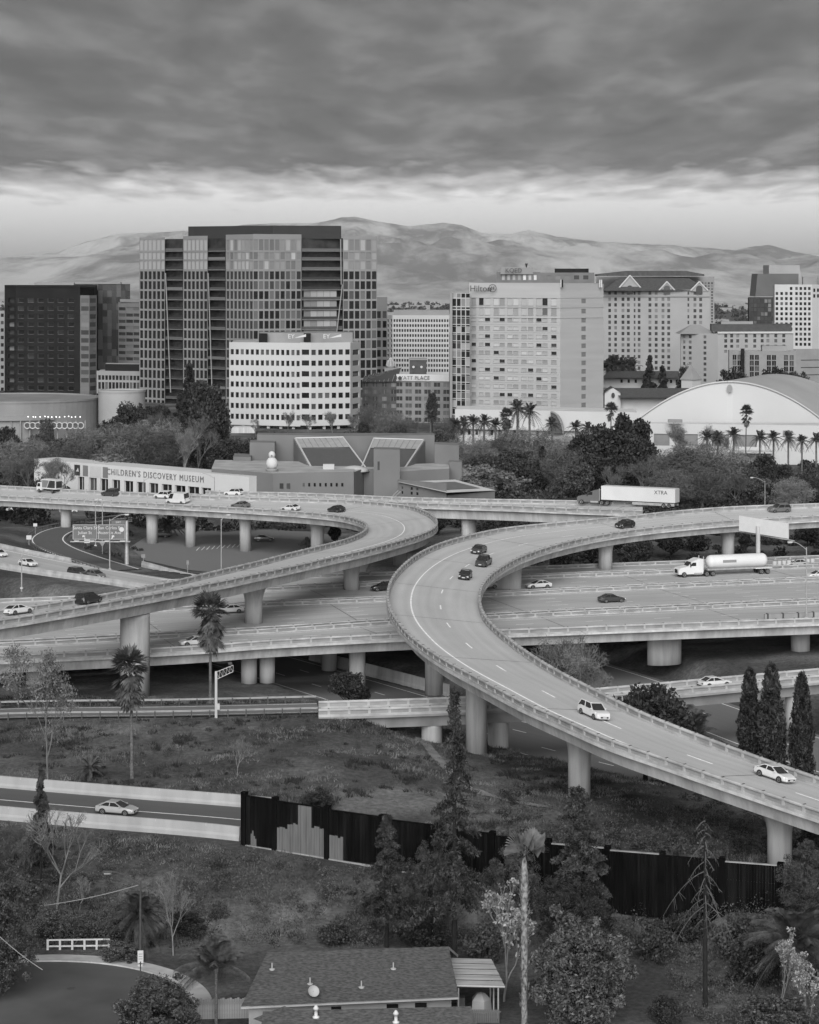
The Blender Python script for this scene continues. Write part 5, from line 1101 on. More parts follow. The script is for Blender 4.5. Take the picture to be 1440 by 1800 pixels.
car(V2, 410, 1066, 'sedan', WH, 'white sedan half hidden behind the flyover pier and palm crown', True, gF)
car(V3, 672, 1040, 'hatch', BK, 'black hatchback disappearing behind the outer bend of the curved flyover', True, gF)
car(V2, 1075, 1062, 'sedan', DK, 'dark sedan on the second carriageway below the white sedan', False, gF)
car(V3, 947, 1034, 'sedan', WH, 'white sedan between pier and tanker on the third carriageway', True, gF)
car(V3, 852, 1038, 'suv', SI, 'silver car glimpsed behind the inner parapet of the bend', True, gF)
car(V3, 1434, 1029, 'hatch', WH, 'white hatchback at the right edge by the lamp post', True, gF)
car(V4, 1404, 1006, 'sedan', SI, 'silver sedan behind the tanker near the barrels', True, gF)
car('ramp_bridge', 1257, 1206, 'sedan', WH, 'white sedan crossing the low ramp bridge left of the cypresses', False, gF)
car('lower_slip_road', 1048, 1171, 'sedan', BK, 'black sedan in the shade under the nearest carriageway', True, gF)
car('on_ramp_road', 205, 1428, 'sedan', SI, 'silver sedan driving between the two low concrete walls', False, gF)
car(None, 0, 0, 'pickup', BK, 'black pickup parked under the hairpin flyover by the pier', False, gP, P(281, 944, 2.25), math.pi*0.93)
car(None, 0, 0, 'sedan', BK, 'black sedan parked beside the flared pier on the lot', False, gP, P(464, 951, 2.25), 0.1)
car(None, 0, 0, 'suv', DK, 'dark parked car behind the pier on the street beneath the flyover', False, gP, Vector((xat(248, 580), 580, ground(xat(248, 580), 580) + .05)), 2.9)
car('connector_bridge', 415, 868, 'suv', WH, 'white car on the connector behind the hairpin flyover by the museum wing end', True, gH)
for k, (x, v) in enumerate(((14, WH), (26, DK), (40, SI), (56, WH), (70, DK), (84, SI), (120, WH), (210, SI))):
    Yp = 596 + (k % 3)*5; car(None, 0, 0, 'sedan' if k % 2 else 'suv', v, ['white', 'dark', 'silver', 'second white', 'second dark', 'second silver', 'third white', 'last silver'][k] + ' car in the distant row seen under the hairpin flyover', False, 'distant parked cars', Vector((xat(x, Yp), Yp, ground(xat(x, Yp), Yp))), 0.3 + math.pi*(k % 2))

def wheels(root, xs, y, rad=0.5, dual=False):
    s = rad / 0.335
    for x in xs:
        for s_ in (-1, 1):
            w = link('wheel', tyre_mesh, root, (x, s_*y, rad), 0, (R(90), 0, 0 if s_ < 0 else math.pi), (s, s, s*1.6)); link('rim', rim_mesh, w, (0, 0, 0), 0, (math.pi, 0, 0))
def tractor(root, x0, m, sleeper=True, cab_h=2.95):
    "bonneted truck tractor whose frame starts at x0 (behind the cab) and whose nose is towards +x"
    mb = MB(); pr = [(x0, .95), (x0, cab_h + .35 if sleeper else cab_h), (x0 + .9, cab_h + .45 if sleeper else cab_h), (x0 + 2.3, cab_h - .1), (x0 + 3.0, 2.0), (x0 + 4.7, 1.72), (x0 + 5.0, 1.35), (x0 + 5.0, .55), (x0, .55)]
    for s_ in (-1, 1): mb.poly([(x, s_*1.18, z) for x, z in (pr if s_ > 0 else pr[::-1])])
    for k in range(len(pr)): (xa, za), (xb, zb) = pr[k], pr[(k+1) % len(pr)]; mb.quad((xa, -1.18, za), (xb, -1.18, zb), (xb, 1.18, zb), (xa, 1.18, za))
    mb.build('cab', m, root)
    mb = MB(); mb.quad((x0 + 2.36, -1.0, cab_h - .2), (x0 + 2.98, -1.0, 2.08), (x0 + 2.98, 1.0, 2.08), (x0 + 2.36, 1.0, cab_h - .2)); 
    for q in mb.v[:]: pass
    mb.v = [(x + .03, y, z + .03) for x, y, z in mb.v]; mb.build('windscreen', car_glass, root)
    for s_ in (-1, 1):
        mb = MB(); mb.quad((x0 + 1.45, s_*1.19, 2.05), (x0 + 2.6, s_*1.19, 2.05), (x0 + 2.2, s_*1.19, 2.7), (x0 + 1.45, s_*1.19, 2.7)); mb.build('side_window', car_glass, root)
        mb = MB(); mb.tube((x0 + 2.6, s_*1.3, 1.9), (x0 + 2.6, s_*1.3, 2.6), .12, .12, 5); mb.build('mirror', trim_black, root)
        mb = MB(); mb.tube((x0 - .1, s_*1.05, .9), (x0 - .1, s_*1.05, cab_h + .8), .09, .09, 6); mb.build('exhaust_stack', steel_grey, root)
        mb = MB(); mb.box(x0 + 4.75, x0 + 5.02, *sorted((s_*.75, s_*1.1)), .95, 1.2); mb.build('headlight', lamp_glass, root)
        mb = MB(); mb.tube((x0 + .2, s_*.95, .62), (x0 + 1.9, s_*.95, .62), .3, .3, 10); mb.build('fuel_tank', steel_grey, root)
    mb = MB(); mb.box(x0 + 4.9, x0 + 5.04, -.6, .6, .75, 1.45); mb.build('grille', trim_black, root)
    mb = MB(); mb.box(x0 - 2.6, x0 + .1, -.45, .45, .7, .95); mb.build('chassis', trim_black, root)
    wheels(root, (x0 + 3.9, x0 - .7, x0 - 1.95), 1.05)
def place(root, road_, px, py, flip):
    p, tg, rt = deck_at(road_, px, py); tg = -tg if flip else tg; root.location = p + Vector((0, 0, .02)); root.rotation_euler = (0, 0, math.atan2(tg.y, tg.x)); return root
r = empty('semi_trailer_truck', label='semi-trailer truck with long plain white box trailer on the connector bridge', cat='truck')
mb = MB(); mb.box(-8.6, 8.0, -1.3, 1.3, 1.2, 4.1); mb.build('trailer_box', mat('trailer_white', .46, .5, .04, .3), r)
mb = MB(); mb.box(-8.5, 7.9, -1.15, 1.15, 1.0, 1.2); mb.build('trailer_frame', trim_black, r); tractor(r, 8.6, paint(GR), True, 2.7); wheels(r, (-7.2, -6.0), 1.05)
t_ = text('letters', 'XTRA', r, 1.15, (-5.4, 1.32, 3.2), (R(90), 0, math.pi), sign_dark, .01)
mb = MB(); mb.box(-8.4, 1.0, -1.2, -1.12, .45, 1.0); mb.box(-8.4, 1.0, 1.12, 1.2, .45, 1.0); mb.build('side_skirt', steel_grey, r)
place(r, 'connector_bridge', 1124, 891, True)
r = empty('tanker_truck', label='white tanker truck with rounded gas tank trailer on the freeway', cat='truck'); tw = mat('tank_white', .52, .4, .05, .3)
mb = MB(); pf = [(.02, 0.0)] + [(1.28*math.sin(t_), 1.0 - 1.0*math.cos(t_)) for t_ in np.linspace(.2, math.pi/2, 6)] + [(1.28, 11.6)] + [(1.28*math.cos(t_), 11.6 + 1.0*math.sin(t_)) for t_ in np.linspace(.15, math.pi/2 - .05, 6)]
mb.lathe(pf, 22); mb.v = [(z - 9.3, x, y + 2.55) for x, y, z in mb.v]; mb.build('tank', tw, r, True)
mb = MB(); mb.box(-9.6, 3.2, -.5, .5, 1.0, 1.35); mb.build('trailer_frame', steel_grey, r); mb = MB(); mb.box(-9.9, -6.4, -1.2, -.9, 1.05, 1.2); mb.box(-9.9, -6.4, .9, 1.2, 1.05, 1.2); mb.build('mudguard', tw, r)
mb = MB(); mb.quad((-2.4, 1.24, 2.45), (.4, 1.24, 2.45), (.4, 1.2, 2.95), (-2.4, 1.2, 2.95)); mb.v = [(x, y + .06, z) for x, y, z in mb.v]; mb.build('name_panel', w_grey, r)
tractor(r, 4.4, tw, True, 2.95); wheels(r, (-8.9, -7.6), 1.05); place(r, V3, 1268, 1013, True)
r = empty('box_truck', label='white box truck with dark printed side panel on the hairpin flyover', cat='truck')
mb = MB(); mb.box(-3.4, 1.5, -1.15, 1.15, .95, 3.3); mb.build('cargo_box', paint_white, r); mb = MB(); pr_ = [(1.6, .5), (3.4, .5), (3.45, 1.3), (3.0, 2.4), (1.6, 2.5)]
for s_ in (-1, 1): mb.poly([(x, s_*1.02, z) for x, z in (pr_ if s_ > 0 else pr_[::-1])])
for k in range(5): (xa, za), (xb, zb) = pr_[k], pr_[(k+1) % 5]; mb.quad((xa, -1.02, za), (xb, -1.02, zb), (xb, 1.02, zb), (xa, 1.02, za))
mb.build('cab', paint(WH), r); mb = MB(); mb.quad((3.44, -.9, 1.42), (3.44, .9, 1.42), (3.05, .9, 2.3), (3.05, -.9, 2.3)); mb.v = [(x + .03, y, z) for x, y, z in mb.v]; mb.build('windscreen', car_glass, r)
for s_ in (-1, 1):
    mb = MB(); mb.quad((2.1, s_*1.03, 1.4), (3.2, s_*1.03, 1.4), (2.95, s_*1.03, 2.2), (2.1, s_*1.03, 2.2)); mb.build('side_window', car_glass, r)
    mb = MB(); mb.poly([(-3.2, s_*1.16, 1.25), (-.4, s_*1.16, 1.25), (-1.3, s_*1.16, 3.05), (-3.2, s_*1.16, 3.05)]); mb.build('side_print', sign_dark, r); mb = MB(); mb.poly([(-.2, s_*1.16, 1.25), (1.3, s_*1.16, 1.25), (1.3, s_*1.16, 3.05), (-1.1, s_*1.16, 3.05)]); mb.build('side_print', letter_grey, r)
mb = MB(); mb.box(-3.46, -3.41, -.95, .95, 1.3, 2.9); mb.build('rear_door', sign_dark, r); mb = MB(); mb.box(-3.4, 3.2, -.45, .45, .55, .95); mb.build('chassis', trim_black, r); wheels(r, (2.5, -2.2), .95, .42); place(r, HB, 86, 866, True)

# ------------------------------------------------------------------ signs, lamps, gantries
sign_green = mat('road_sign_face', 0.1, 0.5, 0.06, 1.0)
def sgn_plate(root, name, w, h, m, loc, rz=0): mb = MB(); mb.box(-w/2, w/2, 0, .06, 0, h); return mb.build(name, m, root, False, loc, rz)
b0 = P(223, 992, 7.7); r = empty('sign_gantry', tuple(b0), 0, 'overhead road sign on a cantilever post with two street names and arrows', 'road sign')
mb = MB(); mb.tube((0, 0, 0), (0, 0, 8.6), .42, .32, 12); mb.build('post', steel_grey, r); S = b0.y / F
X0, X1 = -95*S, -2*S; zb_, zt_ = b0.z, 0
for dz in (5.0, 7.3): mb = MB(); mb.tube((0.3, 0, dz), (X0, 0, dz), .14, .14, 6); mb.build('arm', steel_grey, r)
mb = MB()
for k in range(12): xa = X0*k/12; xb = X0*(k+1)/12; mb.tube((xa, 0, 5 if k % 2 else 7.3), (xb, 0, 7.3 if k % 2 else 5), .07, .07, 4)
mb.build('bracing', steel_grey, r)
za = 4.9; H_ = 3.0; wl_ = (X1 - X0) * .47; wr_ = (X1 - X0) * .52
sgn_plate(r, 'sign_face', wl_, H_, sign_green, (X0 + wl_/2, -.35, za)); sgn_plate(r, 'sign_face', wr_, H_, sign_green, (X1 - wr_/2, -.35, za)); sgn_plate(r, 'exit_tab', 2.8, .75, sign_green, (X1 - 1.4, -.35, za + H_ + .03))
for cx, w_, l1, l2, ar in ((X0 + wl_/2, wl_, 'Santa Clara St', 'Julian St', -1), (X1 - wr_/2, wr_, 'San Carlos St', 'Auzerais Ave', 1)):
    q = -.75 if ar > 0 else 0
    text('lettering', l1, r, .84, (cx + q*.5, -.37, za + 2.3), FACE, sign_pale, .01); text('lettering', l2, r, .84, (cx + q*.5, -.37, za + 1.35), FACE, sign_pale, .01)
    mb = MB(); mb.poly([(cx - .12, -.37, za + .15), (cx + .12, -.37, za + .15), (cx + .12 + ar*.2, -.37, za + .55), (cx + ar*.55, -.37, za + .5), (cx + ar*.45, -.37, za + .9), (cx - ar*.1, -.37, za + .75), (cx + ar*.06, -.37, za + .62)]); mb.build('arrow', sign_pale, r)
    mb = MB(); e_ = .06
    for (x0, x1, z0, z1) in ((-w_/2 + .08, w_/2 - .08, .06, .06 + e_), (-w_/2 + .08, w_/2 - .08, H_ - .12, H_ - .06), (-w_/2 + .08, -w_/2 + .14, .06, H_ - .06), (w_/2 - .14, w_/2 - .08, .06, H_ - .06)): mb.quad((cx + x0, -.37, za + z0), (cx + x1, -.37, za + z0), (cx + x1, -.37, za + z1), (cx + x0, -.37, za + z1))
    mb.build('border', sign_pale, r)
mb = MB(); mb.lathe([(.48, 0), (.48, .03)], 12); mb.build('route_shield', sign_pale, r, False, (X1 - .75, -.36, za + 2.0)).rotation_euler = FACE
text('lettering', 'EXIT', r, .5, (X1 - 1.4, -.37, za + H_ + .4), FACE, sign_pale, .01)
mb = MB(); mb.box(X0 - .3, .8, -1.6, -.5, za - .35, za - .22); mb.build('catwalk', steel_grey, r)
for k in range(4): mb = MB(); mb.box(-.5, .5, -.2, .2, 0, .18); mb.build('sign_lamp', sign_pale, r, False, (X0 + 1 + k*3.0, -1.7, za - .2))
b0 = P(1333, 998, 8.0); r = empty('blank_road_sign', tuple(b0), 0, 'blank white back of a large road sign on one post before the curved flyover', 'road sign'); S = b0.y / F
mb = MB(); mb.tube((0, 0, -2), (0, 0, (998 - 925)*S), .45, .4, 12); mb.build('post', concrete, r)
mb = MB(); L_, R_ = -31*S, 49*S; z1, z2, z3, z4 = (998-935)*S, (998-944)*S, (998-917)*S, (998-908)*S; pts = [(L_, 2, z1), (R_, -3, z2), (R_, -3, z3), (L_, 2, z4)]; mb.poly(pts); o = mb.build('panel', sign_pale, r); so = o.modifiers.new('t', 'SOLIDIFY'); so.thickness = .2
mb = MB(); mb.tube((L_, 3.4, z1 - .3), (R_ + 1, -3.8, z2 - .3), .12, .12, 5); mb.build('catwalk', steel_grey, r)
def lamp(label, base, H, arm, dirx, m=steel_grey, diry=0.0, head=True):
    r = empty('street_lamp', tuple(base), 0, label, 'street lamp', 'street lamps'); mb = MB(); mb.tube((0, 0, -.5), (0, 0, H), .14, .09, 8); mb.build('pole', m, r)
    pts = [(0, 0, H - .4)] + [(dirx*arm*t_, diry*arm*t_, H - .4 + 1.3*math.sin(t_*math.pi/2)) for t_ in (.25, .5, .75, 1)]; mb = MB(); mb.path(pts, .06, 6); mb.build('arm', m, r)
    if head:
        mb = MB(); mb.box(-.42, .42, -.17, .17, -.12, .1); mb.box(-.3, .3, -.12, .12, -.2, -.12, 1); mb.build('lamp_head', [m, sign_pale], r, False, (dirx*(arm + .3), diry*arm, H + .88))
    mb = MB(); mb.lathe([(.3, 0), (.3, .25), (.16, .3)], 8); mb.build('base', concrete, r); return r
def hpx(base, py): return (zat(py, base.y) - base.z)
for (px, py, z, top, arm, dx, lb) in ((1418, 1088, 8.2, 962, 2.4, -1, 'tall street lamp on the near parapet at the right edge'), (389, 1003, 2.2, 912, 1.6, .8, 'street lamp between parking lot and hairpin flyover'), (193, 1002, 7.6, 912, 3.0, 1, 'street lamp rising behind the overhead road sign'), (168, 960, 5, 885, .8, 1, 'left one of two thin lamp posts behind the overhead sign'), (180, 955, 5, 884, 1.0, -1, 'right one of two thin lamp posts behind the overhead sign'), (38, 1035, 7.6, 975, .6, 1, 'thin lamp post in front of the dark gap at far left'), (377, 905, 2, 838, 4, -.8, 'street lamp bending over the end of the white museum wing'), (253, 905, 2, 842, 3.5, 1, 'street lamp in front of the museum lettering'), (1345, 905, 1, 845, 3.2, -1, 'street lamp between bare willow and dark trees')):
    b = P(px, py, z); lamp(lb, b, hpx(b, top), arm, dx)
b0 = P(380, 1262, 6.2); r = empty('camera_gantry', tuple(b0), 0, 'white steel pole with a short rising truss arm beside the guard rail', 'gantry'); gm = mat('gantry_white', .38, .5, .1, 1); H_ = hpx(b0, 1180)
mb = MB(); mb.tube((0, 0, -.3), (0, 0, H_), .2, .18, 10); mb.build('pole', gm, r); S = b0.y/F; ax, az = 30*S, 12*S
for d in (0, -1.0): mb = MB(); mb.tube((0, 0, H_ - .1 + d), (ax, 0, H_ - .1 + d*.85 + az), .045, .045, 6); mb.build('truss_chord', gm, r)
mb = MB()
for k in range(5): t0, t1 = k/5, (k+1)/5; f_ = lambda t, l: (ax*t, 0, H_ - .1 + az*t - l*(1 - .15*t)); mb.tube(f_(t0, 0), f_(t1, 1), .025, .025, 4); mb.tube(f_(t1, 1), f_(t1, 0), .025, .025, 4)
mb.build('truss_web', gm, r); mb = MB(); mb.box(-.18, .18, -.15, .15, .5, 1.3); mb.build('control_box', gm, r, False, (.3, 0, .6)); mb = MB(); mb.box(-.25, .25, -.15, .15, 0, .3); mb.build('camera_unit', steel_dark, r, False, (ax - .4, 0, H_ + az + .0))
for (px, py, z, w, h, top, m, lb) in ((51, 955, 6.5, 1.1, .9, 941, sign_pale, 'small white sign left of the loop ramp'), (153, 961, 6.3, 1.2, .9, 947, sign_pale, 'small white sign inside the loop ramp bend'), (62, 936, 5, .9, .7, 920, sign_pale, 'twin white marker sign at the top of the loop ramp'), (252, 988, 3.2, .8, .8, 974, w_grey, 'grey sign by the shrubs at the parking lot fence'), (180, 978, 6, 1.0, 1.0, 953, w_grey, 'pale triangular yield sign under the overhead sign'), (330, 1006, 2.3, .5, .9, 985, w_grey, 'slim grey sign on the parking lot edge')):
    b = P(px, py, z); r = empty('sign_post', tuple(b), 0, lb, 'sign', 'small road signs'); hh = hpx(b, top); mb = MB(); mb.tube((0, 0, -.4), (0, 0, hh - .1), .06, .06, 6); mb.build('post', steel_grey, r)
    mb = MB()
    if 'triang' in lb: mb.poly([(-.6, -.08, hh), (0, -.08, hh - 1.0), (.6, -.08, hh)])
    else: mb.box(-w/2, w/2, -.1, -.06, hh - h, hh)
    mb.build('plate', m, r)
for k in range(9):
    p = P(1362 + k*8.3, 998 - k*.6, 8.05); r = empty('crash_barrel', tuple(p), 0, 'pale crash barrel number %s from the tanker in the barrel row' % ('one', 'two', 'three', 'four', 'five', 'six', 'seven', 'eight', 'nine')[k], 'barrel', 'crash barrels'); mb = MB(); mb.lathe([(.42, 0), (.46, .1), (.46, 1.25), (.42, 1.3)], 12); mb.build('drum', w_white, r, True); mb = MB(); mb.lathe([(.44, 1.3), (.44, 1.42), (.05, 1.46)], 12); mb.build('lid', w_grey, r)
p, tg, rt = deck_at(V1, 1400, 1084); r = empty('median_wall', tuple(p), math.atan2(tg.y, tg.x), 'low dark steel barrier standing on the nearest carriageway at right', 'barrier'); mb = MB(); mb.box(-5.5, 9, -.2, .2, .02, 1.0); mb.build('panel', concrete_dark, r)
for k in range(6): mb = MB(); mb.box(-.12, .12, -.3, .3, 0.02, 1.1); mb.build('post', steel_dark, r, False, (-5 + k*2.7, 0, 0))

# ------------------------------------------------------------------ walls and rails on the near slope
def sweep_wall(name, label, c, h, w, m, cat='wall', capm=None):
    k = len(c)//2; r = empty(name, tuple(c[k]), 0, label, cat); mb = MB(); loft(mb, c, [(-w/2, -.6), (w/2, -.6), (w/2, .25), (w/2*.6, .5), (w/2*.5, h), (-w/2*.5, h), (-w/2*.6, .5), (-w/2, .25)]); put(r, mb.build('wall_body', m))
    s = np.concatenate([[0], np.cumsum(np.linalg.norm(np.diff(c, axis=0), axis=1))])
    for u in np.arange(6, s[-1], 6): p = Vector([np.interp(u, s, c[:, q]) for q in range(3)]); t = tangents(c)[min(len(c)-1, int(np.searchsorted(s, u)))]; mb = MB(); mb.box(-.03, .03, -w/2*.53, w/2*.53, .5, h + .012); put(r, mb.build('joint', concrete, None, False, tuple(p), math.atan2(t[1], t[0])))
    return r
barrier_m = mat('barrier_concrete', .29, .85, .12, .5, .1, 8, stretch=(1, 1, .4))
sm = s_mid[: int(len(s_mid)*0.435)]
sweep_wall('roadside_barrier', 'pale concrete barrier on the grassy far side of the near road', offset(sm, -6.75), 1.35, .5, barrier_m)
sweep_wall('roadside_barrier', 'pale concrete barrier on the near side of the road left of the black wall', offset(s_mid[: int(len(s_mid)*0.45)], 6.75), 1.35, .5, barrier_m)
wall_pts = spline([P(430,1482,4), P(575,1508,3.8), P(700,1530,3.6), P(900,1562,3.2), P(1100,1588,2.8), P(1372,1616,2.5)], .25)
s_ = np.concatenate([[0], np.cumsum(np.linalg.norm(np.diff(wall_pts, axis=0), axis=1))]); ppx = 720 + F*wall_pts[:, 0]/wall_pts[:, 1]; nP = 10; us = np.interp([430, 484, 576, 672, 770, 866, 965, 1068, 1165, 1270, 1372], ppx, s_)
wm_b = mat('sound_wall_black', .004, .9, .5, .6, .3, 12, stretch=(3, 3, .4), spec=.05); wm_g = mat('sound_wall_patch', .1, .85, .15, .8, .2, 14, stretch=(3, 3, .4)); wm_c = mat('sound_wall_faded', .007, .9, .5, .5, .3, 12, stretch=(3, 3, .4), spec=.05); cap_m = mat('wall_cap', .22, .8, .3, .5)
r = empty('sound_wall', tuple(wall_pts[len(wall_pts)//2]), 0, 'tall black-painted board wall with grey patches across the foreground slope', 'wall'); prnd = random.Random(5)
for k in range(nP + 1):
    p = Vector([np.interp(us[k], s_, wall_pts[:, q]) for q in range(3)]); z0 = ground(p.x, p.y) - .4; top = p.z + 5.25
    if k < nP: q = Vector([np.interp(us[k+1], s_, wall_pts[:, j]) for j in range(3)]); d = (q - p); rz = math.atan2(d.y, d.x); Lp = Vector((d.x, d.y)).length
    mb = MB(); mb.box(-.28, .28, -.32, .32, 0, top - z0 + .25); put(r, mb.build('post', wm_b, None, False, (p.x, p.y, z0), rz))
    if k == nP: continue
    ztop = (p.z + q.z)/2 + 5.1; nb = 18; wbd = (Lp - .56)/nb
    for j in range(nb):
        mb = MB(); e = prnd.uniform(-.025, .025); x0 = .28 + j*wbd
        gz0 = z0 + .25
        grey = (k == 1) or (k == 2 and j < 5) or (k == 0 and 2 < j < 7)
        hcut = {1: 9 if 8 <= j <= 12 else (2.6 if j < 4 else 3.2), 2: 2.6, 0: 1.9 - abs(j - 4)*.5}.get(k, 0)
        if grey and hcut > 0:
            zc_ = min(ztop - .05, gz0 + hcut + prnd.uniform(-.12, .12))
            mb.box(x0 + .015, x0 + wbd - .015, -.1 + e, .06, 0, zc_ - z0 - .001, 1)
            if zc_ < ztop - .1: mb.box(x0 + .015, x0 + wbd - .015, -.1 + e, .06, zc_ - z0 + .001, ztop - z0)
        else: mb.box(x0 + .015, x0 + wbd - .015, -.1 + e, .06, 0, ztop - z0 - prnd.random()*.05)
        put(r, mb.build('board', [wm_b if prnd.random() < .75 else wm_c, wm_g], None, False, (p.x, p.y, z0), rz))
    mb = MB(); mb.box(.29, Lp - .29, -.16, .16, ztop - z0 + .004, ztop - z0 + .09); put(r, mb.build('cap_board', cap_m if k > 5 and k % 3 != 2 else wm_b, None, False, (p.x, p.y, z0), rz))
    mb = MB(); mb.box(.29, Lp - .29, -.3, -.12, 0.1, .48)
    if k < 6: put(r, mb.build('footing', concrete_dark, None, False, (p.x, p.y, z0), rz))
def guard_rail(label, c, h=.75):
    r = empty('guard_rail', tuple(c[len(c)//2]), 0, label, 'guard rail', 'guard rails'); mb = MB(); up = c.copy(); up[:, 2] += h; loft(mb, up, [(-.04, -.13), (.03, -.13), (.06, -.07), (.03, 0), (.06, .07), (.03, .13), (-.04, .13)]); put(r, mb.build('rail', steel_pale))
    pm = MB(); pm.box(-.08, .08, -.08, .08, -.4, h + .1); me = pm.mesh('post', steel_dark); s = np.concatenate([[0], np.cumsum(np.linalg.norm(np.diff(c, axis=0), axis=1))])
    for u in np.arange(1, s[-1], 2.4): put(r, link('post', me, None, tuple(np.interp(u, s, c[:, q]) for q in range(3))))
steel_pale = mat('galvanised_steel', .2, .5, .15, 1.0, metal=.2)
guard_rail('galvanised guard rail on the far side of the hill ramp', offset(e_mid, -4.1)); guard_rail('galvanised guard rail on the near side of the hill ramp', offset(e_mid, 4.1))
guard_rail('guard rail curving round the outside of the loop ramp', offset(h_mid, -4.5)); 
sweep_wall('roadside_barrier', 'concrete barrier between merge road and dark gap at left', g_near, 1.0, .45, parapet_m); sweep_wall('roadside_barrier', 'concrete barrier on the far side of the merge road', g_far[:int(len(g_far)*.72)], .8, .45, parapet_m)
c = spline([P(250, 994, 6.5), P(333, 1016, 6.5), P(420, 1030, 6.5)], 2); sweep_wall('roadside_barrier', 'low barrier along the shrubs below the parking lot', c, .9, .45, concrete)
c = spline([P(500, 1172, -1.5), P(620, 1204, -1.5), P(745, 1238, -1.5)], 2); sweep_wall('retaining_wall', 'grey retaining wall beside the sunken road in the shade', c + np.array([4, 7, 0]), 1.8, .5, concrete)

# ------------------------------------------------------------------ houses and street at the foot of the slope
shingle = mat('roof_shingles', .07, .9, .45, .9, .5, 5, stretch=(3, 6, 3), detail=8); fascia = mat('fascia_white', .3, .7, .1, 1); siding = mat('house_siding', .2, .8, .1, .6)
def gable_house(label, eL, eR, rR, rL, zE, zR, back=8.5, wall_in=.6):
    "front eave left and right, ridge right and left (photo pixels); eave and ridge heights"
    a, b, c, d = P(*eL, zE), P(*eR, zE), P(*rR, zR), P(*rL, zR); r = empty('bungalow', (b.x*.5 + a.x*.5, a.y + 3, 0), 0, label, 'house', 'houses in the foreground')
    dv = (d - a)*.55; dv.z = 0; e = d + dv - Vector((0, 0, zR - zE)); f_ = c + dv - Vector((0, 0, zR - zE)); n_rows = 13
    for k in range(n_rows):       # courses of shingles, each a little proud of the one above
        t0, t1 = k/n_rows, (k+1)/n_rows; mb = MB(); up = Vector((0, 0, .022)); P0, P1, P2, P3 = a.lerp(d, t0) + up, b.lerp(c, t0) + up, b.lerp(c, t1) + up*.3, a.lerp(d, t1) + up*.3
        mb.quad(P0, P1, P2, P3); mb.quad(P0 - up, P1 - up, P1, P0); put(r, mb.build('shingle_course', shingle))
    mb = MB(); mb.quad(a, b, c, d); mb.quad(d, c, f_, e); put(r, mb.build('roof', shingle)); mb = MB(); q = Vector((0, -.05, 0)); z1 = Vector((0, 0, -.22)); mb.quad(a+q, b+q, b+q+z1, a+q+z1); mb.quad(a+q, b+q, b+q+Vector((0, -.12, .02)), a+q+Vector((0, -.12, .02))); put(r, mb.build('gutter', fascia))
    mb = MB(); z2 = Vector((0, 0, -.25)); mb.quad(b, c, c+z2, b+z2); mb.quad(c, f_, f_+z2, c+z2); mb.quad(a, a+z2, d+z2, d); put(r, mb.build('barge_board', fascia))
    wi = Vector((wall_in, wall_in, 0)); mb = MB(); g = lambda p: (p.x, p.y, 0); A1, B1, C1, D1 = a + Vector((wall_in, .7, 0)), b + Vector((-wall_in, .7, 0)), f_ + Vector((-wall_in, -.5, 0)), e + Vector((wall_in, -.5, 0))
    for p, q_ in ((A1, B1), (B1, C1), (C1, D1), (D1, A1)): mb.quad((p.x, p.y, -.3), (q_.x, q_.y, -.3), (q_.x, q_.y, zE + .1), (p.x, p.y, zE + .1))
    mb.poly([(B1.x, B1.y, zE), (C1.x, C1.y, zE), (c.x - wall_in, c.y, zR - .15)]); put(r, mb.build('wall', siding))
    return r, a, b, c, d
r, a, b, c, d = gable_house('bungalow with broad dark shingle roof, vents and satellite dish', (424, 1769), (806, 1752), (789, 1664), (470, 1674), 3.0, 5.1)
I = lambda u, v: a.lerp(b, u).lerp(d.lerp(c, u), v)
def roof_at(px, py):
    best = min(((u, v) for u in np.linspace(0, 1, 60) for v in np.linspace(0, 1, 40)), key=lambda q: (720 + F*I(*q).x/I(*q).y - px)**2 + (YH + F*(CAM_H - I(*q).z)/I(*q).y - py)**2); return I(*best)
for (px, py) in ((478, 1704), (546, 1729), (637, 1736), (691, 1704)):
    p = roof_at(px, py); mb = MB(); mb.lathe([(.26, -.05), (.26, .05), (.06, .1), (.06, .55)], 8); put(r, mb.build('vent_pipe', fascia, None, False, tuple(p)))
p = roof_at(549, 1752); mb = MB(); mb.lathe([(.02, 0), (.25, .03), (.42, .1), (.5, .18)], 16, cap=False); o = put(r, mb.build('satellite_dish', mat('dish_grey', .3, .5, .1, 1), None, True, tuple(p + Vector((0, -.2, .55))))); o.rotation_euler = (R(55), 0, R(20)); mb = MB(); mb.tube((0, 0, 0), (0, -.15, .6), .04, .04, 5); put(r, mb.build('dish_arm', steel_dark, None, False, tuple(p)))
for px in (590, 690, 740): q = P(px, 1778, 1.8); mb = MB(); mb.box(-.5, .5, -.06, .05, 0, .5); put(r, mb.build('window', gl_dark, None, False, (q.x, a.lerp(b, (px-424)/382).y + .68, 1.9)))
r2, a, b, c, d = gable_house('second bungalow roof with two white vents at the bottom edge', (455, 1850), (850, 1838), (828, 1769), (462, 1778), 2.6, 4.4)
I = lambda u, v: a.lerp(b, u).lerp(d.lerp(c, u), v)
for (px, py) in ((556, 1789), (697, 1797)): p = roof_at(px, py); mb = MB(); mb.lathe([(.3, -.05), (.28, .08), (.14, .12), (.14, .6), (.22, .62), (.24, .75), (.1, .95), (.02, 1.0)], 10); put(r2, mb.build('vent_pipe', paint_white, None, True, tuple(p)))
mb = MB(); p = P(500, 1772, 4.3); mb.lathe([(2.6, -.9), (.05, .15)], 4); put(r2, mb.build('hipped_porch', shingle, None, False, tuple(p)))
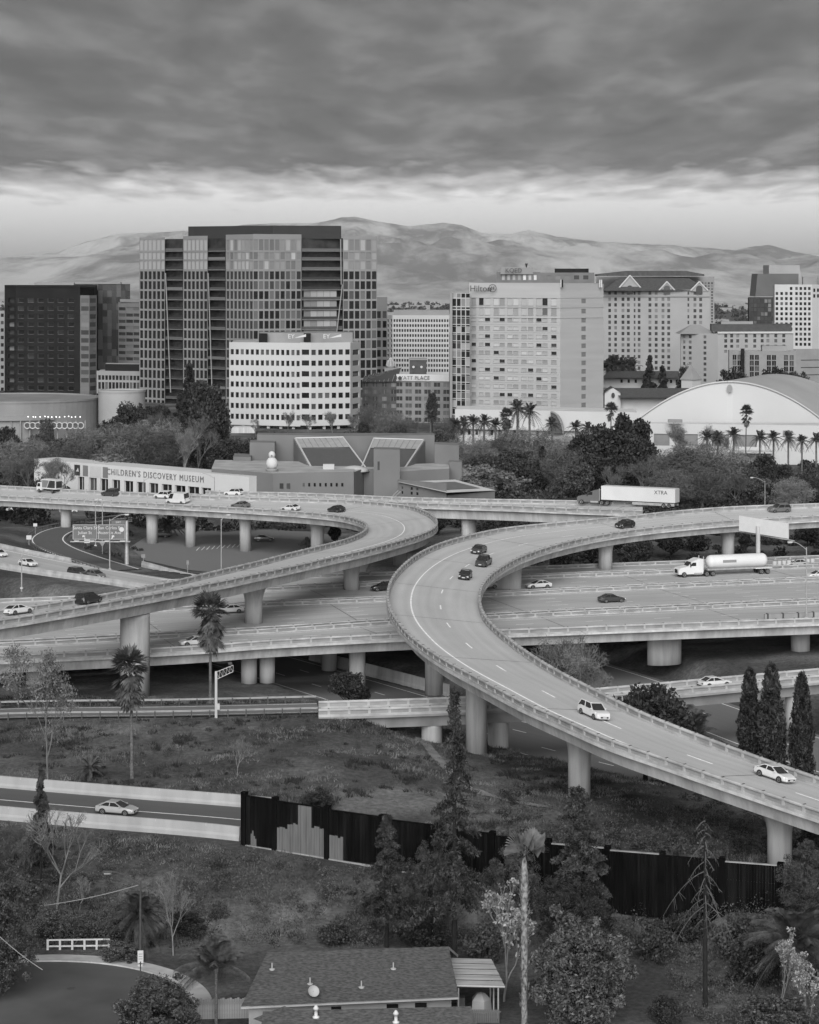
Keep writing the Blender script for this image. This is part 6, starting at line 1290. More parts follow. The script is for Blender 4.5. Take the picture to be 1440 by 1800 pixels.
r = empty('carport', tuple(P(840, 1760, 0)), 0, 'carport with pale corrugated sloping roof beside the bungalow', 'carport'); a, b, c, d = P(803, 1733, 2.75), P(888, 1735, 2.75), P(864, 1686, 3.3), P(793, 1684, 3.3); corr = mat('corrugated_sheet', .3, .6, .25, .5, stretch=(.4, 4, 1))
for k in range(10):
    t0, t1 = k/10, (k+.97)/10; mb = MB(); lift = Vector((0, 0, .05*(k % 2))); p0, p1, p2, p3 = d.lerp(a, t0)+lift, c.lerp(b, t0)+lift, c.lerp(b, t1)+lift, d.lerp(a, t1)+lift; mb.quad(p0, p3, p2, p1); put(r, mb.build('roof_sheet', corr if k not in (4, 8) else fascia))
mb = MB(); mb.tube(a, b, .1, .1, 5); put(r, mb.build('front_beam', fascia))
for px, py, z in ((806, 1736, 2.7), (876, 1736, 2.7), (862, 1700, 3.1), (868, 1722, 2.85)): q = P(px, py, z); mb = MB(); mb.tube((q.x, q.y, 0), (q.x, q.y, z - .05), .07, .07, 6); put(r, mb.build('post', fascia))
q = P(832, 1778, 1.0); r = empty('garden_fence', (q.x, q.y, 0), 0, 'weathered picket fence panel under the carport', 'fence')
for k in range(16): mb = MB(); mb.box(-.07, .07, -.02, .02, 0, 1.15); mb.build('picket', mat('old_wood', .1, .9, .3, 1), r, False, (k*.16 - .2, 0, 0))
mb = MB(); mb.box(-.3, 2.4, .025, .07, .9, 1.0); mb.build('rail', mat('old_wood', .1, .9, .3, 1), r)
q = P(845, 1768, .4); r = empty('junk_pile', tuple(q), 0, 'covered junk and bins in the shade of the carport', 'junk'); mb = MB(); mb.lathe([(1.0, -.4), (.9, .6), (.4, 1.1), (.05, 1.2)], 5); mb.build('tarpaulin', concrete_dark, r); mb = MB(); mb.box(-2.1, -1.4, -.4, .4, -.4, .8); mb.build('bin', steel_dark, r)
q = P(345, 1792, 0); r = empty('board_fence', (q.x, q.y, 0), R(4), 'grey wooden board fence between palm and bungalow', 'fence')
for k in range(30): mb = MB(); mb.box(-.1, .1, -.02, .02, 0, 1.7 + .06*(k % 3)); mb.build('board', mat('grey_wood', .2, .9, .3, 1), r, False, (k*.215, 0, 0))
mb = MB(); mb.box(0, 6.4, .03, .1, 1.3, 1.42); mb.build('rail', mat('grey_wood', .2, .9, .3, 1), r)
# cul-de-sac
cx, cy_, rad = -33.5, 200.5, 14.2
mb = MB(); n = 72; i0 = mb.vert((cx, cy_, .02)); ringv = [mb.vert((cx + rad*math.cos(2*math.pi*k/n), cy_ + rad*math.sin(2*math.pi*k/n), .015)) for k in range(n)]
for k in range(n): mb.face((i0, ringv[k], ringv[(k+1) % n]))
mb.quad((cx - 40, cy_ - 7, .012), (cx, cy_ - 7, .012), (cx, cy_ + 4, .012), (cx - 40, cy_ + 4, .012))
culm = mat('street_asphalt', .075, .9, .3, .12, .2, 12); tag(mb.build('street', culm), kind='structure')
def arc_ring(name, r0, r1, z0, z1, a0, a1, m, n=48, kind='structure'):
    mb = MB()
    for k in range(n):
        t0, t1 = a0 + (a1-a0)*k/n, a0 + (a1-a0)*(k+1)/n; f_ = lambda r_, t, z: (cx + r_*math.cos(t), cy_ + r_*math.sin(t), z); mb.quad(f_(r0, t0, z1), f_(r1, t0, z1), f_(r1, t1, z1), f_(r0, t1, z1)); mb.quad(f_(r0, t0, z0), f_(r0, t0, z1), f_(r0, t1, z1), f_(r0, t1, z0)); mb.quad(f_(r1, t0, z1), f_(r1, t0, z0), f_(r1, t1, z0), f_(r1, t1, z1))
    return tag(mb.build(name, m), kind=kind)
arc_ring('kerb', rad, rad + .22, 0, .14, R(5), R(165), concrete_pale); arc_ring('pavement', rad + .23, rad + 1.9, 0, .13, R(5), R(165), mat('pavement_slabs', .36, .9, .15, .7))
mb = MB(); mb.lathe([(.38, .0), (.38, .012)], 16); tag(mb.build('manhole_cover', steel_dark, None, False, (*P(125, 1738, 0).xy, .03)), 'round manhole cover in the cul-de-sac asphalt', 'manhole')
p0, p1 = P(84, 1670, 0), P(192, 1668, 0); r = empty('rail_fence', ((p0.x+p1.x)/2, p0.y, 0), 0, 'low white rail fence at the head of the cul-de-sac', 'fence')
for z in (.35, .95): mb = MB(); mb.tube((p0.x - r.location.x, 0, z), (p1.x - r.location.x, .3, z), .09, .09, 4); mb.build('rail', paint_white, r)
for k in range(6): mb = MB(); mb.box(-.1, .1, -.08, .08, 0, 1.0); mb.build('post', paint_white, r, False, ((p0.x + (p1.x-p0.x)*k/5) - r.location.x, .05*k, 0))
q = P(247, 1726, 0); r = empty('street_sign', tuple(q), 0, 'white rectangular street sign on a dark post by the kerb', 'sign'); H_ = hpx(q, 1671); mb = MB(); mb.tube((0, 0, -.2), (0, 0, H_ - 1.0), .07, .07, 6); mb.build('post', steel_dark, r); mb = MB(); mb.box(-.26, .26, -.03, .03, H_ - 1.15, H_); mb.build('plate', sign_pale, r, False, None, R(8))
for k in range(3): mb = MB(); mb.box(-.18, .18, -.036, -.032, 0, .06); mb.build('print', letter_grey, r, False, (0, 0, H_ - .35 - k*.22), R(8))
q = P(247, 1700, 0); r = lamp('street lamp with white head arching over the hillside palm', q, hpx(q, 1549), 2.8, -1, steel_dark)
def cable(label, a, b, sag=.5):
    pts = [a.lerp(b, t) - Vector((0, 0, sag*4*t*(1-t))) for t in np.linspace(0, 1, 14)]; mb = MB(); mb.path(pts, .035, 5); tag(mb.build('overhead_cable', mat('cable', .2, .6, .1, 1)), label, 'cable', 'overhead cables')
cable('pale overhead cable running to the arched street lamp', at(-30, 1600, 207), at(243, 1556, 212)); cable('dark overhead cable crossing the lower left tree', at(-20, 1628, 190), at(75, 1705, 190), .2)

# ------------------------------------------------------------------ vegetation
def leaf_mat(name, v, v2, trans=0.25):
    m = mat(name, v, 0.6, 0, 1.8, spec=0.3, v2=v2, objrand=0.18, trans=trans, detail=2); return m
lf_dark = leaf_mat('leaves_dark', .01, .05); lf_mid = leaf_mat('leaves_mid', .035, .095); lf_pale = leaf_mat('leaves_pale', .1, .2); lf_glossy = leaf_mat('leaves_glossy', .008, .13, .15)
lf_dry = leaf_mat('leaves_dry', .1, .22); lf_conifer = leaf_mat('needles', .012, .085); twig_m = mat('twigs_grey', .085, .9, .3, 1.0, objrand=.2); twig_pale = mat('twigs_pale', .14, .9, .3, 1.0, objrand=.2)
bark = mat('bark_dark', .012, .95, .4, 3, .4, 10); bark_grey = mat('bark_grey', .13, .95, .3, 3, .4, 10, stretch=(1, 1, .3)); bark_palm = mat('bark_palm', .09, .95, .45, 6, .5, 14)
palm_leaf = leaf_mat('palm_leaves', .025, .1); palm_dead = leaf_mat('palm_dead_leaves', .035, .13)
def quads(centers, size, nrm=None, aspect=1.8, rs=None, droop=0.0, var=.5):
    "one small kite-shaped leaf face at each centre"
    rs = rs or nrg; n = len(centers); c = np.asarray(centers)
    a = rs.normal(size=(n, 3)); a[:, 2] -= droop; a /= np.linalg.norm(a, axis=1)[:, None]
    b = rs.normal(size=(n, 3)); b -= a * (a * b).sum(1)[:, None]; b /= np.linalg.norm(b, axis=1)[:, None]
    s = size * (1 + var * (rs.random(n) - .5) * 2); L = a * (s * aspect / 2)[:, None]; W = b * (s / 2)[:, None]
    V = np.stack([c - L, c + W - L*.1, c + L, c - W - L*.1], 1); return V.reshape(-1, 3), np.arange(4*n).reshape(-1, 4)
def clumps(cent, n_each, spread, rs, flat=.8):
    c = np.repeat(cent, n_each, 0); o = rs.normal(size=c.shape); o /= np.linalg.norm(o, axis=1)[:, None]; o *= (rs.random(len(c))**.45)[:, None]; o[:, 2] *= flat
    sp = np.repeat(np.broadcast_to(spread, (len(cent),)), n_each)[:, None]; return c + o * sp
TREES = {}
def reg(kind, parts, cat='tree', name='tree'):
    "parts: (name, mesh); remembers a tree of unit size 10 m"
    r = empty(name); r['category'] = cat
    for nm, me in parts: link(nm, me, r)
    remember(r); TREES.setdefault(kind, []).append([r, False])
def branch_tree(rs, H=10, levels=4, spread=.7, nb=4, r0=.16, up=.35, trunk=.35, lean=0, sides=4, min_r=.02):
    mb = MB(); tips = []; rr = random.Random(int(rs.integers(1e9)))
    def grow(p, d, L, r, lv):
        k = 3 if lv < 2 else 2; q = p
        for i in range(k):
            d2 = (d + Vector((rr.gauss(0, .12), rr.gauss(0, .12), rr.gauss(0, .1) + up*.12))).normalized(); q2 = q + d2 * (L/k); ra = r*(1 - .3*i/k); rb = r*(1 - .3*(i+1)/k)
            mb.tube(q, q2, max(ra, min_r), max(rb, min_r*.8), sides if lv < 2 else 3, 0, False); q, d = q2, d2
            if lv < levels and i > 0:
                for _ in range(nb if i == k-1 else max(1, nb-2)):
                    ax = Vector((rr.gauss(0, 1), rr.gauss(0, 1), rr.gauss(0, .5))).normalized(); d3 = (d + ax * spread * rr.uniform(.6, 1.2) + Vector((0, 0, up*.3))).normalized(); grow(q, d3, L * rr.uniform(.55, .8), r*.6, lv + 1)
        tips.append(q)
    grow(Vector((0, 0, -.3)), Vector((lean, 0, 1)).normalized(), H*trunk, r0, 0)
    zmax = max(v[2] for v in mb.v); s = H / zmax; mb.v = [(x*s, y*s, z*s) for x, y, z in mb.v]; return mb, np.array([tuple(t*s) for t in tips])
# bare winter trees
for q, (lv, spd, nb, m_) in enumerate(((5, .62, 3, twig_m), (5, .85, 3, twig_m), (4, .45, 4, twig_pale), (5, .7, 3, twig_pale))):
    rs = np.random.default_rng(100 + q); mb, tips = branch_tree(rs, 10, lv, spd, nb, .17, .5, .3, 0, 4, .028)
    tw, f_ = quads(clumps(tips, 6, .7, rs), .035, aspect=18, rs=rs); reg('bare', (('trunk', mb.mesh('trunk', m_)), ('crown', np_mesh('crown', tw, f_, m_))), name='bare_tree')
# broad evergreen trees, dark and mid grey
def broad(kind, m, seed, nclump, each, leaf, rx=3.6, rz=3.4, zc=6.3, spread=1.25, name='leafy_tree', tm=bark, rough=.5, aspect=1.6, cat='tree', trunk=True):
    rs = np.random.default_rng(seed); u = rs.normal(size=(nclump, 3)); u /= np.linalg.norm(u, axis=1)[:, None]; rad = (.45 + .55*rs.random(nclump)**.5) * (1 + rough*(rs.random(nclump) - .5))
    c = u * rad[:, None] * np.array([rx, rx, rz]) + np.array([0, 0, zc]); c[:, 2] = np.maximum(c[:, 2], 1.0 if trunk else .3)
    V, f_ = quads(clumps(c, each, spread*(.6 + .8*rs.random(nclump)), rs), leaf, rs=rs, aspect=aspect); zmax = np.percentile(V[:, 2], 99.7); V = V * (10/zmax)
    mb = MB(); mb.tube((0, 0, -.4), (0, 0, zc*.5), .32, .22, 7); rr = random.Random(seed)
    for k in range(12): cc = c[rr.randrange(nclump)]; mb.tube((0, 0, zc*rr.uniform(.25, .5)), tuple(cc), .12, .03, 5, 0, False)
    reg(kind, (('trunk', mb.mesh('trunk', tm)), ('crown', np_mesh('crown', V, f_, m))), cat, name)
broad('dark', lf_dark, 201, 70, 110, .34); broad('dark', lf_dark, 202, 60, 120, .34, 3.0, 4.0); broad('dark', lf_dark, 203, 80, 100, .34, 4.2, 3.0, 6.0)
broad('mid', lf_mid, 211, 60, 110, .34); broad('mid', lf_mid, 212, 70, 100, .32, 4.2, 3.0)
broad('soft', twig_m, 221, 80, 95, .06, 4.2, 3.8, 5.6, 1.5, 'bare_tree', bark_grey, .6, 14); broad('soft', twig_pale, 222, 80, 95, .06, 4.6, 3.2, 5.0, 1.5, 'bare_tree', bark_grey, .6, 14); broad('soft', mat('twigs_dark', .07, .9, .3, 1, objrand=.2), 223, 80, 100, .06, 3.8, 4.2, 5.6, 1.4, 'bare_tree', bark_grey, .6, 14)
broad('shrub', lf_mid, 231, 40, 110, .5, 5.5, 4.5, 5.0, 1.8, 'shrub', cat='shrub', trunk=False); broad('shrub', lf_dark, 232, 40, 110, .5, 6.5, 4.2, 5.0, 1.9, 'shrub', cat='shrub', trunk=False); broad('paleshrub', lf_pale, 233, 40, 130, .42, 5.5, 4.5, 5.0, 1.8, 'shrub', cat='shrub', trunk=False)
broad('glossy', lf_glossy, 241, 170, 230, .13, 3.6, 4.2, 5.8, .85, 'glossy_tree', aspect=2.2); broad('bigdark', leaf_mat('leaves_deep', .01, .07), 251, 240, 250, .095, 4.2, 4.6, 5.6, .75, 'evergreen_tree'); broad('bigmid', leaf_mat('leaves_grey', .02, .13), 252, 240, 250, .095, 4.0, 4.6, 5.6, .7, 'evergreen_tree')
broad('hedge', lf_glossy, 261, 90, 110, .32, 5.5, 4.0, 5.0, 1.2, 'shrub', cat='shrub', trunk=False, aspect=2.2)
# slender pale tree with thin foliage
rs = np.random.default_rng(300); mb, tips = branch_tree(rs, 10, 4, .55, 3, .1, .5, .42, 0, 5, .012)
V, f_ = quads(clumps(tips[tips[:, 2] > 3.8], 40, .6, rs), .1, rs=rs); reg('slender', (('trunk', mb.mesh('trunk', twig_pale)), ('crown', np_mesh('crown', V, f_, leaf_mat('leaves_silver', .1, .22)))), name='slender_tree')
# conifers with drooping sprays
def conifer(kind, seed, nbr, Lmax, zlo, m, leafn=50, leaf=.16, droop=.35, tr=.17, tm=bark, shape=.9, name='conifer', spr=.3, asp=3.2):
    rs = np.random.default_rng(seed); mb = MB(); mb.tube((0, 0, -.4), (0, 0, 5.5), tr, tr*.6, 9); mb.tube((0, 0, 5.5), (0, 0, 9.9), tr*.6, .02, 7); cs = []
    for k in range(nbr):
        z = zlo + (9.7 - zlo) * (k + rs.random())/nbr; L = Lmax * ((10.1 - z)/(10.1 - zlo))**shape * rs.uniform(.55, 1.1); a = rs.uniform(0, 2*math.pi); pts = []
        for t in np.linspace(0, 1, 6): pts.append(Vector((math.cos(a)*L*t, math.sin(a)*L*t, z + .25*L*t - droop*L*t*t*1.6)))
        for i in range(5): mb.tube(pts[i], pts[i+1], .045*(1-i/6), .04*(1-(i+1)/6), 3, 0, False)
        for t in np.linspace(.25, 1, max(3, int(7*L/Lmax) + 2)):
            i = min(4, int(t*5)); p = pts[i].lerp(pts[i+1], t*5 - i); cs.append((p.x, p.y, p.z - .05))
    cs = np.array(cs); parts = [('trunk', mb.mesh('trunk', tm))]
    if m: V, f_ = quads(clumps(cs, leafn, spr, rs, .6), leaf, rs=rs, droop=.6, aspect=asp); parts.append(('crown', np_mesh('crown', V, f_, m)))
    reg(kind, tuple(parts), name=name)
conifer('redwood', 401, 80, 2.2, 2.4, lf_conifer, 100, .055); conifer('redwood', 402, 90, 2.0, 2.0, lf_conifer, 95, .055, shape=.6); conifer('tallpine', 403, 80, 1.9, 1.8, lf_conifer, 40, .045, shape=1.25, tr=.13, spr=.24)
conifer('farpine', 404, 60, 2.3, 1.2, lf_dark, 60, .25, asp=1.8)
rr = random.Random(9); mb = MB(); bw = MB(); mb.tube((0, 0, -.4), (0, 0, 5), .15, .1, 9); mb.tube((0, 0, 5), (.05, 0, 10), .1, .015, 7)
for k in range(30):
    z = 4.6 + 5.2*(k/30)**.9; L = (2.0 if 5.2 < z < 7.4 else 1.0)*rr.uniform(.35, 1.1)*(1 if z < 9 else .5); a = k*2.4 + rr.uniform(-.5, .5); pts = []
    for t in np.linspace(0, 1, 8): pts.append(Vector((math.cos(a)*L*t, math.sin(a)*L*t, z - L*(.35*t + .75*t**2) + (.35*L*t if z > 8.6 else 0))))
    for i in range(7): bw.tube(pts[i], pts[i+1], .034*(1 - i/9), .034*(1 - (i+1)/9), 4, 0, False)
    for q in range(9):
        t = rr.uniform(.3, 1); i = min(6, int(t*7)); p = pts[i].lerp(pts[i+1], t*7 - i); d = Vector((rr.gauss(0, .35), rr.gauss(0, .35), -rr.uniform(.3, .8)))*L*.35; bw.tube(p, p + d, .018, .008, 3, 0, False)
reg('dead', (('trunk', mb.mesh('trunk', bark)), ('branches', bw.mesh('branches', twig_m))), name='dead_conifer')
# columnar cypress
rs = np.random.default_rng(500); n = 230; z = rs.random(n)**.8*9.3 + .4; rad = 1.15*np.sin(np.clip((10 - z)/10, .02, 1)**.75*math.pi*.62)*rs.uniform(.55, 1.0, n); a = rs.random(n)*2*math.pi
V, f_ = quads(clumps(np.stack([rad*np.cos(a), rad*np.sin(a), z], 1), 80, .42, rs, 1.5), .13, rs=rs, droop=-.9, aspect=2.4); mb = MB(); mb.tube((0, 0, -.4), (0, 0, 9), .2, .03, 7); reg('cypress', (('trunk', mb.mesh('trunk', bark)), ('crown', np_mesh('crown', V, f_, lf_dark))), name='cypress')
# palms
def fan_palm(kind, seed, H=10, nl=42, Rl=1.15, skirt=26, tr=.15, tm=bark_palm):
    rs = random.Random(seed); live, dead = MB(), MB(); lean = rs.uniform(-.25, .25)
    def fan(mb, base, d, L, spread_, fold):
        side_ = d.cross(Vector((0, 0, 1)));
        if side_.length < .05: side_ = Vector((1, 0, 0))
        side_.normalize(); upv = side_.cross(d).normalized(); stalk = base + d*L*.42; mb.tube(base, stalk, .018, .012, 3, 0, False); n = 13
        for k in range(n):
            t = (k/(n-1) - .5)*spread_; dd_ = (d*math.cos(t) + side_*math.sin(t)).normalized(); tip = stalk + dd_*L*.62*(1 - .25*abs(t)/spread_) - Vector((0, 0, fold*L*.3*rs.random())); w = (side_*math.cos(t) - d*math.sin(t))*.05*Rl; mid = stalk.lerp(tip, .6)
            mb.quad(stalk, mid - w + upv*.02, tip, mid + w + upv*.02)
    top = Vector((lean, 0, H - Rl*.75))
    for k in range(nl):
        el = rs.uniform(-.35, 1.35); az = rs.uniform(0, 2*math.pi); d = Vector((math.cos(az)*math.cos(el), math.sin(az)*math.cos(el), math.sin(el))); fan(live, top, d, Rl*rs.uniform(.85, 1.1), 2.5, .5 + .5*rs.random())
    for k in range(skirt):
        el = rs.uniform(-1.4, -.3); az = rs.uniform(0, 2*math.pi); b0_ = top + Vector((0, 0, -.1 - 1.1*Rl*rs.random())); d = Vector((math.cos(az)*math.cos(el), math.sin(az)*math.cos(el), math.sin(el))); fan(dead, b0_, d, Rl*rs.uniform(.8, 1.05), 1.5, .9)
    mb = MB(); pts = [Vector((lean*(t**2), 0, -.4 + (top.z + .4)*t)) for t in np.linspace(0, 1, 8)]
    for i in range(7): mb.tube(pts[i], pts[i+1], tr*(1 - .04*i) + (.03 if i == 0 else 0), tr*(1 - .04*(i+1)), 9)
    reg(kind, (('trunk', mb.mesh('trunk', tm)), ('crown', live.mesh('crown', palm_leaf)), ('dead_skirt', dead.mesh('dead_skirt', palm_dead))), 'palm', 'fan_palm')
fan_palm('fan', 601, nl=46, Rl=1.75, skirt=60); fan_palm('fan', 602, nl=60, Rl=1.9, skirt=50); fan_palm('fantall', 603, nl=50, Rl=1.15, skirt=14, tr=.1)
def date_palm(kind, seed, H=10, nf=56, Lf=3.3, tr=.22, leafm=palm_leaf, nl=22, wl=.045, el0=-.35, name='date_palm', lw=.3):
    rs = random.Random(seed); mb = MB(); top = Vector((0, 0, H - Lf*.55))
    for k in range(nf):
        az = rs.uniform(0, 2*math.pi); el = rs.uniform(el0, 1.4); L = Lf*rs.uniform(.8, 1.1); h_ = Vector((math.cos(az), math.sin(az), 0)); pts = []
        for t in np.linspace(0, 1, 7): pts.append(top + h_*(L*math.cos(el)*t*.95 + .04) + Vector((0, 0, L*(math.sin(el)*t - .62*t*t*(1 - .3*math.sin(el))))))
        sd_ = Vector((-h_.y, h_.x, 0))
        for i in range(6): mb.tube(pts[i], pts[i+1], .025, .018, 3, 0, False)
        for j in range(nl):
            t = .12 + .88*j/nl; i = min(5, int(t*6)); p = pts[i].lerp(pts[i+1], t*6 - i); dirr = (pts[i+1] - pts[i]).normalized(); ll = lw*Lf/2.6*(1.15 - .75*t)*1.5
            for s_ in (-1, 1): tip = p + (sd_*s_*.75 + dirr*.6 + Vector((0, 0, -.35))).normalized()*ll; w = dirr*wl; mb.quad(p - w, p + w, tip + w*.2, tip - w*.2)
    tk = MB(); pr = [(tr*1.25, -.4)] + [(tr*(1 + .12*(k % 2)), top.z*k/14) for k in range(14)] + [(tr*1.6, top.z - .25), (tr*1.3, top.z + .1)]; tk.lathe(pr, 9)
    reg(kind, (('trunk', tk.mesh('trunk', bark_palm)), ('crown', mb.mesh('crown', leafm))), 'palm', name)
date_palm('date', 701); date_palm('date', 702, nf=46); date_palm('stout', 703, 6, 60, 4.2, .5, nl=34, wl=.035, lw=.36); date_palm('queen', 704, 10, 34, 6.6, .2, nl=60, wl=.035, el0=.1, name='feather_palm', lw=.5); date_palm('lowpalm', 705, 3, 40, 2.6, .3, nl=26)
# tall grey palm with upswept leaves (the near one)
TC = {}
def tree(kind, base, H, label, wx=1.0, rz=None, group=None, variant=None):
    pool = TREES[kind]; i = (TC.get(kind, 0) if variant is None else variant) % len(pool); TC[kind] = TC.get(kind, 0) + 1; pr = pool[i]; ref = {'stout': 6, 'lowpalm': 3}.get(kind, 10.0)
    s = H / ref; rz = rng.uniform(0, 6.28) if rz is None else rz; loc = tuple(base)
    if not pr[1]:
        o = pr[0]; o.location = loc; o.rotation_euler = (0, 0, rz); o.scale = (s*wx, s*wx, s); pr[1] = True; o['label'] = label
        if group: o['group'] = group
    else: o = copy_tree(pr[0], loc, rz, (s*wx, s*wx, s), label, group)
    return o
def ptree(kind, px, ytop, Y, label, wx=1.0, group=None, z=None, variant=None):
    "tree whose top shows at (px, ytop) standing at distance Y"
    x = xat(px, Y); z = ground(x, Y) if z is None else z; return tree(kind, (x, Y, z - .05), zat(ytop, Y) - z, label, wx, None, group, variant)
rs = np.random.default_rng(150)
for q in range(3): mb, tips = branch_tree(rs, 10, 4, .65, 3, .13, .6, .34, 0, 4, .03); tw, f_ = quads(clumps(tips, 6, .5, rs), .03, aspect=18, rs=rs); reg('barethin', (('trunk', mb.mesh('trunk', twig_pale)), ('crown', np_mesh('crown', tw, f_, twig_pale))), name='bare_tree')
GB, GD, GPm = 'bare winter trees', 'evergreen trees', 'palm trees'
# before the theatre and the museum wing
for (k, px, yt, Y, wx, lb) in (
 ('dark', 12, 750, 790, .7, 'small dark tree at the left edge before the theatre'), ('dark', 26, 764, 770, .6, 'small dark tree second from the left edge'), ('mid', 82, 737, 800, .5, 'grey bushy tree before the theatre arches'),
 ('bare', 22, 806, 645, .8, 'dark bare tree at the left end of the museum wing'), ('bare', 52, 800, 640, .8, 'leaning bare tree left of the box truck'), ('bare', 86, 803, 640, .9, 'bare tree rising behind the box truck'), ('bare', 108, 806, 642, .8, 'bare tree between box truck and dark banner'),
 ('soft', 150, 755, 745, 1.1, 'bare tree right of the theatre lamps'), ('soft', 178, 748, 730, 1.1, 'bare tree above the pale banner of the museum wing'), ('soft', 208, 745, 748, 1.1, 'bare tree behind the pale round shrub'), ('soft', 240, 745, 735, 1.1, 'bare tree above the first museum letters'), ('soft', 270, 738, 745, 1.1, 'bare tree above the middle museum letters'), ('soft', 300, 745, 730, 1.0, 'bare tree left of the big dark conifer'), ('soft', 130, 775, 720, 1.0, 'low bare tree behind the dark banner'),
 ('dark', 228, 709, 850, .75, 'dark round tree before the theatre stair drum'), ('dark', 257, 716, 840, .7, 'dark tree right of the theatre stair drum'), ('dark', 284, 713, 845, .75, 'dark tree at the foot of the tall tower'), ('dark', 190, 738, 830, .6, 'low dark tree at the theatre wall'),
 ('farpine', 333, 634, 770, .75, 'tallest dark conifer before the tall tower'), ('farpine', 316, 690, 760, .9, 'dark conifer on the left flank of the tallest one'), ('dark', 360, 672, 765, .6, 'big dark tree right of the tallest conifer'), ('dark', 378, 705, 760, .65, 'dark tree left of the white office block'), ('dark', 345, 745, 735, .7, 'dark tree below the tallest conifer'),
 ('bare', 347, 728, 715, .7, 'pale trunked bare tree before the dark conifers'), ('bare', 284, 726, 760, .8, 'pale bare tree with forked trunk above the museum wing'), ('bare', 322, 752, 705, .7, 'pale bare sapling left of the museum blocks'),
 ('paleshrub', 205, 800, 690, 1.7, 'round pale shrub above the museum wing roof'), ('dark', 408, 772, 705, .8, 'dark tree beside the museum at left'), ('dark', 428, 778, 700, .7, 'dark tree touching the museum left block'), ('dark', 392, 782, 695, .7, 'dark low tree at the museum corner'), ('mid', 70, 762, 750, .8, 'grey tree under the theatre lamps'), ('mid', 110, 772, 740, .9, 'grey tree below the theatre arches'),
 ('soft', 40, 770, 720, 1.1, 'bare tree at left behind the truck'), ('soft', 90, 778, 715, 1.2, 'bare tree before the theatre base')):
    ptree(k, px, yt, Y, lb, wx, GB if k in ('bare', 'soft') else GD)
